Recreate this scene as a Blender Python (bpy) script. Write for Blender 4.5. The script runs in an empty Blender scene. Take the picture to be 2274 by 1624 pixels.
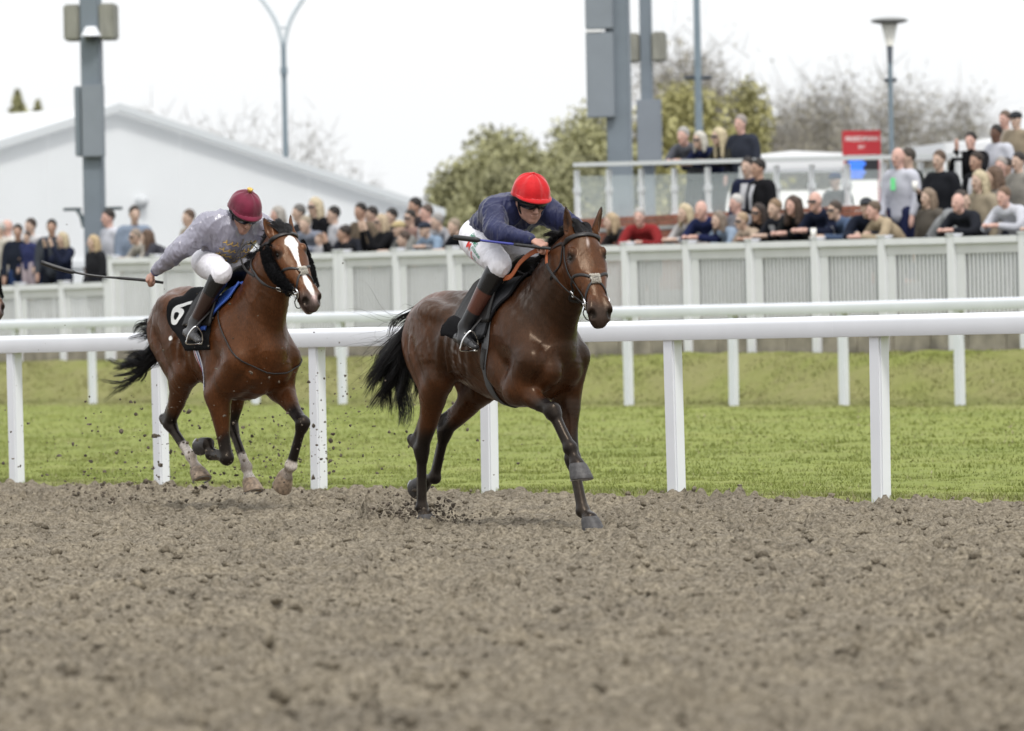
import bpy, bmesh, math, random
import numpy as np
from mathutils import Vector, Matrix
from mathutils.bvhtree import BVHTree
from mathutils.kdtree import KDTree

R = math.radians
rng = np.random.default_rng(7)
random.seed(7)
sc = bpy.context.scene
COL = sc.collection

# ------------------------------------------------------------------ camera
LENS, SENSOR = 200.0, 36.0
CAM_H, CAM_ROLL = 1.12, 1.14
cam_data = bpy.data.cameras.new('camera')
cam_data.lens = LENS
cam_data.sensor_width = SENSOR
cam_data.clip_start, cam_data.clip_end = 0.5, 3000
cam_data.dof.use_dof = True
cam_data.dof.focus_distance = 37.2
cam_data.dof.aperture_fstop = 3.9
cam_data.dof.aperture_blades = 9
cam = bpy.data.objects.new('camera', cam_data)
COL.objects.link(cam)
PITCH = math.atan((812.0 - 757.0) / 12633.0)
cam.matrix_world = (Matrix.Translation((0, 0, CAM_H)) @ Matrix.Rotation(R(90) - PITCH, 4, 'X')
                    @ Matrix.Rotation(R(-CAM_ROLL), 4, 'Z'))
sc.camera = cam

# ------------------------------------------------------------------ sky, sun, exposure
SUN_EL, SUN_AZ = 55.0, 165.0       # degrees; azimuth clockwise from +Y seen from above
world = bpy.data.worlds.new('World')
sc.world = world
world.use_nodes = True
wt = world.node_tree
wt.nodes.clear()
wo = wt.nodes.new('ShaderNodeOutputWorld')
wb = wt.nodes.new('ShaderNodeBackground')
wsky = wt.nodes.new('ShaderNodeTexSky')
wsky.sky_type = 'NISHITA'
wsky.sun_disc = False
wsky.sun_elevation = R(SUN_EL)
wsky.sun_rotation = R(SUN_AZ)
wsky.dust_density = 4.0
wmix = wt.nodes.new('ShaderNodeMix')
wmix.data_type = 'RGBA'
wmix.inputs[0].default_value = 0.9            # a closed bright cloud deck over the blue
# overcast luminance: brighter overhead than at the horizon, as under any cloud deck
wtc = wt.nodes.new('ShaderNodeTexCoord')
wsep = wt.nodes.new('ShaderNodeSeparateXYZ')
wramp = wt.nodes.new('ShaderNodeMapRange')
wramp.inputs[1].default_value, wramp.inputs[2].default_value = 0.0, 1.0
wramp.inputs[3].default_value, wramp.inputs[4].default_value = 6.5, 11.8
wt.links.new(wtc.outputs['Generated'], wsep.inputs[0])
wt.links.new(wsep.outputs['Z'], wramp.inputs[0])
wtint = wt.nodes.new('ShaderNodeMix')
wtint.data_type = 'RGBA'
wtint.blend_type = 'MULTIPLY'
wtint.inputs[0].default_value = 1.0
wtint.inputs[6].default_value = (.985, 1.0, 1.015, 1)
wt.links.new(wramp.outputs[0], wtint.inputs[7])
wt.links.new(wtint.outputs[2], wmix.inputs[7])
wt.links.new(wsky.outputs[0], wmix.inputs[6])
wt.links.new(wmix.outputs[2], wb.inputs[0])
wb.inputs[1].default_value = 0.1
wt.links.new(wb.outputs[0], wo.inputs[0])

sun_data = bpy.data.lights.new('sun', 'SUN')
sun_data.energy = 1.3
sun_data.angle = R(10)
sun_data.color = (1.0, 0.965, 0.91)
sun = bpy.data.objects.new('sun', sun_data)
COL.objects.link(sun)
_az, _el = R(SUN_AZ), R(SUN_EL)
_to_sun = Vector((math.sin(_az) * math.cos(_el), math.cos(_az) * math.cos(_el), math.sin(_el)))
sun.rotation_euler = _to_sun.to_track_quat('Z', 'Y').to_euler()

sc.view_settings.view_transform = 'Standard'
sc.view_settings.look = 'None'
sc.view_settings.exposure = 0.7
sc.view_settings.gamma = 1.0
sc.view_settings.use_curve_mapping = False
sc.render.engine = 'CYCLES'
sc.cycles.max_bounces = 6
sc.cycles.use_denoising = True

# ------------------------------------------------------------------ materials
MATS = {}
def s2l(c):
    return tuple(((v / 255) / 12.92 if v / 255 <= .04045 else ((v / 255 + .055) / 1.055) ** 2.4) for v in c)

def mat(name, col=(.5, .5, .5), rough=.6, spec=.5, metal=0.0, vary=.0, scale=6.0, bump=0.0, bscale=60.0,
        sheen=0.0, attr=None, coat=0.0, trans=0.0, alpha=1.0, emit=None, stretch=None, detail=4.0, bdist=.01):
    """plain principled material; noise-driven colour variation and bump"""
    if name in MATS:
        return MATS[name]
    m = bpy.data.materials.new(name)
    m.use_nodes = True
    nt = m.node_tree
    b = nt.nodes['Principled BSDF']
    N, L = nt.nodes.new, nt.links.new
    b.inputs['Roughness'].default_value = rough
    b.inputs['Specular IOR Level'].default_value = spec
    b.inputs['Metallic'].default_value = metal
    b.inputs['Sheen Weight'].default_value = sheen
    b.inputs['Coat Weight'].default_value = coat
    b.inputs['Transmission Weight'].default_value = trans
    b.inputs['Alpha'].default_value = alpha
    if emit:
        b.inputs['Emission Color'].default_value = (*emit[:3], 1)
        b.inputs['Emission Strength'].default_value = emit[3]
    tc = N('ShaderNodeTexCoord')
    src = tc.outputs['Object']
    if stretch:
        mp = N('ShaderNodeMapping')
        mp.inputs['Scale'].default_value = stretch
        L(src, mp.inputs[0])
        src = mp.outputs[0]
    base = None
    if attr:
        a = N('ShaderNodeAttribute')
        a.attribute_name = attr
        base = a.outputs['Color']
    if vary > 0:
        nz = N('ShaderNodeTexNoise')
        nz.inputs['Scale'].default_value = scale
        nz.inputs['Detail'].default_value = detail
        L(src, nz.inputs['Vector'])
        mr = N('ShaderNodeMapRange')
        mr.inputs[1].default_value, mr.inputs[2].default_value = .3, .7
        mr.inputs[3].default_value, mr.inputs[4].default_value = 1 - vary, 1 + vary
        L(nz.outputs[0], mr.inputs[0])
        mx = N('ShaderNodeMix')
        mx.data_type = 'RGBA'
        mx.blend_type = 'MULTIPLY'
        mx.inputs[0].default_value = 1
        if base is not None:
            L(base, mx.inputs[6])
        else:
            mx.inputs[6].default_value = (*col, 1)
        L(mr.outputs[0], mx.inputs[7])
        base = mx.outputs[2]
    if base is not None:
        L(base, b.inputs['Base Color'])
    else:
        b.inputs['Base Color'].default_value = (*col, 1)
    if bump > 0:
        nb = N('ShaderNodeTexNoise')
        nb.inputs['Scale'].default_value = bscale
        nb.inputs['Detail'].default_value = 5
        L(src, nb.inputs['Vector'])
        bp = N('ShaderNodeBump')
        bp.inputs['Strength'].default_value = bump
        bp.inputs['Distance'].default_value = bdist
        L(nb.outputs[0], bp.inputs['Height'])
        L(bp.outputs[0], b.inputs['Normal'])
    MATS[name] = m
    return m

# ------------------------------------------------------------------ object helpers
def tag(o, label=None, cat=None, group=None, kind=None):
    if label: o['label'] = label
    if cat: o['category'] = cat
    if group: o['group'] = group
    if kind: o['kind'] = kind
    return o

def link(name, me, m=None, parent=None, loc=None, rotz=None):
    o = bpy.data.objects.new(name, me)
    COL.objects.link(o)
    if m is not None:
        if len(me.materials) == 0:
            me.materials.append(m)
        else:
            o.material_slots[0].link = 'OBJECT'
            o.material_slots[0].material = m
    if parent is not None: o.parent = parent
    if loc is not None: o.location = loc
    if rotz is not None: o.rotation_euler = (0, 0, rotz)
    return o

def empty(name, loc=(0, 0, 0), rotz=0.0):
    o = bpy.data.objects.new(name, None)
    COL.objects.link(o)
    o.location = loc
    o.rotation_euler = (0, 0, rotz)
    o.empty_display_size = .2
    return o

def np_mesh(name, V, Fq, smooth=True, cols=None):
    """mesh from an (n,3) array and an (m,3) or (m,4) array of faces"""
    V = np.ascontiguousarray(V, np.float32)
    Fq = np.ascontiguousarray(Fq, np.int32)
    me = bpy.data.meshes.new(name)
    me.vertices.add(len(V))
    me.vertices.foreach_set('co', V.ravel())
    k = Fq.shape[1]
    me.loops.add(Fq.size)
    me.loops.foreach_set('vertex_index', Fq.ravel())
    me.polygons.add(len(Fq))
    me.polygons.foreach_set('loop_start', np.arange(0, Fq.size, k, dtype=np.int32))
    me.polygons.foreach_set('use_smooth', np.full(len(Fq), smooth, bool))
    me.update(calc_edges=True)
    me.validate()
    if cols is not None:
        set_col(me, cols)
    return me

def set_col(me, cols):
    c = np.ones((len(me.vertices), 4), np.float32)
    c[:, :3] = cols
    at = me.color_attributes.new('Col', 'FLOAT_COLOR', 'POINT')
    at.data.foreach_set('color', c.ravel())

def bm_mesh(name, bm, smooth=False):
    me = bpy.data.meshes.new(name)
    bmesh.ops.recalc_face_normals(bm, faces=bm.faces)
    bm.to_mesh(me)
    bm.free()
    if smooth:
        me.polygons.foreach_set('use_smooth', np.ones(len(me.polygons), bool))
    return me

def box(bm, lo, hi, bev=0.0):
    c = [(a + b) / 2 for a, b in zip(lo, hi)]
    s = [b - a for a, b in zip(lo, hi)]
    r = bmesh.ops.create_cube(bm, size=1.0, matrix=Matrix.Translation(c) @ Matrix.Diagonal((*s, 1)))
    if bev > 0:
        es = list({e for v in r['verts'] for e in v.link_edges})
        bmesh.ops.bevel(bm, geom=es, offset=bev, segments=2, affect='EDGES')

def tube_arrays(pts, rad, n=8, cap=True, flat=None):
    """swept tube through pts; rad scalar/list; flat=(side vector, half width, half thickness) for straps"""
    P = np.asarray(pts, float)
    m = len(P)
    rad = np.broadcast_to(np.asarray(rad, float), (m,))
    T = np.gradient(P, axis=0)
    T /= np.linalg.norm(T, axis=1)[:, None] + 1e-9
    ref = np.array([0, 0, 1.0]) if abs(T[0][2]) < .9 else np.array([1.0, 0, 0])
    V = []
    a = np.arange(n) * 2 * np.pi / n
    for i in range(m):
        s = ref - T[i] * (ref @ T[i])
        s /= np.linalg.norm(s) + 1e-9
        ref = s
        u = np.cross(T[i], s)
        V.append(P[i] + rad[i] * (np.cos(a)[:, None] * s + np.sin(a)[:, None] * u))
    V = np.concatenate(V)
    F = []
    for i in range(m - 1):
        for j in range(n):
            F.append((i * n + j, i * n + (j + 1) % n, (i + 1) * n + (j + 1) % n, (i + 1) * n + j))
    if cap:
        for base, sgn in ((0, -1), ((m - 1) * n, 1)):
            c = len(V)
            V = np.vstack([V, V[base:base + n].mean(0)])
            for j in range(n):
                q = (base + j, base + (j + 1) % n, c, c)
                F.append(q)
    return V, F

def tube_mesh(name, pts, rad, n=8, cap=True):
    V, F = tube_arrays(pts, rad, n, cap)
    me = bpy.data.meshes.new(name)
    me.from_pydata([tuple(v) for v in V], [], [tuple(dict.fromkeys(f)) for f in F])
    me.polygons.foreach_set('use_smooth', np.ones(len(me.polygons), bool))
    me.update()
    return me

def ribbon_mesh(name, pts, nrm, width, thick):
    """flat strap: pts centre line, nrm outward normals, rectangular section standing on the surface"""
    P = np.asarray(pts, float)
    Nn = np.asarray(nrm, float)
    T = np.gradient(P, axis=0)
    T /= np.linalg.norm(T, axis=1)[:, None] + 1e-9
    Nn = Nn - T * (Nn * T).sum(1)[:, None]
    Nn /= np.linalg.norm(Nn, axis=1)[:, None] + 1e-9
    S = np.cross(T, Nn)
    w = np.broadcast_to(np.asarray(width, float), (len(P),))[:, None] / 2
    th = thick
    prof = [(-1, 0), (-1, .7), (-.75, 1), (.75, 1), (1, .7), (1, 0)]
    V = np.stack([P + S * w * a + Nn * th * b for a, b in prof], 1).reshape(-1, 3)
    n = len(prof)
    F = [(i * n + j, i * n + (j + 1) % n, (i + 1) * n + (j + 1) % n, (i + 1) * n + j)
         for i in range(len(P) - 1) for j in range(n)]
    me = np_mesh(name, V, np.array(F), smooth=True)
    return me

def copy_tree(o, parent=None):
    c = o.copy()
    COL.objects.link(c)
    if parent is not None: c.parent = parent
    for ch in list(o.children):
        copy_tree(ch, c)
    return c

# ------------------------------------------------------------------ modelling with distance fields
def catmull(P, per=6):
    P = np.asarray(P, float)
    if len(P) < 3:
        t = np.linspace(0, 1, per + 1)[:, None]
        return P[0] * (1 - t) + P[-1] * t
    Q = np.vstack([2 * P[0] - P[1], P, 2 * P[-1] - P[-2]])
    out = []
    for i in range(1, len(Q) - 2):
        p0, p1, p2, p3 = Q[i - 1], Q[i], Q[i + 1], Q[i + 2]
        for t in np.linspace(0, 1, per, endpoint=False):
            out.append(.5 * ((2 * p1) + (-p0 + p2) * t + (2 * p0 - 5 * p1 + 4 * p2 - p3) * t * t
                             + (-p0 + 3 * p1 - 3 * p2 + p3) * t ** 3))
    out.append(Q[-2])
    return np.array(out)

class Field:
    def __init__(s, lo, hi, h):
        s.lo, s.h = np.array(lo, float), h
        s.n = np.ceil((np.array(hi, float) - s.lo) / h).astype(int) + 1
        s.a = np.full(s.n, .5, np.float32)
    def sl(s, lo, hi):
        i0 = np.clip(np.floor((np.asarray(lo) - s.lo) / s.h).astype(int), 0, s.n)
        i1 = np.clip(np.ceil((np.asarray(hi) - s.lo) / s.h).astype(int) + 1, 0, s.n)
        return tuple(slice(a, b) for a, b in zip(i0, i1)), i0, i1
    def co(s, i0, i1):
        ax = [(s.lo[k] + s.h * np.arange(i0[k], i1[k])).astype(np.float32) for k in range(3)]
        return ax[0][:, None, None], ax[1][None, :, None], ax[2][None, None, :]
    def put(s, sl, d, k, sub=False):
        a = s.a[sl]
        if sub:
            b = -d
            if k > 0:
                h = np.maximum(k - np.abs(a - b), 0) / k
                s.a[sl] = np.maximum(a, b) + h * h * k * .25
            else:
                s.a[sl] = np.maximum(a, b)
        elif k > 0:
            h = np.maximum(k - np.abs(a - d), 0) / k
            s.a[sl] = np.minimum(a, d) - h * h * k * .25
        else:
            s.a[sl] = np.minimum(a, d)
    def chain(s, pts, rad, k=.03, side=(0, 1, 0), per=5, sub=False, wr=None):
        """limb: spline through pts, section half-axes rad = r | (w,h) | (w,front,back)"""
        rr = np.array([(r, r, r) if np.isscalar(r) else ((r[0], r[1], r[1]) if len(r) == 2 else r) for r in rad], float)
        M = catmull(np.hstack([np.asarray(pts, float), rr]), per)
        Pp, Q = M[:, :3], np.maximum(M[:, 3:], .002)
        side = np.asarray(side, float)
        m = Q.max() + k + .03
        sl, i0, i1 = s.sl(Pp.min(0) - m, Pp.max(0) + m)
        if any(i1 - i0 <= 0): return
        tmp = np.full(i1 - i0, .5, np.float32)
        acc = 0.0
        for i in range(len(Pp) - 1):
            p0, p1, q0, q1 = Pp[i], Pp[i + 1], Q[i], Q[i + 1]
            dv = p1 - p0
            ln = np.linalg.norm(dv)
            if ln < 1e-6: continue
            mm = max(q0.max(), q1.max()) + k + .02
            sg, j0, j1 = s.sl(np.minimum(p0, p1) - mm, np.maximum(p0, p1) + mm)
            if any(j1 - j0 <= 0): continue
            X, Y, Z = s.co(j0, j1)
            t_ = dv / ln
            sd = side - t_ * (side @ t_)
            sd /= np.linalg.norm(sd) + 1e-9
            up = np.cross(t_, sd)
            qx, qy, qz = X - p0[0], Y - p0[1], Z - p0[2]
            ax = qx * t_[0] + qy * t_[1] + qz * t_[2]
            t = np.clip(ax / ln, 0, 1)
            e = ax - t * ln
            A = qx * sd[0] + qy * sd[1] + qz * sd[2]
            B = qx * up[0] + qy * up[1] + qz * up[2]
            w = q0[0] + (q1[0] - q0[0]) * t
            hh = np.where(B > 0, q0[1] + (q1[1] - q0[1]) * t, q0[2] + (q1[2] - q0[2]) * t)
            if wr is not None:                       # cloth wrinkles: (amp, wavelength, twist, seed)
                amp, wl, tw, sd0 = wr
                ang = np.arctan2(B, A)
                ph = (acc + t * ln) / wl * 6.283 + tw * np.sin(ang + sd0) + 1.7 * np.sin(2 * ang + sd0 * 2.3)
                ph2 = (acc + t * ln) / (wl * .43) * 6.283 - 1.3 * tw * np.cos(ang * 2 + sd0 * 1.7)
                f = amp * (np.sin(ph) + .5 * np.sin(ph2))
                w = w + f
                hh = hh + f
            mn = min(q0.min(), q1.min())
            k1 = np.sqrt((A / w) ** 2 + (B / hh) ** 2 + (e / mn) ** 2)
            k2 = np.sqrt((A / w ** 2) ** 2 + (B / hh ** 2) ** 2 + (e / mn ** 2) ** 2) + 1e-6
            d = k1 * (k1 - 1) / k2
            o = tuple(slice(a - b, c - b) for a, c, b in zip(j0, j1, i0))
            tmp[o] = np.minimum(tmp[o], d)
            acc += ln
        s.put(sl, tmp, k, sub)
    def ell(s, c, r, k=.02, axes=None, sub=False):
        """ellipsoid, axes = rows of an orthonormal basis"""
        c, r = np.asarray(c, float), np.asarray(r, float) * np.ones(3)
        A = np.eye(3) if axes is None else np.asarray(axes, float)
        m = r.max() + k + .02
        sl, i0, i1 = s.sl(c - m, c + m)
        if any(i1 - i0 <= 0): return
        X, Y, Z = s.co(i0, i1)
        q = (X - c[0], Y - c[1], Z - c[2])
        k1 = k2 = 0
        for i in range(3):
            v = q[0] * A[i, 0] + q[1] * A[i, 1] + q[2] * A[i, 2]
            k1 = k1 + (v / r[i]) ** 2
            k2 = k2 + (v / r[i] ** 2) ** 2
        k1, k2 = np.sqrt(k1), np.sqrt(k2) + 1e-6
        s.put(sl, k1 * (k1 - 1) / k2, k, sub)
    def cut(s, c, n):
        """remove everything on the +n side of the plane through c"""
        X, Y, Z = s.co(np.zeros(3, int), s.n)
        n = np.asarray(n, float) / np.linalg.norm(n)
        d = (X - c[0]) * n[0] + (Y - c[1]) * n[1] + (Z - c[2]) * n[2]
        s.a = np.maximum(s.a, d.astype(np.float32))
    def mesh(s, smooth=2):
        a = s.a
        a[0], a[-1] = .5, .5
        a[:, 0], a[:, -1] = .5, .5
        a[:, :, 0], a[:, :, -1] = .5, .5
        g = a < 0
        n = s.n
        c = np.zeros(n - 1, np.int8)
        for i in (0, 1):
            for j in (0, 1):
                for k in (0, 1):
                    c += g[i:n[0] - 1 + i, j:n[1] - 1 + j, k:n[2] - 1 + k]
        act = (c > 0) & (c < 8)
        idx = np.argwhere(act)
        ids = np.full(act.shape, -1, np.int64)
        ids[act] = np.arange(len(idx))
        sm = np.zeros((len(idx), 3)); ct = np.zeros(len(idx))
        cor = [(i, j, k) for i in (0, 1) for j in (0, 1) for k in (0, 1)]
        for p in cor:
            for ax in range(3):
                if p[ax]: continue
                q = list(p); q[ax] = 1
                va = a[idx[:, 0] + p[0], idx[:, 1] + p[1], idx[:, 2] + p[2]]
                vb = a[idx[:, 0] + q[0], idx[:, 1] + q[1], idx[:, 2] + q[2]]
                x = (va < 0) != (vb < 0)
                t = va[x] / (va[x] - vb[x])
                pos = np.tile(np.array(p, float), (x.sum(), 1))
                pos[:, ax] += t
                sm[x] += pos; ct[x] += 1
        V = (idx + sm / ct[:, None]) * s.h + s.lo
        Fs = []
        for ax in range(3):
            b, cc = [(1, 2), (2, 0), (0, 1)][ax]
            s0 = [slice(None)] * 3; s1 = [slice(None)] * 3
            s0[ax] = slice(0, -1); s1[ax] = slice(1, None)
            df = g[tuple(s0)] != g[tuple(s1)]
            e = np.argwhere(df)
            e = e[(e[:, b] > 0) & (e[:, cc] > 0) & (e[:, b] < n[b] - 1) & (e[:, cc] < n[cc] - 1)]
            ins = g[e[:, 0], e[:, 1], e[:, 2]]
            def cid(db, dc):
                q = e.copy(); q[:, b] -= db; q[:, cc] -= dc
                return ids[q[:, 0], q[:, 1], q[:, 2]]
            quad = np.stack([cid(1, 1), cid(0, 1), cid(0, 0), cid(1, 0)], 1)
            quad[~ins] = quad[~ins][:, ::-1]
            Fs.append(quad)
        Fq = np.concatenate(Fs)
        Fq = Fq[(Fq >= 0).all(1)]
        if smooth:
            ei = np.concatenate([Fq[:, [0, 1]], Fq[:, [1, 2]], Fq[:, [2, 3]], Fq[:, [3, 0]]])
            ei = np.concatenate([ei, ei[:, ::-1]])
            deg = np.bincount(ei[:, 0], minlength=len(V)).astype(float)
            deg[deg == 0] = 1
            for _ in range(smooth):
                av = np.stack([np.bincount(ei[:, 0], V[ei[:, 1], d], len(V)) for d in range(3)], 1) / deg[:, None]
                V = V + .55 * (av - V)
        return V, Fq

def mirror(p, s):
    return (p[0], p[1] * s, p[2])

def seg_dist(V, pts):
    """distance of every vertex to a polyline, and the arc parameter 0..n-1 of the closest point"""
    best = np.full(len(V), 9.0); par = np.zeros(len(V))
    P = np.asarray(pts, float)
    for i in range(len(P) - 1):
        d = P[i + 1] - P[i]
        t = np.clip(((V - P[i]) @ d) / (d @ d + 1e-9), 0, 1)
        r = np.linalg.norm(V - P[i] - t[:, None] * d, axis=1)
        m = r < best
        best[m] = r[m]; par[m] = i + t[m]
    return best, par

def sstep(a, b, x):
    t = np.clip((x - a) / (b - a), 0, 1)
    return t * t * (3 - 2 * t)

def vnoise(V, f, seed=0):
    """cheap smooth pseudo-noise in -1..1"""
    r = np.random.default_rng(seed)
    o = np.zeros(len(V))
    for i in range(5):
        w = r.normal(size=3); w /= np.linalg.norm(w)
        o += np.sin(V @ w * f * (0.7 + .35 * i) + r.uniform(0, 6.28) + 1.6 * np.sin(V @ r.normal(size=3) * f * .5 + i))
    return o / 5 * 1.4
# ------------------------------------------------------------------ horses
def nrm(v):
    v = np.asarray(v, float)
    return v / np.linalg.norm(v)

class HeadFrame:
    def __init__(s, poll, a, side):
        s.o = np.asarray(poll, float)
        s.a = nrm(a)
        sd = np.asarray(side, float)
        s.s = nrm(sd - s.a * (sd @ s.a))
        s.u = np.cross(s.a, s.s)
    def p(s, t, y, u):
        """t along the head from the poll, y to the horse's left, u towards the face"""
        return s.o + s.a * t + s.s * y + s.u * u

def lerp(a, b, t):
    return np.asarray(a, float) * (1 - t) + np.asarray(b, float) * t

def horse_field(J, h=.0075):
    F = Field((-1.55, -.5, -.06), (1.5, .5, 2.2), h)
    dz = J.get('dz', 0.0)
    cu = J.get('croup_up', 0.0)
    def Z(p): return (p[0], p[1], p[2] + dz + cu * float(sstep(-.15, -.75, p[0])))
    # trunk
    tr = [(-1.00, 1.24, .10, .12, .12), (-.90, 1.25, .19, .185, .19), (-.74, 1.24, .245, .225, .24), (-.55, 1.21, .245, .235, .27),
          (-.36, 1.18, .262, .245, .315), (-.16, 1.155, .27, .26, .36), (.02, 1.15, .255, .31, .395), (.16, 1.15, .23, .33, .39),
          (.30, 1.13, .195, .27, .34), (.40, 1.09, .14, .17, .22)]
    F.chain([Z((x, 0, z)) for x, z, *_ in tr], [(w, u, d) for _, _, w, u, d in tr], k=0, per=5)
    F.chain([Z(p) for p in ((-.5, 0, 1.39), (-.25, 0, 1.395), (-.08, 0, 1.455), (.06, 0, 1.485), (.2, 0, 1.46))],
            [(.05, .05), (.05, .05), (.05, .06), (.05, .065), (.06, .07)], k=.12)
    F.chain([Z(p) for p in ((-1.0, 0, 1.36), (-.84, 0, 1.41), (-.64, 0, 1.425), (-.45, 0, 1.40))],
            [(.05, .05), (.07, .06), (.07, .055), (.05, .05)], k=.1)
    # neck
    hf = J['head']
    pb = hf.p(.03, 0, -.10)
    n0, n3 = np.array(Z((.06, 0, 1.20))), pb
    n1 = lerp(n0, n3, .42) + np.array([.03, 0, -.03])
    n2 = lerp(n0, n3, .74) + np.array([.01, 0, .005])
    F.chain([n0, n1, n2, n3], [(.20, .25, .28), (.155, .215, .275), (.118, .17, .20), (.09, .11, .135)], k=.08, per=7)
    # neck muscles: crest, brachiocephalic band and windpipe
    for s in (-1, 1):
        F.chain([Z((.33, .12 * s, 1.08)), lerp(n0, n3, .42) + np.array([.09, .075 * s, -.10]), lerp(n0, n3, .78) + np.array([.055, .062 * s, -.05])],
                [.075, .058, .04], k=.035)
    # head
    P = hf.p
    hd = [(-.02, -.075, .07, .055, .09), (.05, -.07, .09, .068, .11), (.12, -.065, .115, .068, .15), (.20, -.06, .116, .060, .175), (.29, -.058, .10, .054, .155),
          (.38, -.058, .080, .050, .12), (.46, -.06, .066, .046, .09), (.54, -.065, .062, .046, .07), (.60, -.075, .056, .036, .058), (.628, -.085, .04, .024, .04)]
    F.chain([P(t, 0, u) for t, u, *_ in hd], [(w, a, b) for _, _, w, a, b in hd], k=.05, side=hf.s, per=5)
    ax = np.array([hf.a, hf.s, hf.u])
    for s in (-1, 1):
        F.ell(P(.205, .078 * s, -.135), (.12, .038, .105), k=.03, axes=ax)          # cheek
        F.chain([P(.135, .098 * s, -.024), P(.205, .106 * s, -.066), P(.36, .080 * s, -.078)], [.013, .014, .011], k=.022)   # brow and facial crest
        F.ell(P(.142, .106 * s, -.022), (.028, .012, .018), k=.03, axes=ax)
        F.ell(P(.172, .132 * s, -.042), (.030, .022, .021), k=.010, axes=ax, sub=True)   # eye socket
        F.chain([P(.48, .048 * s, -.032), P(.55, .057 * s, -.04), P(.595, .05 * s, -.062)], [.018, .026, .02], k=.025)  # nostril wing
        na = np.array([nrm(hf.a * .85 - hf.u * .5), hf.s, nrm(np.cross(nrm(hf.a * .85 - hf.u * .5), hf.s))])
        F.ell(P(.585, .060 * s, -.036), (.034, .019, .026), k=.010, axes=na, sub=True)
        F.chain([P(.50, .072 * s, -.11), P(.55, .064 * s, -.114), P(.61, .045 * s, -.12)], [.006, .006, .006], k=.008, sub=True)   # lips
        # ears
        eb, ed = P(.012, .080 * s, -.05), nrm(J['ear'][0 if s < 0 else 1])
        el = J.get('ear_len', .17)
        fw = hf.u * .55 + hf.s * s * .8
        fw = nrm(fw - ed * (fw @ ed))
        sd = np.cross(ed, fw)
        F.chain([eb, eb + ed * el * .35, eb + ed * el * .72, eb + ed * el], [(.030, .032), (.036, .024), (.026, .016), (.006, .006)], k=.015, side=sd)
        F.chain([eb + ed * el * .2 + fw * .03, eb + ed * el * .5 + fw * .026, eb + ed * el * .85 + fw * .016], [(.014, .02), (.02, .022), (.008, .012)], k=.006, side=sd, sub=True)
    F.chain([P(.46, 0, -.13), P(.55, 0, -.142), P(.605, 0, -.135)], [(.042, .034), (.045, .034), (.034, .024)], k=.022, side=hf.s)    # chin
    F.chain([P(.18, 0, -.20), P(.38, 0, -.135)], [(.022, .03), (.014, .02)], k=.02, side=hf.s, sub=True)   # groove between jaw bones
    # fore legs
    for s, nm in ((-1, 'RF'), (1, 'LF')):
        q = J[nm]
        sh, el_, kn, fe, co = q['shoulder'], q['elbow'], q['knee'], q['fet'], q['cor']
        F.chain([Z((.0, .10 * s, 1.40)), Z((.14, .165 * s, 1.26)), sh], [(.05, .10), (.07, .115), (.08, .10)], k=.08)          # shoulder blade
        F.chain([sh, lerp(sh, el_, .5), el_], [(.08, .10), (.085, .11), (.075, .10)], k=.05)
        F.chain([Z((-.03, .19 * s, 1.22)), lerp(Z((-.0, .215 * s, 1.05)), el_, .35), lerp(el_, kn, .05) + np.array([-.05, .0, .02])], [(.055, .09), (.065, .10), (.05, .06)], k=.03)   # triceps
        F.chain([(sh[0] + .035, .085 * s, sh[2] + .03), (sh[0] + .045, .095 * s, sh[2] - .09), lerp((.24, .09 * s, .86 + dz), el_, .4)], [(.07, .065), (.08, .075), (.07, .06)], k=.03)    # breast muscle
        up = nrm(np.cross(nrm(kn - el_), (0, 1, 0)))
        F.chain([el_, lerp(el_, kn, .22) + up * .012, lerp(el_, kn, .55), lerp(el_, kn, .85), kn],
                [(.082, .095, .10), (.076, .085, .085), (.052, .056, .056), (.044, .045, .047), (.048, .051, .05)], k=.05)
        F.chain([lerp(el_, kn, .05) + up * .05, lerp(el_, kn, .35) + up * .045, lerp(el_, kn, .75) + up * .02], [(.035, .03), (.034, .028), (.014, .013)], k=.022)
        cb = nrm(np.cross(nrm(fe - kn), (0, 1, 0)))
        F.chain([kn, lerp(kn, fe, .12), lerp(kn, fe, .25), lerp(kn, fe, .6), lerp(kn, fe, .86), fe],
                [(.051, .053, .054), (.047, .047, .048), (.034, .034, .039), (.032, .032, .037), (.035, .035, .04), (.044, .043, .052)], k=.015)
        F.ell(lerp(kn, fe, .02) - cb * .052, (.018, .016, .03), k=.03)
        F.chain([lerp(kn, fe, .15) - cb * .034, lerp(kn, fe, .55) - cb * .037, lerp(kn, fe, .97) - cb * .036], [(.014, .012)] * 3, k=.012)   # tendons
        F.chain([fe, lerp(fe, co, .5), co], [(.037, .037, .045), (.032, .032, .036), (.05, .05, .054)], k=.02)
    # hind legs
    for s, nm in ((-1, 'RH'), (1, 'LH')):
        q = J[nm]
        st, hk, ca, fe, co = q['stifle'], q['hock'], q['calc'], q['fet'], q['cor']
        hip = np.array(Z((-.66, .165 * s, 1.28)))
        F.chain([Z((-.50, .17 * s, 1.33)), Z((-.68, .16 * s, 1.37)), Z((-.86, .12 * s, 1.31))], [(.075, .06), (.105, .08), (.08, .07)], k=.04)      # rump
        F.chain([hip, lerp(hip, st, .5), st + np.array([-.03, -.02 * s, .0])], [(.10, .15, .17), (.108, .135, .16), (.078, .082, .10)], k=.055)     # thigh
        F.chain([Z((-.90, .10 * s, 1.28)), Z((-.925, .125 * s, 1.14)), lerp(st, hk, .22) + np.array([-.075, 0, .02])], [(.075, .085), (.088, .095), (.058, .062)], k=.045)   # buttock
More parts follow.
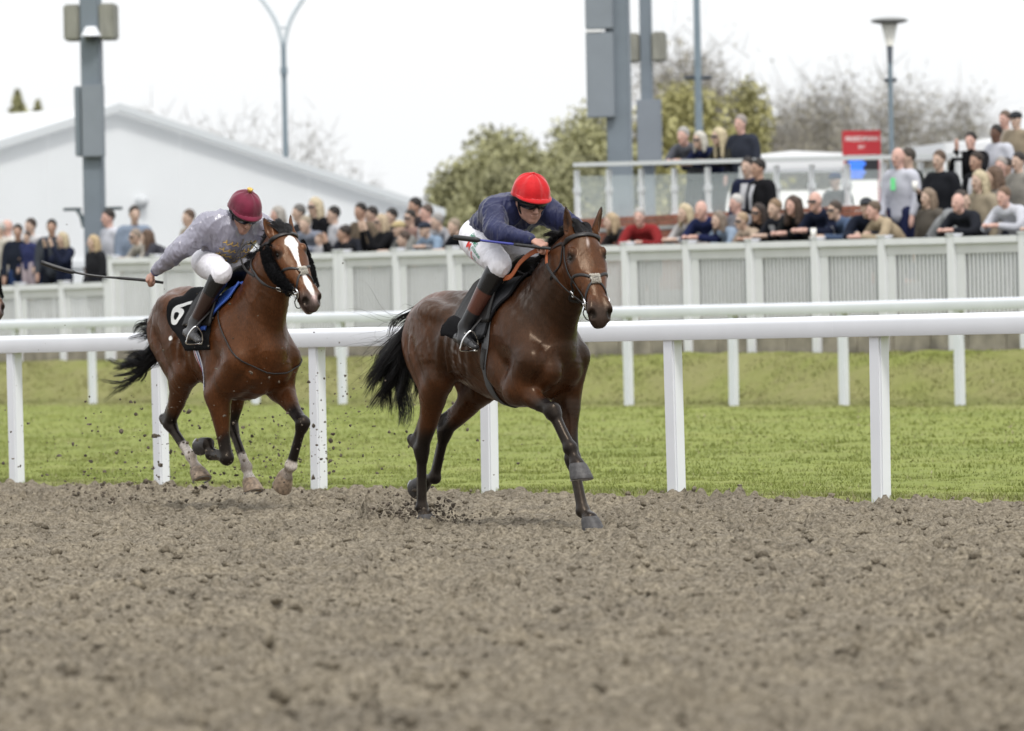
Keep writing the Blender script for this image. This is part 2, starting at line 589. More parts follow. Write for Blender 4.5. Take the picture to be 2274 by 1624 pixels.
        F.chain([Z((-.78, .19 * s, 1.26)), Z((-.80, .20 * s, 1.10)), lerp(st, hk, .15) + np.array([-.05, .025 * s, .02])], [(.05, .06), (.06, .065), (.045, .05)], k=.022)    # biceps femoris
        F.chain([Z((-.47, .20 * s, 1.30)), Z((-.50, .215 * s, 1.12)), st + np.array([.0, .0, .05])], [(.03, .04), (.042, .055), (.05, .055)], k=.035)   # tensor
        fw = nrm(np.cross(nrm(hk - st), (0, 1, 0)))
        F.chain([st, lerp(st, hk, .25) - fw * .015, lerp(st, hk, .6), lerp(st, hk, .88), hk],
                [(.085, .09, .11), (.08, .084, .10), (.058, .060, .066), (.044, .046, .052), (.044, .05, .05)], k=.05)
        F.chain([lerp(st, hk, .15) - fw * .06, lerp(st, hk, .5) - fw * .055, lerp(hk, ca, .75), ca], [(.05, .05), (.03, .034), (.022, .03), (.026, .028)], k=.04)   # Achilles
        F.chain([ca, lerp(ca, hk, .5), lerp(hk, fe, .12) - nrm(fw) * .02], [(.026, .028), (.034, .04), (.028, .028)], k=.03)
        cb = nrm(np.cross(nrm(fe - hk), (0, 1, 0)))
        F.chain([hk, lerp(hk, fe, .14), lerp(hk, fe, .28), lerp(hk, fe, .6), lerp(hk, fe, .87), fe],
                [(.046, .05, .05), (.042, .044, .046), (.031, .032, .034), (.029, .030, .034), (.031, .031, .036), (.039, .038, .047)], k=.02)
        F.chain([lerp(hk, fe, .15) - cb * .038, lerp(hk, fe, .55) - cb * .040, lerp(hk, fe, .97) - cb * .038], [(.014, .012)] * 3, k=.012)
        F.chain([fe, lerp(fe, co, .5), co], [(.038, .037, .046), (.032, .032, .036), (.05, .05, .054)], k=.02)
    # crease between the forelegs, flank fold, spine groove at the croup
    F.chain([Z((.37, 0, 1.10)), Z((.385, 0, .98)), Z((.30, 0, .86))], [.07, .07, .06], k=.05)
    # ribs, very faint
    for i in range(5):
        x = -.12 - .085 * i
        for s in (-1, 1):
            F.chain([Z((x + .03, .212 * s, 1.30)), Z((x - .01, .255 * s, 1.14)), Z((x - .05, .225 * s, .98))], [.006] * 3, k=.045)
    return F

def hoof_mesh(name, co, dn, toe):
    """hoof capsule: coronet centre, direction towards the sole, direction of the toe"""
    dn = nrm(dn)
    toe = nrm(np.asarray(toe, float) - dn * (np.asarray(toe, float) @ dn))
    sd = np.cross(dn, toe)
    n = 20
    V = []
    prof = [(-.012, .040, -.002, .9), (0, .048, 0, 1), (.02, .053, .006, 1), (.05, .058, .016, 1), (.072, .062, .022, 1), (.078, .061, .022, 1), (.078, .045, .02, 1), (.070, .012, .02, 1)]
    for z, r, sh, q in prof:
        for i in range(n):
            a = i * 2 * math.pi / n
            c, s = math.cos(a), math.sin(a)
            back = 1.0 if c > 0 else .78
            hz = z * (1.0 if c > 0 else 1 + .25 * c)
            V.append(co + dn * hz * 1.2 + toe * (c * r * back * 1.06 + sh) * 1.2 + sd * s * r * 1.2)
    F = [(k * n + i, k * n + (i + 1) % n, (k + 1) * n + (i + 1) % n, (k + 1) * n + i) for k in range(len(prof) - 1) for i in range(n)]
    V = np.array(V)
    c = len(V)
    V = np.vstack([V, V[-n:].mean(0)])
    F += [((len(prof) - 1) * n + i, (len(prof) - 1) * n + (i + 1) % n, c, c) for i in range(n)]
    me = bpy.data.meshes.new(name)
    me.from_pydata([tuple(v) for v in V], [], [tuple(dict.fromkeys(f)) for f in F])
    me.polygons.foreach_set('use_smooth', np.ones(len(me.polygons), bool))
    me.update()
    return me

def strands(name, roots, dirs, lens, width, seg, curl, droop, flow, seed, spread=.25, clump=1, tight=.75):
    """hair as thin three-sided tapering strands, gathered into locks of `clump`"""
    r = np.random.default_rng(seed)
    n = len(roots)
    roots, D, lens = np.array(roots, float), np.array(dirs, float), np.array(lens, float)
    wob = r.normal(size=(n, 3)); w2 = r.normal(size=(n, 3)); ph = r.uniform(0, 6.28, n)
    if clump > 1:
        g = n // clump
        lead = r.choice(n, g, replace=False)
        kd = KDTree(g)
        for j, q in enumerate(lead): kd.insert(Vector(roots[q]), j)
        kd.balance()
        own = np.array([lead[r.choice([x[1] for x in kd.find_n(Vector(p), 4)])] for p in roots])
        wob = wob[own] + .15 * wob; w2 = w2[own] + .15 * w2; ph = ph[own]
        D = D[own] + .10 * (D - D[own])
        lens = lens[own] * r.uniform(.75, 1.05, n)
    D /= np.linalg.norm(D, axis=1)[:, None]
    Pp = np.zeros((n, seg + 1, 3)); Pp[:, 0] = roots
    flow, droop = np.asarray(flow, float), float(droop)
    for i in range(seg):
        t = (i + 1) / seg
        D = D + flow * (.5 / seg) * (1 + t) + np.array([0, 0, -droop / seg]) + curl / seg * (wob * np.cos(ph + t * 5)[:, None] + w2 * np.sin(ph * 1.7 + t * 4)[:, None])
        D /= np.linalg.norm(D, axis=1)[:, None]
        Pp[:, i + 1] = Pp[:, i] + D * (lens / seg)[:, None]
    if clump > 1:
        tt = (np.linspace(0, 1, seg + 1) ** .8 * tight)[None, :, None]
        Pp = Pp * (1 - tt) + (Pp[own] + (Pp[:, :1] - Pp[own][:, :1]) * .25) * tt
    T = np.gradient(Pp, axis=1)
    T /= np.linalg.norm(T, axis=2)[..., None] + 1e-9
    ref = np.array([.3, .9, .3])
    S = np.cross(T, ref); S /= np.linalg.norm(S, axis=2)[..., None] + 1e-9
    U = np.cross(T, S)
    w = width * (1 - .85 * np.linspace(0, 1, seg + 1) ** 2)
    ring = []
    for a in (0, 2.094, 4.189):
        ring.append(Pp + (S * math.cos(a) + U * math.sin(a)) * w[None, :, None])
    V = np.stack(ring, 2).reshape(-1, 3)
    b = (np.arange(n)[:, None] * (seg + 1) + np.arange(seg)[None, :]).reshape(-1) * 3
    F = np.concatenate([np.stack([b + i, b + (i + 1) % 3, b + 3 + (i + 1) % 3, b + 3 + i], 1) for i in range(3)])
    return np_mesh(name, V, F)
A = np.array
H1 = dict(
    dz=0.0,
    head=HeadFrame((.74, .0, 1.842), (.497, -.139, -.856), (.304, .953, 0)),
    ear=((-.05, -.10, 1.0), (.05, .30, 1.0)), ear_len=.19,
    RF=dict(shoulder=A((.42, -.19, 1.04)), elbow=A((.26, -.19, .865)), knee=A((.600, -.165, .735)), fet=A((.745, -.14, .505)), cor=A((.81, -.135, .395)), dn=(.12, 0, -1), toe=(1, 0, .1)),
    LF=dict(shoulder=A((.38, .18, 1.06)), elbow=A((.26, .19, .85)), knee=A((.40, .13, .43)), fet=A((.525, .11, .105)), cor=A((.595, .11, .055)), dn=(.1, 0, -1), toe=(1, 0, -.1)),
    RH=dict(stifle=A((-.57, -.19, .93)), hock=A((-.865, -.135, .49)), calc=A((-.975, -.135, .555)), fet=A((-.905, -.115, .115)), cor=A((-.875, -.11, .055)), dn=(.1, 0, -1), toe=(1, 0, -.1)),
    LH=dict(stifle=A((-.60, .19, .87)), hock=A((-.985, .135, .60)), calc=A((-1.07, .135, .68)), fet=A((-1.085, .115, .295)), cor=A((-1.20, .11, .27)), dn=(-.9, 0, -.12), toe=(-.12, 0, -1)),
)
H2 = dict(
    dz=.03, croup_up=.085,
    head=HeadFrame((.672, .0, 1.977), (.575, .057, -.815), (.088, .996, -.02)),
    ear=((-.45, -.2, .85), (-.4, .15, .85)), ear_len=.16,
    RF=dict(shoulder=A((.30, -.19, 1.06)), elbow=A((.02, -.20, .83)), knee=A((.072, -.16, .375)), fet=A((-.165, -.15, .40)), cor=A((-.215, -.15, .475)), dn=(-.95, 0, .2), toe=(-.2, 0, -.95)),
    LF=dict(shoulder=A((.36, .19, 1.08)), elbow=A((.22, .20, .86)), knee=A((.585, .17, .62)), fet=A((.435, .155, .315)), cor=A((.36, .15, .245)), dn=(-.75, 0, -.6), toe=(.5, 0, -.8)),
    RH=dict(stifle=A((-.42, -.19, .98)), hock=A((-.785, -.135, .62)), calc=A((-.875, -.135, .66)), fet=A((-.51, -.12, .39)), cor=A((-.425, -.12, .285)), dn=(.45, 0, -.9), toe=(.9, 0, .3)),
    LH=dict(stifle=A((-.30, .19, .97)), hock=A((-.36, .135, .60)), calc=A((-.45, .135, .63)), fet=A((-.13, .12, .305)), cor=A((-.09, .12, .205)), dn=(.3, 0, -.95), toe=(.95, 0, .2)),
)
F1 = (0.028, 35.744, -0.05, 35.7)
F2 = (-1.946, 40.6, -0.05, 33.0)
# ------------------------------------------------------------------ coat colours, hair, tack
def leg_points(q, hind):
    return [q['hock'] if hind else q['knee'], q['fet'], q['cor']]

def coat_colours(V, J, kind):
    n = len(V)
    n1, n2, n3 = vnoise(V, 5, 1), vnoise(V, 17, 2), vnoise(V, 60, 3)
    if kind == 1:
        red, dark = A((.080, .027, .0090)), A((.0215, .0094, .0050))
    else:
        red, dark = A((.086, .0300, .0105)), A((.037, .0132, .0057))
    hf = J['head']
    rel = V - hf.o
    t, y, u = rel @ hf.a, rel @ hf.s, rel @ hf.u
    inhead = (t > -.03) & (np.abs(y) < .19) & (u < .09) & (u > -.27) & (V[:, 0] > .45)
    # redder on thigh, flank, forearm and face; darker over back, shoulder and neck
    m = .32 + .22 * n1 + .10 * n2
    if kind == 1:
        m += .45 * sstep(-.45, -.8, V[:, 0]) * sstep(.45, .7, V[:, 2]) - .25 * sstep(.1, .5, V[:, 0]) * (~inhead)
        m += .4 * inhead * (.5 + .5 * sstep(.25, .02, np.abs(t - .38)))
        m += .35 * sstep(.75, .9, V[:, 2]) * sstep(1.0, .85, V[:, 2])
    else:
        m += .3 + .2 * inhead
    c = dark + (red - dark) * np.clip(m, 0, 1.25)[:, None]
    c *= (1 + .07 * n3)[:, None]
    black = np.zeros(n)
    for nm, hind in (('RF', 0), ('LF', 0), ('RH', 1), ('LH', 1)):
        q = J[nm]
        top = q['stifle'] if hind else q['elbow']
        jt = q['hock'] if hind else q['knee']
        pts = [top, jt, q['fet'], q['cor'], q['cor'] + nrm(q['dn']) * .1]
        d, p = seg_dist(V, pts)
        lim = .17 if hind else .12
        edge = (.72 if hind else .66) + .08 * n2
        b = sstep(edge - .14, edge + .14, p) * (d < lim)
        black = np.maximum(black, b)
        if hind:
            d2, _ = seg_dist(V, [q['calc'], jt])
            black = np.maximum(black, sstep(.09, .03, d2) * .8)
    blk = A((.0075, .0065, .0068))
    c = c * (1 - black[:, None]) + blk * black[:, None]
    # muzzle dark, ear rims dark
    mz = sstep(.47, .56, t + .02 * n2) * inhead
    c = c * (1 - .85 * mz[:, None]) + (A((.024, .018, .016)) if kind == 1 else A((.036, .030, .030))) * (.85 * mz[:, None])
    for sg in (-1, 1):
        dn_ = np.linalg.norm((V - hf.p(.585, .056 * sg, -.038)) * 1.0, axis=1)
        nb_ = sstep(.036, .022, dn_) * .95
        c = c * (1 - nb_[:, None]) + A((.004, .003, .003)) * nb_[:, None]
        de = np.linalg.norm(V - hf.p(.172, .11 * sg, -.041), axis=1)
        eb_ = sstep(.048, .028, de) * .85
        c = c * (1 - eb_[:, None]) + A((.010, .008, .008)) * eb_[:, None]
    for i in (0, 1):
        eb = hf.p(.012, .080 * (-1, 1)[i], -.05)
        ed = nrm(J['ear'][i])
        d, p = seg_dist(V, [eb, eb + ed * J.get('ear_len', .17)])
        e = sstep(.80, .97, p) * (d < .05) * ((V - eb) @ ed > .02)
        c = c * (1 - e[:, None]) + blk * e[:, None]
    if kind == 1:
        # small star and dried sweat
        st = np.exp(-(((t - .10) / .035) ** 2 + ((y - .005) / .008) ** 2)) * inhead * (u > -.05)
        c = c + A((.25, .23, .22)) * np.clip(st * (1 + n3), 0, 1)[:, None]
        w = np.zeros(n)
        for cx, cy, cz, rx, rz, amt in ((-.46, -.10, 1.47, .13, .06, 1.0), (-.28, -.27, 1.10, .07, .15, 1.5), (.30, -.18, 1.47, .08, .12, .5),
                                        (-.62, -.2, 1.40, .10, .05, .45), (-.78, -.24, 1.18, .08, .10, .35), (.16, -.2, .83, .1, .04, .7), (-.58, -.25, 1.20, .04, .14, .35), (-.40, -.26, 1.0, .07, .09, .3)):
            g = np.exp(-((V[:, 0] - cx) / rx) ** 2 - ((V[:, 2] - cz) / rz) ** 2 - ((V[:, 1] - cy) / .13) ** 2)
            w = np.maximum(w, g * amt)
        pat = np.clip(.10 + .7 * vnoise(V * A((1, 1, .6)), 60, 5) + .6 * vnoise(V * A((1, 1, .5)), 130, 6), 0, 1)
        w = np.clip(w * pat * .8, 0, .7)
        c = c * (1 - .62 * w[:, None]) + A((.36, .345, .335)) * (.62 * w[:, None])
    else:
        # white blaze, pale nose, three white feet
        hw = np.interp(t, [.045, .075, .115, .15, .22, .30, .37, .44, .50, .58], [0, .046, .058, .034, .020, .019, .022, .027, .027, .008])
        off = np.interp(t, [.05, .3, .55], [.012, -.004, .012])
        ed = hw + .006 * n2 + .004 * n3 - np.abs(y - off)
        bl = sstep(-.002, .005, ed) * inhead * (u > -.075) * (t > .045) * (t < .585)
        c = c * (1 - bl[:, None]) + A((.72, .70, .68)) * bl[:, None]
        pk = np.exp(-((t - .565) / .03) ** 2 - ((y - .015) / .022) ** 2) * inhead * (u > -.09)
        c = c * (1 - .8 * pk[:, None]) + A((.50, .36, .34)) * (.8 * pk[:, None])
        ll = sstep(-.128, -.14, u) * inhead * sstep(.53, .57, t)
        c = c * (1 - .7 * ll[:, None]) + A((.38, .29, .25)) * (.7 * ll[:, None])
        for nm, e0 in (('LF', 1.86), ('RH', 1.62), ('LH', 1.74)):
            q = J[nm]
            hind = nm[1] == 'H'
            d, p = seg_dist(V, [q['stifle'] if hind else q['elbow'], q['hock'] if hind else q['knee'], q['fet'], q['cor'], q['cor'] + nrm(q['dn']) * .1])
            wsk = sstep(e0 - .03, e0 + .04, p + .05 * n2) * (d < .1)
            dirt = np.clip(.55 + .5 * vnoise(V, 30, 9) - .25 * (p - 2), .12, 1)
            wc = A((.60, .55, .50)) * dirt[:, None] + A((.16, .12, .09)) * (1 - dirt[:, None])
            c = c * (1 - wsk[:, None]) + wc * wsk[:, None]
    # dust on the lower legs
    dust = sstep(.42, .05, V[:, 2]) * np.clip(.15 + .5 * n2, 0, .6) * .22
    c = c * (1 - dust[:, None]) + A((.20, .165, .13)) * dust[:, None]
    return np.clip(c, 0, 1)

def coat_material():
    m = mat('horse_coat', attr='Col', rough=.40, spec=.26, vary=.12, scale=9, bump=.18, bscale=150, stretch=(1, 1, .35), bdist=.004, sheen=.0)
    nt = m.node_tree
    b = nt.nodes['Principled BSDF']
    b.inputs['Specular Tint'].default_value = (1.0, .80, .62, 1)      # hair gives back a warm second highlight
    nz = nt.nodes.new('ShaderNodeTexNoise')
    nz.inputs['Scale'].default_value = 7
    nz.inputs['Detail'].default_value = 6
    mr = nt.nodes.new('ShaderNodeMapRange')
    mr.inputs[1].default_value, mr.inputs[2].default_value = .35, .65
    mr.inputs[3].default_value, mr.inputs[4].default_value = .24, .42
    tc = nt.nodes.new('ShaderNodeTexCoord')
    nt.links.new(tc.outputs['Object'], nz.inputs['Vector'])
    nt.links.new(nz.outputs[0], mr.inputs[0])
    nt.links.new(mr.outputs[0], b.inputs['Roughness'])
    # lie of the hair: fine streaks in tone
    mp2 = nt.nodes.new('ShaderNodeMapping'); mp2.inputs['Scale'].default_value = (150, 150, 38)
    ns2 = nt.nodes.new('ShaderNodeTexNoise'); ns2.inputs['Scale'].default_value = 1.0; ns2.inputs['Detail'].default_value = 4
    tc2 = nt.nodes.new('ShaderNodeTexCoord')
    nt.links.new(tc2.outputs['Object'], mp2.inputs[0]); nt.links.new(mp2.outputs[0], ns2.inputs['Vector'])
    mr2 = nt.nodes.new('ShaderNodeMapRange'); mr2.inputs[1].default_value, mr2.inputs[2].default_value, mr2.inputs[3].default_value, mr2.inputs[4].default_value = .3, .7, .86, 1.15
    nt.links.new(ns2.outputs[0], mr2.inputs[0])
    mx2 = nt.nodes.new('ShaderNodeMix'); mx2.data_type = 'RGBA'; mx2.blend_type = 'MULTIPLY'; mx2.inputs[0].default_value = 1
    src = b.inputs['Base Color'].links[0].from_socket
    nt.links.new(src, mx2.inputs[6]); nt.links.new(mr2.outputs[0], mx2.inputs[7]); nt.links.new(mx2.outputs[2], b.inputs['Base Color'])
    # veins and soft muscle relief
    nv = nt.nodes.new('ShaderNodeTexNoise')
    nv.inputs['Scale'].default_value = 11
    nv.inputs['Detail'].default_value = 3
    nv.inputs['Distortion'].default_value = 1.2
    nt.links.new(tc.outputs['Object'], nv.inputs['Vector'])
    bp = [x for x in nt.nodes if x.type == 'BUMP'][0]
    b2 = nt.nodes.new('ShaderNodeBump')
    b2.inputs['Strength'].default_value = .13
    b2.inputs['Distance'].default_value = .02
    nt.links.new(nv.outputs[0], b2.inputs['Height'])
    nt.links.new(b2.outputs[0], bp.inputs['Normal'])
    return m

class Wrap:
    """finds the skin of a horse mesh from outside, round the trunk or round the head"""
    def __init__(s, V, Fq, J):
        s.b = BVHTree.FromPolygons([tuple(v) for v in V], [tuple(int(i) for i in f) for f in Fq])
        s.J, s.hf = J, J['head']
        s.zc = 1.15 + J.get('dz', 0)
    def cast(s, o, d):
        h = s.b.ray_cast(Vector(o), Vector(d))
        return (A(h[0]), A(h[1])) if h[0] is not None else (None, None)
    def trunk(s, x, deg, off=.006, lean=0.0):
        a = math.radians(deg)
        d = A((0, math.sin(a), math.cos(a)))
        c = A((x, 0, s.zc))
        p, n = s.cast(c + d * 1.0, -d)
        q, m = s.cast(c, d)                      # from inside, where a leg would be met first
        if q is not None and (p is None or np.linalg.norm(q - c) < np.linalg.norm(p - c) - .03):
            p, n = q, (m if m @ d > 0 else -m)
        if p is None or np.linalg.norm(p - c) > .45: return c + d * .40, d
        return p + n * off, n
    def head(s, t, deg, off=.004, u0=-.07):
        a = math.radians(deg)
        d = s.hf.u * math.cos(a) + s.hf.s * math.sin(a)
        c = s.hf.p(t, 0, u0)
        p, n = s.cast(c + d * .45, -d)
        if p is None or np.linalg.norm(p - c) > .3: return c + d * .09, d
        return p + n * off, n
    def near(s, p, off):
        h = s.b.find_nearest(Vector(p))
        return A(h[0]) + A(h[1]) * off, A(h[1])

def path(fn, keys, per=7):
    K = catmull(np.asarray(keys, float), per)
    out = [fn(*k) for k in K]
    Pp, Nn = A([o[0] for o in out]), A([o[1] for o in out])
    for _ in range(3):
        Pp[1:-1] = .5 * Pp[1:-1] + .25 * (Pp[:-2] + Pp[2:])
        Nn[1:-1] = .5 * Nn[1:-1] + .25 * (Nn[:-2] + Nn[2:])
    return Pp, Nn

def cloth_sheet(name, fn, us, vs, thick, m, parent, flap=None, cols=None):
    """draped sheet: fn(u, v) -> (point, normal); doubled for thickness"""
    nu, nv = len(us), len(vs)
    Pt = np.zeros((nu, nv, 3)); Nn = np.zeros((nu, nv, 3))
    for i, u in enumerate(us):
        for j, v in enumerate(vs):
            Pt[i, j], Nn[i, j] = fn(u, v)
    for _ in range(4):
        Pt[1:-1, 1:-1] = .4 * Pt[1:-1, 1:-1] + .15 * (Pt[:-2, 1:-1] + Pt[2:, 1:-1] + Pt[1:-1, :-2] + Pt[1:-1, 2:])
        Nn[1:-1, 1:-1] = .4 * Nn[1:-1, 1:-1] + .15 * (Nn[:-2, 1:-1] + Nn[2:, 1:-1] + Nn[1:-1, :-2] + Nn[1:-1, 2:])
    Nn /= np.linalg.norm(Nn, axis=2)[..., None] + 1e-9
    if flap is not None: Pt = Pt + flap(us, vs, Nn)
    V = np.concatenate([(Pt + Nn * thick).reshape(-1, 3), Pt.reshape(-1, 3)])
    idx = np.arange(nu * nv).reshape(nu, nv)
    q = np.stack([idx[:-1, :-1], idx[:-1, 1:], idx[1:, 1:], idx[1:, :-1]], -1).reshape(-1, 4)
    n0 = nu * nv
    rim = np.concatenate([idx[:, 0], idx[-1, 1:], idx[-2::-1, -1], idx[0, -2:0:-1]])
    r2 = np.roll(rim, -1)
    sd = np.stack([rim, r2, r2 + n0, rim + n0], 1)
    Fq = np.concatenate([q, (q + n0)[:, ::-1], sd])
    me = np_mesh(name, V, Fq)
    bm = bmesh.new(); bm.from_mesh(me); bmesh.ops.recalc_face_normals(bm, faces=bm.faces); bm.to_mesh(me); bm.free()
    return link(name, me, m, parent), Pt, Nn

def text_mesh(body, size, bold=False, extrude=0.0):
    cu = bpy.data.curves.new('lettering', 'FONT')
    cu.body = body
    cu.size = size
    cu.align_x, cu.align_y = 'CENTER', 'CENTER'
    cu.extrude = extrude
    if bold: cu.offset = size * .018
    o = bpy.data.objects.new('lettering', cu)
    COL.objects.link(o)
    dg = bpy.context.evaluated_depsgraph_get()
    me = bpy.data.meshes.new_from_object(o.evaluated_get(dg))
    bpy.data.objects.remove(o)
    return me

def subdiv_mesh(me, cuts=1, maxlen=None):
    bm = bmesh.new(); bm.from_mesh(me)
    bmesh.ops.triangulate(bm, faces=bm.faces)
    if maxlen:
        for _ in range(4):
            es = [e for e in bm.edges if e.calc_length() > maxlen]
            if not es: break
            bmesh.ops.subdivide_edges(bm, edges=es, cuts=1)
            bmesh.ops.triangulate(bm, faces=bm.faces)
    bm.to_mesh(me); bm.free()

def surf_text(name, body, size, place, m, parent, bold=False, label=None):
    """lettering laid on a curved surface: place(x, y) -> point"""
    me = text_mesh(body, size, bold)
    subdiv_mesh(me, maxlen=size * .35)
    for v in me.vertices:
        v.co = Vector(place(v.co.x, v.co.y))
    me.name = name
    o = link(name, me, m, parent)
    if label: o['label'] = label
    return o

def ring_pts(c, n, r, k=20, ref=(0, 0, 1)):
    n = nrm(n); s = np.cross(n, ref); s = nrm(s); u = np.cross(n, s)
    return [A(c) + r * (math.cos(a) * s + math.sin(a) * u) for a in np.linspace(0, 2 * math.pi, k + 1)]

def fuzz(Pp, Nn, w, h, n, ln, seed, name):
    """short wool fibres standing on a roll"""
    r = np.random.default_rng(seed)
    i = r.uniform(0, len(Pp) - 1.001, n)
    k = i.astype(int); f = (i - k)[:, None]
    c = Pp[k] * (1 - f) + Pp[k + 1] * f
    T = Pp[k + 1] - Pp[k]; T /= np.linalg.norm(T, axis=1)[:, None]
    Nv = Nn[k]; S = np.cross(T, Nv)
    a = r.uniform(-1.7, 1.7, n)[:, None]
    d = Nv * np.cos(a) + S * np.sin(a)
    roots = c + Nv * np.cos(a) * h + S * np.sin(a) * w
    return strands(name, roots, d + .35 * r.normal(size=(n, 3)), r.uniform(.5, 1, n) * ln, ln * .10, 3, .6, .1, (0, 0, 0), seed)

def roll(name, Pp, Nn, w, h, m, parent):
    T = np.gradient(Pp, axis=0); T /= np.linalg.norm(T, axis=1)[:, None]
    S = np.cross(T, Nn)
    n = 14
    V = []
    for i in range(len(Pp)):
        e = math.sin(math.pi * (i + .35) / (len(Pp) - .3)) ** .35
        for a in np.linspace(0, 2 * math.pi, n, endpoint=False):
            V.append(Pp[i] + (S[i] * math.cos(a) * w + Nn[i] * (math.sin(a) * h + h * .4)) * e)
    F = [(i * n + j, i * n + (j + 1) % n, (i + 1) * n + (j + 1) % n, (i + 1) * n + j) for i in range(len(Pp) - 1) for j in range(n)]
    V = A(V)
    V += (vnoise(V, 160, 4) * .004)[:, None] * np.repeat(Nn, n, 0)
    return link(name, np_mesh(name, V, A(F)), m, parent)

LEATHER = lambda: mat('black_leather', (.02, .018, .018), rough=.38, spec=.3, vary=.3, scale=40, bump=.1, bscale=200)
STEEL = lambda: mat('bit_steel', (.72, .72, .72), rough=.25, metal=1.0)
HAIR = lambda: mat('black_horsehair', (.010, .009, .010), rough=.45, spec=.25, vary=.4, scale=50)

def build_horse(kind, J, frame, label):
    V, Fq = horse_field(J).mesh(2)
    hf = J['head']
    cc_ = coat_colours(V, J, kind)
    # fine skin relief: shallow folds and veins over body and legs
    vr = np.maximum(0, 1 - 3.2 * np.abs(vnoise(V * A((1, 1, .7)), 19, 77))) ** 2 * .0022 + .0016 * vnoise(V * A((1.3, 1, .6)), 34, 78)
    V = V + vnormals(V, Fq) * (vr * sstep(.5, .8, V[:, 2]))[:, None]
    me = np_mesh('racehorse', V, Fq, cols=cc_)
    o = link('racehorse', me, coat_material(), loc=frame[:3], rotz=R(frame[3] - 90))
    tag(o, label, 'horse', 'racehorses galloping along the sand track')
    W = Wrap(V, Fq, J)
    # hooves
    for k in ('RF', 'LF', 'RH', 'LH'):
        q = J[k]
        pale = kind == 2 and k != 'RF'
        hm = mat('pale_hoof', (.23, .17, .12), rough=.6, vary=.5, scale=40, bump=.3) if pale else mat('dark_hoof', (.045, .042, .042), rough=.55, vary=.4, scale=40, bump=.3)
        hv = link('hoof', hoof_mesh('hoof', q['cor'], q['dn'], q['toe']), hm, o)
        dn = nrm(q['dn']); tn = nrm(A(q['toe']) - dn * (A(q['toe']) @ dn)); sd = np.cross(dn, tn)
        arc = [q['cor'] + dn * .0915 + tn * (math.cos(a) * (.060 if math.cos(a) > 0 else .048) + .02) * 1.16 + sd * math.sin(a) * .066 for a in np.linspace(-2.5, 2.5, 19)]
        link('horseshoe', tube_mesh('horseshoe', arc, .006, 6), mat('shoe_metal', (.40, .40, .41), rough=.45, metal=.8), hv)
    # eyes
    for s in (-1, 1):
        ec = hf.p(.170, .0955 * s, -.042)
        bm = bmesh.new(); bmesh.ops.create_uvsphere(bm, u_segments=16, v_segments=10, radius=.026)
        e = link('eye', bm_mesh('eye', bm, True), mat('horse_eye', (.006, .004, .003), rough=.16, spec=.4), o)
        e.location = ec
    # mane, forelock, tail
    r = np.random.default_rng(kind * 11)
    n0, pb = A((.06, 0, 1.50 + J['dz'])), hf.p(-.03, 0, -.03)
    nm_ = 1500
    tt = r.uniform(.05, 1, nm_) ** .8
    crest = []
    for t in np.linspace(0, 1, 26):
        c = lerp(n0, pb, t)
        side = A((-.6, 0, .8))
        p, _ = W.cast(c + side * .5, -side)
        crest.append(p if p is not None else c)
    crest = A(crest)
    ii = tt * 24.99
    kk = ii.astype(int)
    roots = crest[kk] * (1 - (ii - kk))[:, None] + crest[np.minimum(kk + 1, 25)] * (ii - kk)[:, None]
    roots += A((.3, 0, -.4)) * .02 + r.normal(size=(nm_, 3)) * .008
    sgn = -1 if kind == 1 else -1
    dirs = np.tile(A((-.70, .42 * sgn, .38)), (nm_, 1)) + r.normal(size=(nm_, 3)) * A((.22, .35, .2)) + .35 * np.stack([vnoise(roots, 30, 61), vnoise(roots, 34, 62), vnoise(roots, 28, 63)], 1)
    mlen = r.uniform(.07, .17, nm_) * (1 + .25 * np.sin(tt * 17))
    link('mane', strands('mane', roots, dirs, mlen, .0021, 9, 1.3, .9, (-.9, .2 * sgn, 0), kind, .3, clump=22, tight=.7), HAIR(), o)
    nf = 900
    fr = np.tile(hf.p(.0, 0, .0), (nf, 1)) + hf.s * r.uniform(-.055, .055, nf)[:, None] + hf.a * r.uniform(-.03, .03, nf)[:, None]
    fd = np.tile(A((-.35, .0, .8)), (nf, 1)) + r.normal(size=(nf, 3)) * .30
    link('forelock', strands('forelock', fr, fd, r.uniform(.07, .16, nf), .0021, 9, 1.2, .5, (-2.6, -.9 if kind == 1 else -.3, 0), kind + 5, clump=22, tight=.7), HAIR(), o)
    # tail: dock plus flying hair
    cu_ = J.get('croup_up', 0)
    d0 = A((-.965, 0, 1.385 + J['dz'] + cu_))
    if kind == 1:
        dock = [d0, d0 + A((-.07, -.02, -.01)), d0 + A((-.13, -.04, -.10)), d0 + A((-.17, -.05, -.21)), d0 + A((-.22, -.06, -.32))]
    else:
        dock = [d0, d0 + A((-.06, 0, -.06)), d0 + A((-.10, .0, -.20)), d0 + A((-.14, .0, -.33)), d0 + A((-.22, -.03, -.42))]
    dk = catmull(A(dock), 6)
    td = link('tail', tube_mesh('tail_dock', dk, np.linspace(.038, .016, len(dk)), 10), HAIR(), o)
    nt_ = 2600
    i = r.uniform(.15, 1, nt_) ** .8 * (len(dk) - 1.01)
    k = i.astype(int)
    roots = dk[k] + r.normal(size=(nt_, 3)) * .014
    dirs = dk[np.minimum(k + 1, len(dk) - 1)] - dk[k - 1] 
    dirs /= np.linalg.norm(dirs, axis=1)[:, None]
    f_ = i / len(dk)
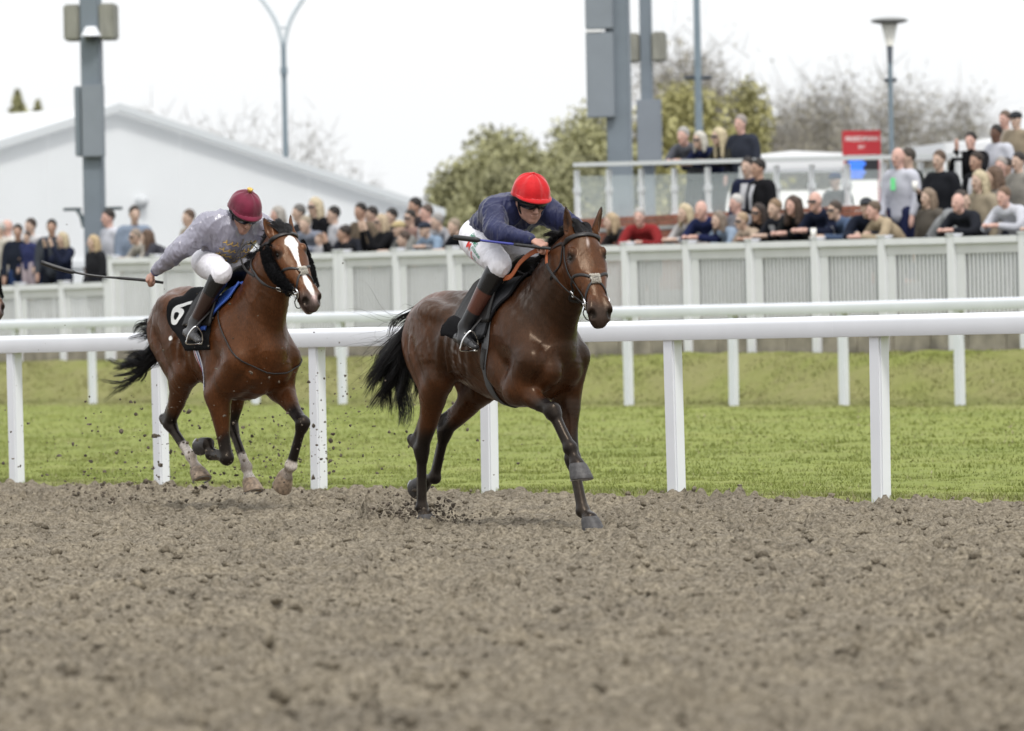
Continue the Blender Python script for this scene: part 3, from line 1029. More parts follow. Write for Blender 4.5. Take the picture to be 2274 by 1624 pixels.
    if kind == 1:
        dirs = dirs + r.normal(size=(nt_, 3)) * .07 + A((-.04, -.02, .0)) + .2 * np.stack([vnoise(roots, 60, 71), vnoise(roots, 70, 72), vnoise(roots, 50, 73)], 1)
        link('tail_hair', strands('tail_hair', roots, dirs, r.uniform(.40, .84, nt_) * (1.02 - .30 * f_), .0019, 15, 1.5, .95, (-.75, -.2, 0), 21, clump=44, tight=.55), HAIR(), td)
        fr_ = r.choice(nt_, 70)
        link('stray_hair', strands('stray_hair', roots[fr_], dirs[fr_] + A((-.3, -.1, .35)), r.uniform(.3, .6, 70), .0011, 14, 1.8, .5, (-1.6, -.5, .1), 22), HAIR(), td)
    else:
        dirs = dirs * .8 + r.normal(size=(nt_, 3)) * .12 + A((-.25, -.05, .0)) + .3 * np.stack([vnoise(roots, 60, 71), vnoise(roots, 70, 72), vnoise(roots, 50, 73)], 1)
        link('tail_hair', strands('tail_hair', roots, dirs, r.uniform(.2, .62, nt_) * (.45 + .6 * f_), .0017, 15, 1.4, .5, (-2.4, -1.2, .3), 23, clump=28, tight=.72), HAIR(), td)
    # ---- bridle
    L = LEATHER()
    br = L
    def strap(name, keys, w, th=.005, m=br, parent=o, per=7, off=.002):
        Pp, Nn = path(lambda t, g: W.head(t, g, off), keys, per)
        return link(name, ribbon_mesh(name, Pp, Nn, w, th), m, parent), Pp, Nn
    bb, _, _ = strap('browband', [(.035, a) for a in (-108, -80, -50, -20, 0, 20, 50, 80, 108)], .028, .011)
    strap('headpiece', [(.035, -108), (-.0, -125), (-.03, -155)], .02)
    for s in (-1, 1):
        strap('cheekpiece', [(.035, 106 * s), (.14, 112 * s), (.26, 108 * s), (.36, 103 * s), (.45, 105 * s)], .017, .005)
        nb, _, _ = strap('noseband', [(.345, 5 * s), (.325, 32 * s), (.30, 65 * s), (.29, 100 * s), (.31, 140 * s), (.33, 176 * s)], .018, .005)
        strap('grackle_strap', [(.35, -6 * s), (.385, 34 * s), (.43, 62 * s), (.475, 92 * s), (.50, 130 * s), (.50, 172 * s)], .015, .005)
        bp, bn = W.head(.478, 104 * s, .012)
        rg = link('bit_ring', tube_mesh('bit_ring', ring_pts(bp, bn, .036), .0052, 7), STEEL(), o)
        link('bit_bar', tube_mesh('bit_bar', [bp + hf.u * .0 - bn * .02 + hf.a * .0, bp + bn * .012], .009, 7), STEEL(), rg)
    tl = [W.head(t_, a_, .004)[0] for t_, a_ in ((.03, -112), (.08, -124), (.13, -134), (.17, -142))]
    tr_ = [W.head(t_, a_, .004)[0] for t_, a_ in ((.17, 142), (.13, 134), (.08, 124), (.03, 112))]
    link('throat_lash', tube_mesh('throat_lash', catmull(A(tl + [hf.p(.20, -.05, -.275), hf.p(.205, .05, -.275)] + tr_), 4), .0055, 6), L, o)
    lp = [W.head(.49, a, .02)[0] - hf.u * (.05 * (1 - abs(abs(a) - 180) / 80)) + hf.a * .02 for a in (100, 140, 180, 220, 260)]
    link('curb_strap', tube_mesh('curb_strap', catmull(A(lp), 6), .004, 6), L, o)
    # sheepskin pad at the crossing of the noseband
    pc, pn = W.head(.35, 0, .008)
    pad = link('noseband_pad', tube_mesh('noseband_pad', [pc - hf.s * .022, pc + hf.s * .022], .014, 10), L, o)
    pp = np.array([pc + hf.s * x + hf.a * (.012 * (1 if y else -1)) for y in (0, 1) for x in np.linspace(-.030, .030, 7)])
    link('wool', fuzz(pp, np.tile(pn, (len(pp), 1)), .012, .010, 1100, .014, 3 + kind, 'wool'), mat('white_wool', (.66, .63, .57), rough=.9), pad)
    if kind == 2:
        wl = mat('black_wool', (.009, .009, .010), rough=.95, spec=.1)
        for s in (-1, 1):
            Pp, Nn = path(lambda t, g: W.head(t, g, .012), [(.055, 106 * s), (.14, 114 * s), (.24, 118 * s), (.34, 118 * s), (.44, 116 * s)], 8)
            rl = roll('sheepskin_cheekpiece', Pp, Nn, .058, .034, wl, o)
            link('wool', fuzz(Pp, Nn, .058, .046, 2600, .02, 31 + s, 'wool'), wl, rl)
    return o, W, V, Fq
# ------------------------------------------------------------------ jockeys
def vnormals(V, Fq):
    a, b, c = V[Fq[:, 0]], V[Fq[:, 1]], V[Fq[:, 2]]
    fn = np.cross(b - a, c - a)
    N = np.zeros_like(V)
    for i in range(Fq.shape[1]):
        for k in range(3):
            N[:, k] += np.bincount(Fq[:, i], fn[:, k], len(V))
    return N / (np.linalg.norm(N, axis=1)[:, None] + 1e-12)

def crease(V, Fq, amp, f, seed, stretch=(1, 1, 1)):
    N = vnormals(V, Fq)
    q = V * A(stretch)
    d = np.maximum(0, 1 - 2.4 * np.abs(vnoise(q, f, seed))) ** 1.5 * 1.3 + .6 * np.maximum(0, 1 - 2.2 * np.abs(vnoise(q, f * 2.1, seed + 1))) ** 1.5 + .7 * vnoise(V, f * .4, seed + 2) - .4
    return V + N * (amp * d)[:, None]

def fist(F, wrist, d, n, ts, k=.006, sc_=1.0, curl=(62, 150, 215)):
    """closed hand: d along the hand, n back of hand, ts = +-1 side of the thumb"""
    d, n = nrm(d), A(n, float)
    n = nrm(n - d * (n @ d))
    a = np.cross(n, d) * ts
    w = A(wrist, float)
    kn = w + d * .085 * sc_
    F.chain([w, w + d * .04 * sc_, kn], [(.026 * sc_, .019 * sc_), (.036 * sc_, .016 * sc_), (.038 * sc_, .014 * sc_)], k=.012, side=a)
    for i, o in enumerate((.030, .011, -.009, -.028)):
        p = kn + a * o * sc_ - d * (.004 if i in (0, 3) else 0)
        ls = [(.040, .026, .020), (.044, .029, .021), (.041, .027, .020), (.033, .021, .018)][i]
        pts = [p - d * .012]
        q = p
        for l_, c_ in zip(ls, curl):
            al = math.radians(c_ + (i - 1.5) * 4)
            q = q + (d * math.cos(al) - n * math.sin(al)) * l_ * sc_
            pts.append(q)
        r = .0102 * sc_ if i < 3 else .009 * sc_
        F.chain(pts, [r, r * 1.02, r * .95, r * .85], k=k, side=a, per=4)
        F.ell(p + n * .004, .0105 * sc_, k=.008)
    b = w + d * .03 * sc_ + a * .03 * sc_
    t1 = b + (d * .55 + a * .55 - n * .35) * .038 * sc_
    t2 = t1 + (d * .75 - a * .25 - n * .6) * .032 * sc_
    t3 = t2 + (d * .35 - a * .75 - n * .45) * .026 * sc_
    F.chain([b, t1, t2, t3], [.015 * sc_, .0125 * sc_, .0115 * sc_, .009 * sc_], k=.008, side=n, per=4)

def head_field(F, c, f, u, k=1.0):
    f = nrm(f); u = nrm(A(u, float) - f * (A(u, float) @ f)); l = np.cross(u, f)
    ax = A((f, l, u))
    p = lambda a, b, d: c + f * a + l * b + u * d
    F.ell(p(-.005, 0, .03), (.098, .077, .10), k=.02, axes=ax)
    F.chain([p(.045, 0, .0), p(.05, 0, -.06), p(.066, 0, -.112)], [(.064, .042, .05), (.058, .038, .05), (.026, .022, .022)], k=.03, side=l)
    F.chain([p(.0, .06, -.05), p(.03, .05, -.09), p(.062, .018, -.112)], [.02, .018, .015], k=.02)
    F.chain([p(.0, -.06, -.05), p(.03, -.05, -.09), p(.062, -.018, -.112)], [.02, .018, .015], k=.02)
    F.chain([p(.088, -.04, .008), p(.096, 0, .014), p(.088, .04, .008)], [.012, .013, .012], k=.016)
    F.chain([p(.092, 0, .0), p(.104, 0, -.022), p(.117, 0, -.045)], [.009, .011, .013], k=.010)
    for s in (-1, 1):
        F.ell(p(.104, .011 * s, -.048), (.012, .009, .008), k=.008, axes=ax)
        F.ell(p(.066, .044 * s, -.03), (.022, .020, .018), k=.016, axes=ax)
        F.ell(p(.095, .031 * s, -.008), (.018, .017, .012), k=.012, axes=ax, sub=True)
        F.ell(p(-.012, .08 * s, -.012), (.024, .010, .034), k=.008, axes=ax)
        F.ell(p(-.002, .088 * s, -.012), (.013, .007, .019), k=.006, axes=ax, sub=True)
    F.ell(p(.090, 0, -.073), (.013, .026, .007), k=.008, axes=ax)
    F.ell(p(.088, 0, -.086), (.012, .022, .008), k=.008, axes=ax)
    F.chain([p(.108, -.022, -.0795), p(.113, 0, -.0785), p(.108, .022, -.0795)], [.0028] * 3, k=.005, sub=True)
    F.ell(p(.075, 0, -.108), (.018, .022, .016), k=.014, axes=ax)
    return f, u, l

def helmet_mesh(c, f, l, u, r, gather):
    """soft silk over a skull cap, gathered to a button; returns vertices and quads"""
    nt_, nphi = 72, 26
    V = []
    for j in range(nphi + 1):
        ph = math.radians(3 + 93 * j / nphi)
        for i in range(nt_):
            th = 2 * math.pi * i / nt_
            g = gather * math.cos(8 * th + .6 * math.sin(3 * th)) * math.sin(ph) ** .5 * math.exp(-1.1 * ph)
            g += .0022 * math.sin(5 * th + 3 * ph) * math.sin(ph) + .0016 * math.sin(23 * th) * (ph > 1.35)
            band = .004 * math.exp(-((ph - 1.66) / .07) ** 2)
            e = 1 + g / .12 + band / .12
            x, y, z = math.sin(ph) * math.cos(th), math.sin(ph) * math.sin(th), math.cos(ph)
            dip = .018 * (1 - math.cos(th)) / 2 * sstep(1.0, 1.75, ph)      # lower at the back
            V.append(c + f * x * r[0] * e + l * y * r[1] * e + u * (z * r[2] * e - dip))
    F = [(j * nt_ + i, j * nt_ + (i + 1) % nt_, (j + 1) * nt_ + (i + 1) % nt_, (j + 1) * nt_ + i) for j in range(nphi) for i in range(nt_)]
    V = A(V)
    k = len(V)
    V = np.vstack([V, c + u * r[2], c - u * .01])
    F += [(i, (i + 1) % nt_, k, k) for i in range(nt_)]
    b = nphi * nt_
    # rolled rim
    ring = V[b:b + nt_]
    V = np.vstack([V, c + (ring - c) * .96 - u * .006])
    F += [(b + i, b + (i + 1) % nt_, k + 2 + (i + 1) % nt_, k + 2 + i) for i in range(nt_)]
    return V, F

def poly_mesh(name, V, F, smooth=True):
    me = bpy.data.meshes.new(name)
    me.from_pydata([tuple(v) for v in V], [], [tuple(dict.fromkeys(int(i) for i in f)) for f in F])
    bm = bmesh.new(); bm.from_mesh(me); bmesh.ops.recalc_face_normals(bm, faces=bm.faces); bm.to_mesh(me); bm.free()
    if smooth: me.polygons.foreach_set('use_smooth', np.ones(len(me.polygons), bool))
    me.update()
    return me

def build_rider(kind, Q, frame, label):
    side = A((0, 1, 0))
    pel, che, nek = Q['pelvis'], Q['chest'], Q['neck']
    hc = Q['head']
    lo = A((min(Q['R']['wr'][0], Q['R']['heel'][0], -.55) - .2, -.75, 1.0)); hi = A((.85, .62, 2.35))
    # ---- body: one continuous figure
    B = Field(lo, hi, .0052)
    B.chain([pel, lerp(pel, che, .5), che, lerp(che, nek, .7)], [(.125, .085), (.125, .085), (.145, .095), (.10, .07)], k=.02)
    B.chain([lerp(che, nek, .6), nek, hc + nrm(Q['f']) * -.015 - nrm(Q['u']) * .07], [(.07, .06), (.054, .056), (.052, .056)], k=.03)
    for nm, s in (('R', -1), ('L', 1)):
        q = Q[nm]
        B.chain([lerp(q['sh'], nek, .3), q['sh'], lerp(q['sh'], q['el'], .5), q['el'], lerp(q['el'], q['wr'], .35), q['wr']], [.05, .05, .043, .038, .036, (.026, .022)], k=.03)
        fist(B, q['wr'] + nrm(q['hd']) * .012, q['hd'], q['hn'], q['ts'])
        B.chain([q['hip'], lerp(q['hip'], q['knee'], .5), q['knee'], lerp(q['knee'], q['ank'], .4), q['ank']], [.078, .07, .055, .048, .034], k=.03)
        B.chain([q['heel'], lerp(q['heel'], q['toe'], .35), lerp(q['heel'], q['toe'], .9)], [.02, .022, .012], k=.01)
    f, u, l = head_field(B, hc, Q['f'], Q['u'])
    V, Fq = B.mesh(1)
    skin = mat('jockey_skin', (.40, .22, .165), rough=.5, vary=.12, scale=30, bump=.05, bscale=120)
    o = link('person', np_mesh('person', V, Fq), skin, loc=frame[:3], rotz=R(frame[3] - 90))
    tag(o, label, 'jockey', 'jockeys riding the galloping horses')
    # ---- silks
    S = Field(lo, hi, .006)
    wr = (.0008, .075, 2.3, 1.0) if kind == 1 else (.0010, .07, 2.6, 2.0)
    S.chain([lerp(pel, che, .12), lerp(pel, che, .55), che, lerp(che, nek, .75)], [(.165, .112, .115), (.182, .13, .13), (.195, .142, .14), (.112, .095, .088)], k=.02, wr=wr)
    for nm, s in (('R', -1), ('L', 1)):
        q = Q[nm]
        we = lerp(q['el'], q['wr'], .93)
        S.chain([lerp(q['sh'], nek, .45), q['sh'], lerp(q['sh'], q['el'], .5), q['el'], lerp(q['el'], q['wr'], .5), we],
                [.072, .090, .080, .069, .056, .038], k=.055, wr=(wr[0], .085, 2.6, 3.0 + s), per=6)
    S.chain([lerp(che, nek, .55), nek + (hc - nek) * .12], [(.085, .08), (.066, .066)], k=.03)
    Vs, Fs = S.mesh(1)
    Vs = crease(Vs, Fs, .0078 if kind == 1 else .0085, 17 if kind == 1 else 19, 8 + kind, (1, .8, .55))
    Vs = crease(Vs, Fs, .0026, 46, 18 + kind, (1, .8, .5))
    if kind == 1:
        ms = mat('navy_silks', (.012, .0155, .056), rough=.5, spec=.22, vary=.25, scale=5, bump=.25, bscale=26, stretch=(1, 1, .5), sheen=.2, bdist=.01)
    else:
        ms = mat('grey_satin', (.235, .228, .285), rough=.26, spec=.9, vary=.12, scale=5, bump=.7, bscale=16, stretch=(1, 1, .5), bdist=.02)
    jk = link('silks', np_mesh('silks', Vs, Fs), ms, o)
    jk['label'] = 'navy blue racing silks' if kind == 1 else 'shiny lavender grey racing silks with gold braid'
    bv = BVHTree.FromPolygons([tuple(v) for v in Vs], [tuple(int(i) for i in f_) for f_ in Fs])
    # ---- breeches
    D = Field(lo, hi, .006)
    D.chain([lerp(pel, che, .25), pel, pel + A((-.05, 0, -.03))], [(.15, .115, .10), (.16, .135, .12), (.13, .105, .10)], k=.03)
    for nm, s in (('R', -1), ('L', 1)):
        q = Q[nm]
        D.chain([lerp(q['hip'], pel, .2), lerp(q['hip'], q['knee'], .35), lerp(q['hip'], q['knee'], .8), q['knee'], lerp(q['knee'], q['ank'], .16)],
                [.118, .104, .082, .074, .054], k=.045, wr=(.0012, .05, 1.4, 5.0 + s), per=6)
    Vd, Fd = D.mesh(1)
    Vd = crease(Vd, Fd, .0030, 27, 14, (1, 1, .5))
    Vd = crease(Vd, Fd, .0012, 70, 15, (1, 1, .5))
    bc = link('breeches', np_mesh('breeches', Vd, Fd), mat('white_breeches', (.72, .71, .76), rough=.6, bump=.2, bscale=30, bdist=.008, sheen=.1), o)
    bd = BVHTree.FromPolygons([tuple(v) for v in Vd], [tuple(int(i) for i in f_) for f_ in Fd])
    # ---- boots
    lea = mat('boot_leather', attr='Col', rough=.25, spec=.4, bump=.08, bscale=60)
    for nm, s in (('R', -1), ('L', 1)):
        q = Q[nm]
        T = Field(np.minimum(np.minimum(q['knee'], q['ank']), q['toe']) - .16, np.maximum(np.maximum(q['knee'], q['ank']), q['toe']) + .16, .0055)
        st, an = lerp(q['knee'], q['ank'], .14), q['ank']
        T.chain([st, lerp(st, an, .33), lerp(st, an, .7), an], [.071, .061, .049, .043], k=.02)
        T.chain([q['heel'], lerp(q['heel'], q['toe'], .45) + A((0, 0, .012)), q['toe']], [(.032, .034), (.036, .034), (.026, .02)], k=.025, side=(0, 1, 0))
        T.chain([an, lerp(q['heel'], q['toe'], .3)], [.043, .038], k=.02)
        Vb, Fb = T.mesh(1)
        d, p = seg_dist(Vb, [q['knee'], q['ank'], lerp(q['heel'], q['toe'], .5)])
        if kind == 1:
            mid, low = A((.095, .036, .026)), A((.022, .022, .024))
            c = np.tile(A((.012, .012, .013)), (len(Vb), 1))
            w1 = sstep(.40, .42, p)[:, None]; c = c * (1 - w1) + mid * w1
            w2 = sstep(.74, .76, p)[:, None]; c = c * (1 - w2) + low * w2
        else:
            mid, low = A((.040, .022, .018)), A((.055, .055, .058))
            c = np.tile(A((.012, .012, .013)), (len(Vb), 1))
            w1 = sstep(.40, .42, p)[:, None]; c = c * (1 - w1) + mid * w1
            w2 = sstep(.88, .92, p)[:, None]; c = c * (1 - w2) + low * w2
        bt = link('boot', np_mesh('boot', Vb, Fb, cols=c), lea, o)
        # stirrup iron
        m0 = lerp(q['heel'], q['toe'], .68)
        fw = nrm(q['toe'] - q['heel']); sd = nrm(np.cross(fw, (0, 0, 1))); up = np.cross(sd, fw)
        pts = [m0 - up * .042 - sd * .055, m0 - up * .042 + sd * .055, m0 - up * .01 + sd * .06, m0 + up * .04 + sd * .045, m0 + up * .085, m0 + up * .04 - sd * .045, m0 - up * .01 - sd * .06, m0 - up * .042 - sd * .055]
        link('stirrup_iron', tube_mesh('stirrup_iron', catmull(A(pts), 4), .0065, 7), STEEL(), o)
        a0 = lerp(q['knee'], q['ank'], .35) + A((.0, -.075 * s, 0))
        Pl = catmull(A([m0 + up * .085, lerp(m0 + up * .085, a0, .5) + A((0, -.03 * s, 0)), a0]), 6)
        link('stirrup_leather', ribbon_mesh('stirrup_leather', Pl, np.tile(A((0, s, 0)), (len(Pl), 1)), .018, .004), LEATHER(), o)
    # ---- helmet
    hcen = hc + u * .052 - f * .006
    rad = (.136, .119, .120)
    Vh, Fh = helmet_mesh(hcen, f, l, u, rad, .012 if kind == 1 else .006)
    if kind == 1:
        mh_ = mat('red_silk', (.48, .008, .012), rough=.6, spec=.12, vary=.14, scale=8, bump=.45, bscale=22, sheen=.3)
    else:
        mh_ = mat('maroon_velvet', (.125, .006, .027), rough=.75, spec=.3, vary=.3, scale=9, bump=.3, bscale=22, sheen=.25)
    hm = link('helmet', poly_mesh('helmet', Vh, Fh), mh_, o)
    hm['label'] = 'red silk covered riding helmet' if kind == 1 else 'maroon velvet covered riding helmet'
    pk = []
    na = 25
    for j, (rr, dz_) in enumerate(((.98, .0), (1.08, -.003), (1.19, -.010), (1.19, -.014), (1.08, -.009), (.97, -.007))):
        for i in range(na):
            th = math.radians(-74 + 148 * i / (na - 1))
            w = math.cos(th * 90 / 74 * math.pi / 180 * 57.3) if False else max(0.0, math.cos(th * 90 / 74))
            e = 1 + (rr - 1) * w ** .6
            pk.append(hcen + f * math.cos(th) * rad[0] * e + l * math.sin(th) * rad[1] * e + u * (-.004 + dz_ * (1 + w)))
    Fp = [(j * na + i, j * na + i + 1, ((j + 1) % 6) * na + i + 1, ((j + 1) % 6) * na + i) for j in range(6) for i in range(na - 1)]
    link('peak', poly_mesh('peak', pk, Fp), mh_, hm)
    bm = bmesh.new(); bmesh.ops.create_uvsphere(bm, u_segments=14, v_segments=8, radius=.013)
    if kind == 1:
        b_ = link('button', bm_mesh('button', bm, True), mh_, hm); b_.location = hcen + u * (rad[2] + .002); b_.scale = (1, 1, .7)
    else:
        bm.free()
        gold = mat('gold_braid', (.62, .42, .12), rough=.4, metal=.6)
        Vc, Fc = [], []
        r_ = np.random.default_rng(4)
        for i in range(9):
            a = 2 * math.pi * i / 9
            dr = nrm(f * math.cos(a) * .9 + l * math.sin(a) * .9 + u * (.9 + .4 * (i % 2)))
            v, ff = tube_arrays([hcen + u * (rad[2] - .006), hcen + u * (rad[2] + .004) + dr * .016, hcen + u * (rad[2] + .006) + dr * .030], [.010, .008, .004], 6)
            n_ = len(Vc); Vc += list(v); Fc += [tuple(x + n_ for x in q_) for q_ in ff]
        link('crown_tassel', poly_mesh('crown_tassel', Vc, Fc), gold, hm)
    # ---- goggles
    def gog(th, z, off=0.0):
        a = math.radians(th)
        rx, ry = .102 + off, .084 + off
        return hc + f * (math.cos(a) * rx + .004) + l * math.sin(a) * ry + u * z
    ths = np.linspace(-74, 74, 31)
    Vg = []
    for z, o_ in ((.026, .004), (.024, .014), (.0, .018), (-.028, .014), (-.033, .004)):
        for t in ths:
            nose = .014 * math.exp(-(t / 13) ** 2) if z < 0 else 0
            edge = 1 - .35 * (abs(t) / 74) ** 3
            Vg.append(gog(t, z * edge + nose, o_ if abs(t) < 70 else .004))
    n_ = len(ths)
    Fg = [(j * n_ + i, j * n_ + i + 1, (j + 1) * n_ + i + 1, (j + 1) * n_ + i) for j in range(4) for i in range(n_ - 1)]
    gg = link('goggles', poly_mesh('goggles', Vg, Fg), mat('goggle_lens', (.012, .012, .014), rough=.12, spec=.6), o)
    Pb, Nb = [], []
    for t in np.linspace(-180, 180, 61):
        a = math.radians(t)
        q_ = hc + f * (math.cos(a) * .120) + l * math.sin(a) * .101 + u * (.022 - .010 * (1 - math.cos(a)))
        Pb.append(q_); Nb.append(nrm(f * math.cos(a) + l * math.sin(a)))
    link('goggle_strap', ribbon_mesh('goggle_strap', Pb, Nb, .030, .004), mat('goggle_band', (.010, .010, .011), rough=.7, spec=.2), gg)
    place = lambda x, y: gog(-18 + math.degrees(x / .10) * -1 if False else (22 if kind == 1 else 14) + math.degrees(x / .10), .025 + y, .0265)
    surf_text('lettering', 'LAS', .021, place, mat('white_print', (.75, .75, .75), rough=.6), gg, bold=True)
    # chin strap
    for s in (-1, 1):
        cp = [hc + l * .082 * s + u * .02, hc + l * .078 * s + f * .02 - u * .05, hc + f * .05 + l * .035 * s - u * .112, hc + f * .062 - u * .128]
        link('chin_strap', tube_mesh('chin_strap', catmull(A(cp), 5), .007, 6), mat('goggle_band', (.010, .010, .011), rough=.7, spec=.2), hm)
    return o, dict(bv=bv, bd=bd, f=f, u=u, l=l, silks=jk, breeches=bc)

R1 = dict(
    pelvis=A((-.30, 0, 1.845)), chest=A((-.03, 0, 1.965)), neck=A((.085, 0, 2.015)), head=A((.185, .0, 2.045)),
    f=(.92, -.22, -.31), u=(.30, -.05, .95),
    R=dict(sh=A((.02, -.175, 1.985)), el=A((.205, -.275, 1.85)), wr=A((.415, -.165, 1.795)), hd=(.80, .42, -.42), hn=(.35, -.15, .9), ts=1,
           hip=A((-.275, -.10, 1.815)), knee=A((.145, -.215, 1.645)), ank=A((-.125, -.30, 1.265)), heel=A((-.185, -.315, 1.195)), toe=A((.045, -.345, 1.135))),
    L=dict(sh=A((.06, .175, 1.995)), el=A((.22, .33, 1.85)), wr=A((.415, .15, 1.785)), hd=(.80, -.42, -.42), hn=(.35, .15, .9), ts=-1,
           hip=A((-.275, .10, 1.815)), knee=A((.13, .215, 1.645)), ank=A((-.125, .30, 1.265)), heel=A((-.185, .315, 1.195)), toe=A((.045, .345, 1.135))),
)
R2 = dict(
    pelvis=A((-.275, 0, 1.80)), chest=A((-.045, 0, 1.985)), neck=A((.03, 0, 2.085)), head=A((.105, .0, 2.115)),
    f=(.84, -.12, -.53), u=(.53, 0, .84),
    R=dict(sh=A((-.055, -.185, 2.04)), el=A((-.185, -.375, 1.85)), wr=A((-.385, -.45, 1.717)), hd=(-.78, -.22, -.52), hn=(-.1, -.75, .5), ts=1,
           hip=A((-.265, -.105, 1.775)), knee=A((.165, -.225, 1.69)), ank=A((-.095, -.305, 1.345)), heel=A((-.165, -.33, 1.275)), toe=A((.055, -.36, 1.215))),
    L=dict(sh=A((.04, .175, 2.035)), el=A((.10, .31, 1.83)), wr=A((.26, .12, 1.80)), hd=(.85, -.35, -.2), hn=(.2, .2, .9), ts=-1,
           hip=A((-.265, .105, 1.775)), knee=A((.15, .225, 1.69)), ank=A((-.095, .305, 1.345)), heel=A((-.165, .33, 1.275)), toe=A((.055, .36, 1.215))),
)
# ------------------------------------------------------------------ the course: everything below is laid out along the running rail
RAIL = (-4.17622, 47.78319, 0.0)
RAIL_ROT = R(35.715 - 90)
_r = A((math.sin(R(35.715)), -math.cos(R(35.715)), 0)); _l = A((math.cos(R(35.715)), math.sin(R(35.715)), 0))
def rw(s, w, z=0.0):
    """rail frame (along, across, up) to world"""
    return A(RAIL) + _r * s + _l * w + A((0, 0, z))
def to_rail(X, Y):
    dx, dy = X - RAIL[0], Y - RAIL[1]
    return dx * _r[0] + dy * _r[1], dx * _l[0] + dy * _l[1]

W_FAR, W_FENCE = 21.2, 23.0
def ground_z(s, w):
    """turf, bank and the spectators' lawn"""
    z = .20 * sstep(0, 21, w) + (.07 * sstep(-14, -34, s)) * sstep(8, 21, w)
    z = z + .66 * sstep(21.3, 22.75, w)
    z = z + (.52 + .13 * sstep(-22, -32, s)) * sstep(22.98, 23.06, w)
    return z

def fft_noise(nx, ny, dx, dy, lo, hi, seed):
    """band-limited noise, wavelengths lo..hi metres, unit variance"""
    r = np.random.default_rng(seed)
    fx = np.fft.fftfreq(nx, dx)[:, None]; fy = np.fft.rfftfreq(ny, dy)[None, :]
    f = np.sqrt(fx ** 2 + fy ** 2)
    m = np.exp(-((np.log(np.maximum(f, 1e-6)) - math.log(1 / math.sqrt(lo * hi))) / (.5 * math.log(hi / lo) + .15)) ** 2)
    sp = (r.normal(size=(nx, ny // 2 + 1)) + 1j * r.normal(size=(nx, ny // 2 + 1))) * m
    n = np.fft.irfft2(sp, (nx, ny))
    return ((n - n.mean()) / n.std()).astype(np.float32)

# wide earth sheet, to the horizon
bm = bmesh.new()
bmesh.ops.create_grid(bm, x_segments=40, y_segments=40, size=900)
o = link('ground', bm_mesh('ground', bm), mat('far_earth', (.13, .13, .07), rough=.95, vary=.25, scale=.2), loc=(0, 500, -.22))
tag(o, kind='structure')

def sand_mat():
    m = bpy.data.materials.new('track_sand')
    m.use_nodes = True
    nt = m.node_tree; N, L = nt.nodes.new, nt.links.new
    b = nt.nodes['Principled BSDF']
    b.inputs['Roughness'].default_value = .92
    b.inputs['Specular IOR Level'].default_value = .15
    tc = N('ShaderNodeTexCoord')
    def noise(sc_, det=5, rough=.6):
        n = N('ShaderNodeTexNoise'); n.inputs['Scale'].default_value = sc_; n.inputs['Detail'].default_value = det; n.inputs['Roughness'].default_value = rough
        L(tc.outputs['Object'], n.inputs['Vector']); return n.outputs[0]
    def ramp(src, stops):
        r = N('ShaderNodeValToRGB'); e = r.color_ramp.elements
        e[0].position, e[0].color = stops[0][0], (*stops[0][1], 1)
        e[1].position, e[1].color = stops[-1][0], (*stops[-1][1], 1)
        for p, c in stops[1:-1]:
            x = e.new(p); x.color = (*c, 1)
        L(src, r.inputs[0]); return r.outputs[0]
    c1 = ramp(noise(38, 7, .75), [(.31, (.052, .043, .031)), (.43, (.137, .117, .087)), (.54, (.232, .201, .153)), (.70, (.365, .322, .25))])
    c2 = ramp(noise(1.1, 4), [(.35, (.86, .86, .87)), (.65, (1.10, 1.09, 1.06))])
    mx = N('ShaderNodeMix'); mx.data_type = 'RGBA'; mx.blend_type = 'MULTIPLY'; mx.inputs[0].default_value = 1
    L(c1, mx.inputs[6]); L(c2, mx.inputs[7])
    L(mx.outputs[2], b.inputs['Base Color'])
    bp = N('ShaderNodeBump'); bp.inputs['Strength'].default_value = .8; bp.inputs['Distance'].default_value = .014
    L(noise(130, 6, .7), bp.inputs['Height']); L(bp.outputs[0], b.inputs['Normal'])
    return m
SAND = sand_mat()

def sand_height(X, Y):
    """smooth part of the track: slightly hollow, with a lip thrown up against the rail"""
    s, w = to_rail(X, Y)
    return -.05 + .06 * sstep(-1.5, -.45, w) - .10 * sstep(-.22, -.05, w)

# sand track: a fine clumpy sheet where the picture looks, a coarse sheet round it
dx, dy = .021, .030
xs = np.arange(-6.2, 6.2, dx); ys = np.arange(13.5, 52, dy)
nx, ny = len(xs), len(ys)
X, Y = np.meshgrid(xs, ys, indexing='ij')
hgt = .0085 * np.abs(fft_noise(nx, ny, dx, dy, .08, .14, 1)) + .0215 * np.abs(fft_noise(nx, ny, dx, dy, .16, .34, 2)) + .012 * fft_noise(nx, ny, dx, dy, .5, 1.3, 3)
pk = np.maximum(fft_noise(nx, ny, dx, dy, .09, .2, 4) - 1.55, 0)
hgt += .022 * np.minimum(pk, 1.1) - .018 * np.maximum(fft_noise(nx, ny, dx, dy, .2, .45, 5) - 1.4, 0)
hgt *= 1 + .35 * fft_noise(nx, ny, dx, dy, 2, 6, 6).clip(-1.5, 1.5) * .5
# hoof-thrown heaps beside the leading horse's planted feet
for (hx, hy, rr, hh) in ((-.92, 36.5, .24, .075), (-.50, 36.2, .18, .05), (-.75, 36.45, .10, -.02), (-2.9, 41.2, .35, .04)):
    hgt += hh * np.exp(-(((X - hx) / rr) ** 2 + ((Y - hy) / rr) ** 2)) * (1 + .4 * fft_noise(nx, ny, dx, dy, .05, .1, 9))
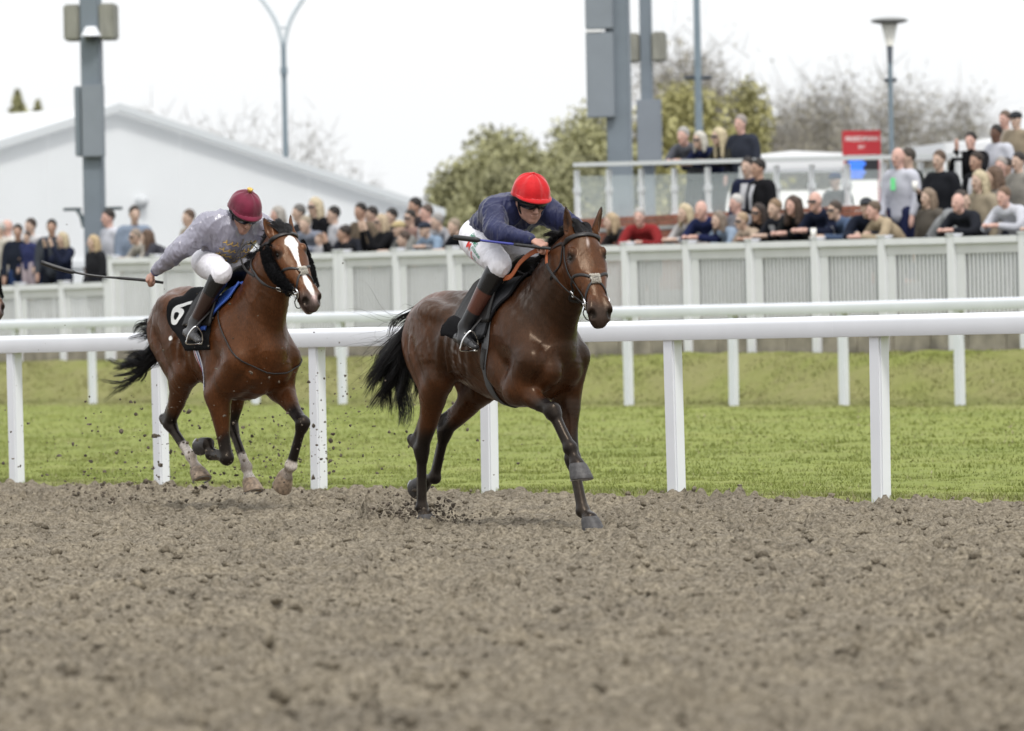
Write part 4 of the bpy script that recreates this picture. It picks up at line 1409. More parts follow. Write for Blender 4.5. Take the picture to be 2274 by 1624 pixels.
# hoof pits with thrown-up rims, and the faint lines the harrow left
rp = np.random.default_rng(77)
for _ in range(420):
    cy_ = 14 + 33 * rp.uniform() ** .9; cx_ = rp.uniform(-1, 1) * (.7 + .1 * cy_)
    i0, j0 = int((cx_ - xs[0]) / dx), int((cy_ - ys[0]) / dy)
    a0, a1, b0, b1 = max(i0 - 12, 0), min(i0 + 13, nx), max(j0 - 9, 0), min(j0 + 10, ny)
    if a1 <= a0 or b1 <= b0: continue
    dd = np.sqrt((X[a0:a1, b0:b1] - cx_) ** 2 + (Y[a0:a1, b0:b1] - cy_) ** 2)
    k_ = rp.uniform(.5, 1.1)
    hgt[a0:a1, b0:b1] += k_ * (-.034 * np.exp(-(dd / .058) ** 2) + .020 * np.exp(-((dd - .115) / .04) ** 2))
_s0, _w0 = to_rail(X, Y)
hgt += .0035 * np.sin(_w0 * 2 * math.pi / .17 + .8 * np.sin(_s0 * .9))
Zs = sand_height(X, Y) + hgt - .039
_s, _w = to_rail(X, Y)
keep = (np.abs(X) < .75 + .105 * Y) & (_w < .02)
idx = np.full((nx, ny), -1, np.int64)
idx[keep] = np.arange(keep.sum())
q = np.stack([idx[:-1, :-1], idx[1:, :-1], idx[1:, 1:], idx[:-1, 1:]], -1).reshape(-1, 4)
q = q[(q >= 0).all(1)]
Vt = np.stack([X[keep], Y[keep], Zs[keep]], 1)
track = link('sand_track', np_mesh('sand_track', Vt, q), SAND)
tag(track, kind='structure')
# coarse remainder, a little lower
gs = np.arange(-60, 60, .5); gw = np.concatenate([np.arange(-60, -2, .5), np.arange(-2, .01, .1)])
S_, W_ = np.meshgrid(gs, gw, indexing='ij')
Pw = A(RAIL)[None, None] + S_[..., None] * _r + W_[..., None] * _l
z = sand_height(Pw[..., 0], Pw[..., 1]) - .035 + .008 * np.random.default_rng(3).normal(size=S_.shape)
ii = np.arange(S_.size).reshape(S_.shape)
qq = np.stack([ii[:-1, :-1], ii[1:, :-1], ii[1:, 1:], ii[:-1, 1:]], -1).reshape(-1, 4)
Vc = np.stack([Pw[..., 0], Pw[..., 1], z], -1).reshape(-1, 3)
tag(link('sand_track_verge', np_mesh('sand_track_verge', Vc, qq), SAND), kind='structure')

def rocks(n, pos, size, seed, flat=.75):
    """many irregular little lumps in one mesh"""
    bm = bmesh.new(); bmesh.ops.create_icosphere(bm, subdivisions=1, radius=1.0)
    bv = A([v.co[:] for v in bm.verts]); bf = A([[v.index for v in f.verts] for f in bm.faces]); bm.free()
    r = np.random.default_rng(seed)
    nb = len(bv)
    V = np.tile(bv, (n, 1, 1)) * (1 + .33 * r.normal(size=(n, nb, 1)).clip(-1.6, 1.6))
    V *= r.uniform(.6, 1.3, size=(n, 1, 3)) * A((1, 1, flat))
    th = r.uniform(0, 6.28, n); c, s = np.cos(th)[:, None], np.sin(th)[:, None]
    V[..., 0], V[..., 1] = V[..., 0] * c - V[..., 1] * s, V[..., 0] * s + V[..., 1] * c
    V = V * size[:, None, None] + pos[:, None, :]
    return V.reshape(-1, 3), (bf[None] + (np.arange(n) * nb)[:, None, None]).reshape(-1, 3)

def sample_z(px, py):
    i = np.clip(((px - xs[0]) / dx).astype(int), 0, nx - 1); j = np.clip(((py - ys[0]) / dy).astype(int), 0, ny - 1)
    return Zs[i, j]
r = np.random.default_rng(12)
n = 26000
py = 14 + 34 * r.uniform(0, 1, n) ** .8; px = r.uniform(-1, 1, n) * (.7 + .1 * py)
ss, ww = to_rail(px, py); ok = ww < -.25
px, py = px[ok], py[ok]
sz = np.minimum(.004 + .0062 * r.exponential(1, len(px)), .036)
V_, F_ = rocks(len(px), np.stack([px, py, sample_z(px, py) + sz * .35], 1), sz, 5)
tag(link('sand_clods', np_mesh('sand_clods', V_, F_, smooth=True), SAND), 'loose crumbly clods strewn over the brown sand track', 'clods', kind='stuff')
# dirt in the air: thrown up by both horses
def cloud(n, c, sig, seed, lo, hi):
    g = np.random.default_rng(seed)
    return A(c) + g.normal(size=(n, 3)) * A(sig), lo + (hi - lo) * g.uniform(0, 1, n) ** 3
Pa, Sa = [], []
f2 = lambda x, y, z: (A(F2[:3]) + x * A((math.sin(R(F2[3])), -math.cos(R(F2[3])), 0)) + y * A((math.cos(R(F2[3])), math.sin(R(F2[3])), 0)) + A((0, 0, z)))
f1 = lambda x, y, z: (A(F1[:3]) + x * A((math.sin(R(F1[3])), -math.cos(R(F1[3])), 0)) + y * A((math.cos(R(F1[3])), math.sin(R(F1[3])), 0)) + A((0, 0, z)))
for cpt, sig, nn, lo, hi, sd in ((f2(.2, 0, .45), (.75, .6, .28), 700, .003, .013, 1), (f2(.9, -.2, .75), (.35, .4, .35), 130, .003, .010, 2), (f2(-1.1, -.1, .35), (.8, .6, .22), 260, .003, .020, 3),
                                 (f2(-.9, -.2, .12), (.45, .4, .07), 120, .004, .020, 4), (f1(-1.15, -.2, .35), (.4, .4, .3), 60, .003, .010, 5),
                                 (f1(-1.05, -.1, .05), (.17, .15, .06), 650, .004, .016, 6), (f1(-.70, -.1, .03), (.12, .10, .03), 220, .003, .011, 7), (f2(-.4, -.4, 1.2), (.9, .6, .35), 60, .002, .008, 8)):
    p_, s_ = cloud(nn, cpt, sig, sd, lo, hi)
    g_ = p_[:, 2] > -.04
    Pa.append(p_[g_]); Sa.append(s_[g_])
Pa, Sa = np.concatenate(Pa), np.concatenate(Sa)
V_, F_ = rocks(len(Pa), Pa, Sa, 8, .9)
tag(link('flying_dirt', np_mesh('flying_dirt', V_, F_, smooth=False), mat('wet_sand', (.085, .068, .050), rough=.95, vary=.4, scale=30)), 'clods and grains of dirt kicked into the air around the hooves', 'dirt', kind='stuff')

# turf between the rails, and the bank
def turf_mat():
    m = bpy.data.materials.new('turf')
    m.use_nodes = True
    nt = m.node_tree; N, L = nt.nodes.new, nt.links.new
    b = nt.nodes['Principled BSDF']
    b.inputs['Roughness'].default_value = .85
    b.inputs['Specular IOR Level'].default_value = .2
    at = N('ShaderNodeAttribute'); at.attribute_name = 'Col'
    tc = N('ShaderNodeTexCoord')
    n = N('ShaderNodeTexNoise'); n.inputs['Scale'].default_value = 14; n.inputs['Detail'].default_value = 6; n.inputs['Roughness'].default_value = .7
    L(tc.outputs['Object'], n.inputs['Vector'])
    mr = N('ShaderNodeMapRange'); mr.inputs[1].default_value, mr.inputs[2].default_value, mr.inputs[3].default_value, mr.inputs[4].default_value = .3, .7, .84, 1.15
    L(n.outputs[0], mr.inputs[0])
    mx = N('ShaderNodeMix'); mx.data_type = 'RGBA'; mx.blend_type = 'MULTIPLY'; mx.inputs[0].default_value = 1
    L(at.outputs['Color'], mx.inputs[6]); L(mr.outputs[0], mx.inputs[7]); L(mx.outputs[2], b.inputs['Base Color'])
    bp = N('ShaderNodeBump'); bp.inputs['Strength'].default_value = .4; bp.inputs['Distance'].default_value = .02
    n2 = N('ShaderNodeTexNoise'); n2.inputs['Scale'].default_value = 45; n2.inputs['Detail'].default_value = 5
    L(tc.outputs['Object'], n2.inputs['Vector']); L(n2.outputs[0], bp.inputs['Height']); L(bp.outputs[0], b.inputs['Normal'])
    return m
TURF = turf_mat()
def turf_colour(P3):
    """P3 in rail frame"""
    w, s = P3[:, 1], P3[:, 0]
    q = np.stack([s, w, s * 0], 1)
    a, b_, c_ = vnoise(q * A((.45, 1, 1)), 1.1, 41), vnoise(q * A((.5, 1.2, 1)), 3.7, 42), vnoise(q, 11, 43)
    green, dry, lush = A((.196, .222, .054)), A((.21, .20, .086)), A((.158, .188, .042))
    m = np.clip(.55 + .30 * a + .2 * b_ + .1 * c_, 0, 1)[:, None]
    col = lush * (1 - m) + green * m
    dr = np.clip(.25 * b_ + .25 * c_ + .70 * sstep(18.5, 22.0, w) + .35 * sstep(.6, .0, w) - .45 * sstep(22.1, 22.7, w) * (.5 + .5 * a), 0, .85)[:, None]
    return col * (1 - dr) + dry * dr
gs = np.arange(-62, 36, .16); gw = np.concatenate([np.arange(-.16, 20.8, .16), np.arange(20.8, 22.95, .07)])
S_, W_ = np.meshgrid(gs, gw, indexing='ij')
rr = np.random.default_rng(5)
z = ground_z(S_, W_) + .012 * rr.normal(size=S_.shape) - .06 * sstep(0, -.16, W_)
q3 = np.stack([S_, W_, z], -1).reshape(-1, 3)
z2 = q3[:, 2] + .008 * vnoise(q3 * A((.6, 1, 0)), 2.6, 50) + .03 * vnoise(q3 * A((.6, 1, 0)), 5, 51) * sstep(21, 22, q3[:, 1])
q3[:, 2] = z2
ii = np.arange(S_.size).reshape(S_.shape)
qq = np.stack([ii[:-1, :-1], ii[1:, :-1], ii[1:, 1:], ii[:-1, 1:]], -1).reshape(-1, 4)
turf = link('turf', np_mesh('turf', q3, qq, cols=turf_colour(q3)), TURF, loc=RAIL, rotz=RAIL_ROT)
tag(turf, kind='structure')
def blades(n, s0, s1, w0, w1, h0, h1, wd, seed):
    r = np.random.default_rng(seed)
    s, w = r.uniform(s0, s1, n), w0 + (w1 - w0) * r.uniform(0, 1, n)
    zb = ground_z(s, w) - .06 * sstep(0, -.16, w) - .01
    h = r.uniform(h0, h1, n) * (1 + .25 * np.clip(vnoise(np.stack([s * .6, w, 0 * s], 1), 4, 8), -1, 1))
    a = r.uniform(0, 6.28, n); ln = r.normal(size=(n, 2)) * h[:, None] * .45
    d = np.stack([np.cos(a), np.sin(a)], 1) * wd * r.uniform(.6, 1.3, (n, 1))
    b = np.stack([s, w], 1)
    V = np.zeros((n, 5, 3))
    V[:, 0, :2], V[:, 1, :2] = b - d, b + d
    V[:, 2, :2], V[:, 3, :2] = b + d * .7 + ln * .35, b - d * .7 + ln * .35
    V[:, 4, :2] = b + ln
    V[:, 0, 2] = V[:, 1, 2] = zb
    V[:, 2, 2] = V[:, 3, 2] = zb + h * .6
    V[:, 4, 2] = zb + h
    k = np.arange(n)[:, None] * 5
    Fq = np.concatenate([k + A([0, 1, 2, 3]), k + A([3, 2, 4, 4])])
    C = turf_colour(np.stack([s, w, 0 * s], 1)) * (1 + .08 * r.normal(size=(n, 1))).clip(.7, 1.3)
    dead = r.uniform(size=n) < .02 + .22 * np.exp(-((w + .05) / .25) ** 2)
    C[dead] = A((.28, .25, .15)) * r.uniform(.7, 1.1, (dead.sum(), 1))
    return V.reshape(-1, 3), Fq, np.repeat(C, 5, 0)
Vb, Fb, Cb = [], [], []
nv = 0
for a_ in ((26000, -4, 18, -.14, .6, .025, .055, .0035, 1), (52000, -6, 17, .5, 3.5, .02, .045, .004, 2), (60000, -16, 12, 3.2, 10, .02, .05, .006, 3), (52000, -36, 2, 9.5, 21.2, .02, .05, .010, 4), (22000, -42, -8, 21.2, 22.9, .02, .05, .010, 5)):
    v, f_, c_ = blades(*a_)
    Vb.append(v); Fb.append(f_ + nv); Cb.append(c_); nv += len(v)
Vb, Fb, Cb = np.concatenate(Vb), np.concatenate(Fb), np.concatenate(Cb)
me = bpy.data.meshes.new('grass')
quad = Fb[Fb[:, 2] != Fb[:, 3]]; tri = Fb[Fb[:, 2] == Fb[:, 3]][:, :3]
quad = Fb[(Fb[:, 2] != Fb[:, 3])]
allt = np.concatenate([quad[:, [0, 1, 2]], quad[:, [0, 2, 3]], tri])
me = np_mesh('grass', Vb, allt, smooth=False, cols=Cb)
gm_ = mat('grass_blade', attr='Col', rough=.6, spec=.3)
tag(link('grass', me, gm_, loc=RAIL, rotz=RAIL_ROT), 'short green turf blades between the white running rails', 'grass', kind='stuff')
# lawn behind the spectator fence
gs = np.arange(-110, 40, 2.0); gw = np.concatenate([[23.05], np.arange(24, 90, 2.0)])
S_, W_ = np.meshgrid(gs, gw, indexing='ij')
q3 = np.stack([S_, W_, ground_z(S_, W_) - .01], -1).reshape(-1, 3)
ii = np.arange(S_.size).reshape(S_.shape)
qq = np.stack([ii[:-1, :-1], ii[1:, :-1], ii[1:, 1:], ii[:-1, 1:]], -1).reshape(-1, 4)
tag(link('pavement', np_mesh('pavement', q3, qq), mat('tarmac', (.05, .05, .052), rough=.9, vary=.2, scale=.6, bump=.2), loc=RAIL, rotz=RAIL_ROT), kind='structure')
# ------------------------------------------------------------------ running rails
PVC = mat('white_pvc', (.69, .705, .745), rough=.38, spec=.4, vary=.03, scale=3)
PVC2 = mat('weathered_pvc', (.64, .665, .715), rough=.45, spec=.35, vary=.05, scale=2)
SOIL = mat('post_grime', (.28, .26, .2), rough=.9)
def rail_line(name, label, w, z0, s_first, n, height, m, seed, i0=0):
    root = empty(name, RAIL, RAIL_ROT)
    tag(root, label, 'rail', 'white plastic running rails')
    sp = 2.28127
    rr = random.Random(seed)
    # one post: tapered board with rounded edges, slightly proud foot
    bm = bmesh.new(); box(bm, (-.062, -.045, -.12), (.062, .045, height - .13), .012)
    post = bm_mesh('post', bm)
    prof = []
    for k in range(14):
        a = math.pi * k / 13
        prof.append((math.cos(a) * .062, height - .045 + math.sin(a) * .045))
    prof = [(.062, height - .145), (.066, height - .138)] + prof + [(-.066, height - .138), (-.062, height - .145)]
    def beam(l):
        bm = bmesh.new()
        ends = [[bm.verts.new((x, y, z)) for y, z in prof] for x in (0, l)]
        m_ = len(prof)
        for j in range(m_):
            bm.faces.new((ends[0][j], ends[0][(j + 1) % m_], ends[1][(j + 1) % m_], ends[1][j]))
        bm.faces.new(ends[0]); bm.faces.new(ends[1][::-1])
        me_ = bm_mesh('beam', bm, True)
        me_.set_sharp_from_angle(angle=R(50))
        return me_
    L3 = sp * 3
    bme = beam(L3 - .004)
    bm = bmesh.new()
    for x in (0, .34):
        pass
    vs = [[bm.verts.new((x, y * 1.006, (z - height + .07) * 1.006 + height - .07)) for y, z in prof] for x in (-.17, .17)]
    for j in range(len(prof)):
        bm.faces.new((vs[0][j], vs[0][(j + 1) % len(prof)], vs[1][(j + 1) % len(prof)], vs[1][j]))
    bm.faces.new(vs[0]); bm.faces.new(vs[1][::-1])
    sleeve = bm_mesh('sleeve', bm, True)
    sleeve.set_sharp_from_angle(angle=R(50))
    for i in range(n):
        s = s_first + sp * (i + i0)
        p = link('post', post, m, root, loc=(s, .0, z0(s)))
        p.rotation_euler = (rr.uniform(-.006, .006), rr.uniform(-.008, .008), 0)
    for i in range(-1, n // 3 + 1):
        s = s_first + sp * (i * 3 + i0) + 1.70
        za, zb = z0(s), z0(s + L3)
        b_ = link('beam', bme, m, root, loc=(s, 0, za))
        b_.rotation_euler = (0, -math.atan2(zb - za, L3), 0)
        link('sleeve', sleeve, m, root, loc=(s, 0, za))
    return root
near_rail = rail_line('running_rail', 'thick white plastic running rail just behind the galloping horses', 0, lambda s: 0.0, 0.0, 15, 1.245, PVC, 1, -5)
far_rail = rail_line('running_rail', 'farther white running rail at the foot of the grass bank', 0, lambda s: float(ground_z(s, W_FAR)), -15.105, 20, 1.33, PVC2, 2, -13)
far_rail.location = tuple(rw(0, W_FAR))

# ------------------------------------------------------------------ spectator fence
FEN = mat('fence_paint', (.66, .67, .70), rough=.5, vary=.05, scale=2)
FEN_SHADED = mat('fence_board_shaded', (.53, .535, .55), rough=.55, vary=.05, scale=2)  # board below the cap: its shade is painted in as a darker grey
FEN_G = mat('fence_panel', (.62, .63, .65), rough=.55, vary=.05, scale=2)
def fence_top(s):
    return 2.17 if s < -35.66 else float(np.interp(s, [-35.66, -29.1, -26.3, -21, -14], [2.545, 2.475, 2.455, 2.395, 2.325]))
def build_fence(name, label, sA, sB, pitch):
    root = empty(name, tuple(rw(0, W_FENCE)), RAIL_ROT)
    tag(root, label, 'fence', 'white slatted crowd fences')
    n = max(1, round((sB - sA) / pitch))
    st = (sB - sA) / n
    for i in range(n + 1):
        s = sA + st * i
        t = fence_top(min(max(s, sA + .01), sB - .01)); zb = .84
        bm = bmesh.new(); box(bm, (-.075, -.07, zb - .2), (.075, .07, t + .03), .012); box(bm, (-.088, -.083, t + .03), (.088, .083, t + .055), .008)
        link('post', bm_mesh('post', bm), FEN, root, loc=(s, 0, 0))
        if i == n: break
        t1 = fence_top(s + .01); t2 = fence_top(s + st - .01)
        a, b = .078, st - .078
        sl = (t2 - t1) / st
        def bar(nm, top, hgt_, y0, y1, m):
            bm = bmesh.new()
            vs = [bm.verts.new((x, y, t1 + sl * x - top - (hgt_ if k else 0))) for k in (0, 1) for x, y in ((a, y0), (b, y0), (b, y1), (a, y1))]
            for f_ in ((0, 1, 2, 3), (4, 7, 6, 5), (0, 4, 5, 1), (1, 5, 6, 2), (2, 6, 7, 3), (3, 7, 4, 0)): bm.faces.new([vs[k] for k in f_])
            link(nm, bm_mesh(nm, bm), m, root, loc=(s, 0, 0))
        bar('top_rail', -.01, .085, -.075, .06, FEN)
        bar('rail', .078, .13, -.035, .02, FEN_SHADED)
        bar('bottom_rail', t1 - zb - .44, .09, -.035, .02, FEN)
        bm = bmesh.new(); box(bm, (a + .002, -.03, zb + .43), (a + .17, .0, t1 - .212)); link('stile', bm_mesh('stile', bm), FEN_G, root, loc=(s, 0, 0))
        # fine slats
        V, Fq = [], []
        ns = 13
        x0 = a + .20
        for k in range(ns):
            x = x0 + (b - x0) * (k + .5) / ns
            zl, zh = zb + .43, t1 + sl * x - .212
            c = len(V)
            for (dx_, dy_) in ((-.019, -.02), (.019, -.02), (.019, .0), (-.019, .0)):
                V += [(x + dx_, dy_, zl), (x + dx_, dy_, zh)]
            for k2 in range(4):
                j, j2 = c + 2 * k2, c + 2 * ((k2 + 1) % 4)
                Fq.append((j, j2, j2 + 1, j + 1))
        sm = link('slats', np_mesh('slats', A(V), A(Fq), smooth=False), FEN_G, root, loc=(s, 0, 0))
        sm['kind'] = 'stuff'
    return root
build_fence('crowd_fence', 'lower white slatted fence at far left beneath the whip', -44.0, -35.72, 1.38)
build_fence('crowd_fence', 'tall white slatted fence stretch behind the second horse', -35.60, -29.2, 1.30)
build_fence('crowd_fence', 'long white slatted fence under the spectators at right', -29.05, -9.4, 1.40)
# stone kerb under the fence
bm = bmesh.new()
for i in range(60):
    s = -50 + i * .75
    box(bm, (s + .004, -.02, .50), (s + .746, .04, 1.27 + .012 * math.sin(i * 2.3)), .01)
o = link('kerb', bm_mesh('kerb', bm), mat('old_stone', (.25, .225, .18), rough=.9, vary=.4, scale=3, bump=.5, bscale=20), loc=tuple(rw(0, W_FENCE)), rotz=RAIL_ROT)
tag(o, kind='structure')
# ------------------------------------------------------------------ marquee
def ray_pt(px, py, d):
    """point at depth d seen in direction (px, py) of a 2274-wide frame: used to read positions off the survey"""
    c, s_ = math.cos(R(CAM_ROLL)), math.sin(R(CAM_ROLL))
    cp, sp = math.cos(PITCH), math.sin(PITCH)
    u_, v_ = px - 1137.0, 812.0 - py
    x = c * u_ + s_ * v_
    y_ = -s_ * u_ + c * v_
    D = A((x, 12633.0 * cp + y_ * sp, -12633.0 * sp + y_ * cp))
    return A((0, 0, CAM_H)) + D / D[1] * d

def slab(bm, P4, th):
    """thick quad from four corners"""
    P4 = [A(p, float) for p in P4]
    n = nrm(np.cross(P4[1] - P4[0], P4[3] - P4[0]))
    a = [bm.verts.new(p) for p in P4]
    bm.faces.new(a)
    if th <= 0: return                      # a single skin of cloth
    b = [bm.verts.new(p - n * th) for p in P4]
    bm.faces.new(b[::-1])
    for i in range(4):
        bm.faces.new((a[i], b[i], b[(i + 1) % 4], a[(i + 1) % 4]))
def pvc_sheet(name, c, k):
    """tent skin: lets part of the daylight through"""
    m = bpy.data.materials.new(name); m.use_nodes = True
    nt = m.node_tree; nt.nodes.clear(); N = nt.nodes.new
    o_ = N('ShaderNodeOutputMaterial'); mx = N('ShaderNodeMixShader'); d = N('ShaderNodeBsdfDiffuse'); t = N('ShaderNodeBsdfTranslucent')
    nz = N('ShaderNodeTexNoise'); nz.inputs['Scale'].default_value = .6; nz.inputs['Detail'].default_value = 4
    tc = N('ShaderNodeTexCoord'); nt.links.new(tc.outputs['Object'], nz.inputs['Vector'])
    rp = N('ShaderNodeValToRGB'); rp.color_ramp.elements[0].position = .3; rp.color_ramp.elements[1].position = .7
    rp.color_ramp.elements[0].color = (*[v * .95 for v in c], 1); rp.color_ramp.elements[1].color = (*c, 1)
    nt.links.new(nz.outputs[0], rp.inputs[0])
    nt.links.new(rp.outputs[0], d.inputs[0]); nt.links.new(rp.outputs[0], t.inputs[0])
    mx.inputs[0].default_value = k
    nt.links.new(d.outputs[0], mx.inputs[1]); nt.links.new(t.outputs[0], mx.inputs[2]); nt.links.new(mx.outputs[0], o_.inputs[0])
    MATS[name] = m
    return m
TENT = pvc_sheet('tent_pvc', (.92, .93, .94), .45)
TENTW = pvc_sheet('tent_wall', (.86, .885, .90), .28)
mq = empty('marquee', tuple(rw(0, 0)), RAIL_ROT)
tag(mq, 'large white gabled marquee behind the crowd at left', 'marquee')
sF, wL, wR, wM, zr, ze, zg = -53.3, 26.5, 41.6, 34.05, 5.88, 3.84, 1.2
for i in range(6):
    sa, sb = sF - 5.5 * i, sF - 5.5 * (i + 1) + .02
    bm = bmesh.new(); slab(bm, [(sa, wL - .15, ze - .04), (sb, wL - .15, ze - .04), (sb, wM, zr), (sa, wM, zr)][::-1], 0); link('roof_panel', bm_mesh('roof_panel', bm), TENT, mq)
    bm = bmesh.new(); slab(bm, [(sa, wM, zr), (sb, wM, zr), (sb, wR + .15, ze - .04), (sa, wR + .15, ze - .04)][::-1], 0); link('roof_panel', bm_mesh('roof_panel', bm), TENT, mq)
    bm = bmesh.new(); slab(bm, [(sa, wL, zg), (sb, wL, zg), (sb, wL, ze), (sa, wL, ze)], 0); link('side_wall', bm_mesh('side_wall', bm), TENTW, mq)
# gable: sheets between frame legs, with the seam band low down
zm = 2.75
nW = 5
for k in range(nW):
    a, b = wL + (wR - wL) * k / nW, wL + (wR - wL) * (k + 1) / nW
    zt = lambda w: zr - (zr - ze) * abs(w - wM) / (wR - wM) - .05
    bm = bmesh.new()
    pts = [(sF - .04, a + .004, zm), (sF - .04, b - .004, zm), (sF - .04, b - .004, zt(b))]
    if a < wM < b: pts.append((sF - .04, wM, zt(wM)))
    pts.append((sF - .04, a + .004, zt(a)))
    f_ = bm.faces.new([bm.verts.new(p) for p in pts])
    pass
    link('gable_sheet', bm_mesh('gable_sheet', bm), TENTW, mq)
    bm = bmesh.new(); box(bm, (sF - .06, a + .004, zg), (sF - .03, b - .004, zm - .01)); link('wall_sheet', bm_mesh('wall_sheet', bm), TENTW, mq)
bm = bmesh.new(); box(bm, (sF - .02, wL, zm - .05), (sF + .03, wR, zm + .07)); link('wall_rail', bm_mesh('wall_rail', bm), mat('tent_trim', (.60, .63, .65), rough=.5), mq)
for wa, wb in ((wL - .15, wM), (wM, wR + .15)):
    za, zb = (ze - .04, zr) if wb == wM else (zr, ze - .04)
    bm = bmesh.new(); slab(bm, [(sF + .08, wa, za + .02), (sF + .08, wb, zb + .02), (sF + .08, wb, zb - .13), (sF + .08, wa, za - .13)], .10)
    link('gable_beam', bm_mesh('gable_beam', bm), mat('tent_trim', (.60, .63, .65)), mq)
bm = bmesh.new(); bmesh.ops.create_uvsphere(bm, u_segments=10, v_segments=8, radius=.13); l_ = link('wall_lamp', bm_mesh('wall_lamp', bm, True), mat('lamp_grey', (.5, .52, .54)), mq); l_.location = tuple(A((sF + .05, 34.6, 3.98)))

# ------------------------------------------------------------------ grey steel columns with loudspeakers and cabinets
COLM = mat('column_grey', (.155, .185, .215), rough=.55, vary=.08, scale=2)
CABM = mat('cabinet_grey', (.19, .215, .245), rough=.55, vary=.06, scale=2)
SPK = mat('speaker_mesh', (.22, .22, .19), rough=.7, vary=.25, scale=5, stretch=(6, 6, .5))
def tcol(name, label, px, w_, d, ybot, ytop, pw):
    b, t = ray_pt(px, ybot, d), ray_pt(px, ytop, d)
    h = t[2] - b[2]
    root = empty(name, (b[0], b[1], b[2]), R(-8))
    tag(root, label, 'column', 'grey steel columns behind the crowd')
    bm = bmesh.new(); box(bm, (-pw / 2, -pw / 2, 0), (pw / 2, pw / 2, h), .02); link('post', bm_mesh('post', bm), COLM, root)
    return root, b
def cab(root, nm, lo, hi, m, bev=.015):
    bm = bmesh.new(); box(bm, lo, hi, bev); return link(nm, bm_mesh(nm, bm), m, root)
# left column, scale about 132 px per metre at d = 95.5
cl, b = tcol('loudspeaker_column', 'grey steel column at left with corrugated loudspeakers and long cabinet', 214, 0, 95.0, 640, -60, .32)
zz = lambda py: ray_pt(214, py, 95.0)[2] - b[2]
cab(cl, 'cabinet', (-.13, -.30, zz(350)), (.24, -.165, zz(189)), CABM)
cab(cl, 'side_cabinet', (-.27, -.20, zz(347)), (-.165, .10, zz(192)), COLM)
for s in (-1, 1):
    sb = cab(cl, 'loudspeaker', (.17 * s - (.26 if s < 0 else 0), -.20, zz(90)), (.17 * s + (.26 if s > 0 else 0), .22, zz(10)), SPK, .03)
bm = bmesh.new()
bmesh.ops.create_cone(bm, cap_ends=True, segments=20, radius1=.175, radius2=.09, depth=.16, matrix=Matrix.Translation((.06, -.30, zz(72))))
dm = link('camera_dome', bm_mesh('camera_dome', bm, False), mat('dome_white', (.68, .70, .74), rough=.4), cl)
bm = bmesh.new(); bmesh.ops.create_uvsphere(bm, u_segments=16, v_segments=8, radius=.13, matrix=Matrix.Translation((.06, -.30, zz(79)))); link('lens', bm_mesh('lens', bm, True), mat('dome_glass', (.06, .065, .07), rough=.15), dm)
for s in (-1, 1):
    link('bracket', tube_mesh('bracket', [(.17 * s, -.1, zz(505)), (.20 * s, -.14, zz(480)), (.26 * s, -.15, zz(467))], .035, 7), mat('dark_bracket', (.05, .07, .08), rough=.5), cl)
    cab(cl, 'arm', (.20 * s - (.30 if s < 0 else 0), -.18, zz(468)), (.20 * s + (.30 if s > 0 else 0), -.12, zz(461)), mat('dark_bracket', (.05, .07, .08)), .008)
cr, b = tcol('cabinet_column', 'thick grey column behind the glass terrace with two tall cabinets', 1381, 0, 88, 560, -60, .36)
zz = lambda py: ray_pt(1381, py, 88)[2] - b[2]
cab(cr, 'cabinet', (-.46, -.32, zz(262)), (-.03, -.19, zz(73)), CABM); cab(cr, 'cabinet', (-.46, -.32, zz(66)), (-.03, -.19, zz(-60)), CABM)
cab(cr, 'trim', (-.47, -.325, zz(72)), (-.2, -.2, zz(68)), mat('bright_trim', (.8, .8, .8)), .002)
cr2, b = tcol('loudspeaker_column', 'slimmer grey column right of centre with a loudspeaker pair', 1444, 0, 98, 560, -60, .20)
zz = lambda py: ray_pt(1444, py, 98)[2] - b[2]
cab(cr2, 'cabinet', (-.16, -.26, zz(362)), (.26, -.105, zz(222)), CABM)
cab(cr2, 'loudspeaker', (-.33, -.16, zz(138)), (-.11, .2, zz(74)), SPK, .03); cab(cr2, 'loudspeaker', (.11, -.16, zz(138)), (.34, .2, zz(72)), SPK, .03)

# ------------------------------------------------------------------ lamp posts
POLE = mat('pole_bluegrey', (.10, .135, .16), rough=.45, vary=.1)
def pole(name, label, px, d, ybot, ytop, r0, r1):
    b, t = ray_pt(px, ybot, d), ray_pt(px, ytop, d)
    root = empty(name, tuple(b)); tag(root, label, 'lamp post', 'lamp posts behind the course')
    link('pole', tube_mesh('pole', [(0, 0, 0), (0, 0, t[2] - b[2])], [r0, r1], 12), POLE, root)
    return root, (lambda py: ray_pt(px, py, d)[2] - b[2])
lp1, zz = pole('lamp_post', 'slim lamp post with forked curving arms above the marquee roof', 637, 118, 480, 95, .062, .05)
link('collar', tube_mesh('collar', [(0, 0, zz(166)), (0, 0, zz(150))], [.075, .075], 12), POLE, lp1)
PALE = mat('pole_pale', (.42, .47, .50), rough=.45)
for s in (-1, 1):
    link('arm', tube_mesh('arm', catmull(A([(0.0, 0, zz(150)), (.03 * s, 0, zz(95)), (.16 * s, 0, zz(45)), (.42 * s, 0, zz(0)), (.75 * s, 0, zz(-45))]), 6), .04, 8), PALE, lp1)
link('brace', tube_mesh('brace', [(-.11, 0, zz(62)), (.11, 0, zz(62))], .02, 6), PALE, lp1)
lp2, zz = pole('lamp_post', 'tall plain pole with a short crossbar beside the bare trees', 1556, 110, 470, -60, .085, .06)
link('crossbar', tube_mesh('crossbar', [(-.27, 0, zz(173)), (.27, 0, zz(173))], .04, 8), mat('pole_dark', (.05, .06, .075)), lp2)
lp3, zz = pole('lamp_post', 'lamp post at right with flat disc hood over a glass cone', 1983, 100, 470, 140, .045, .04)
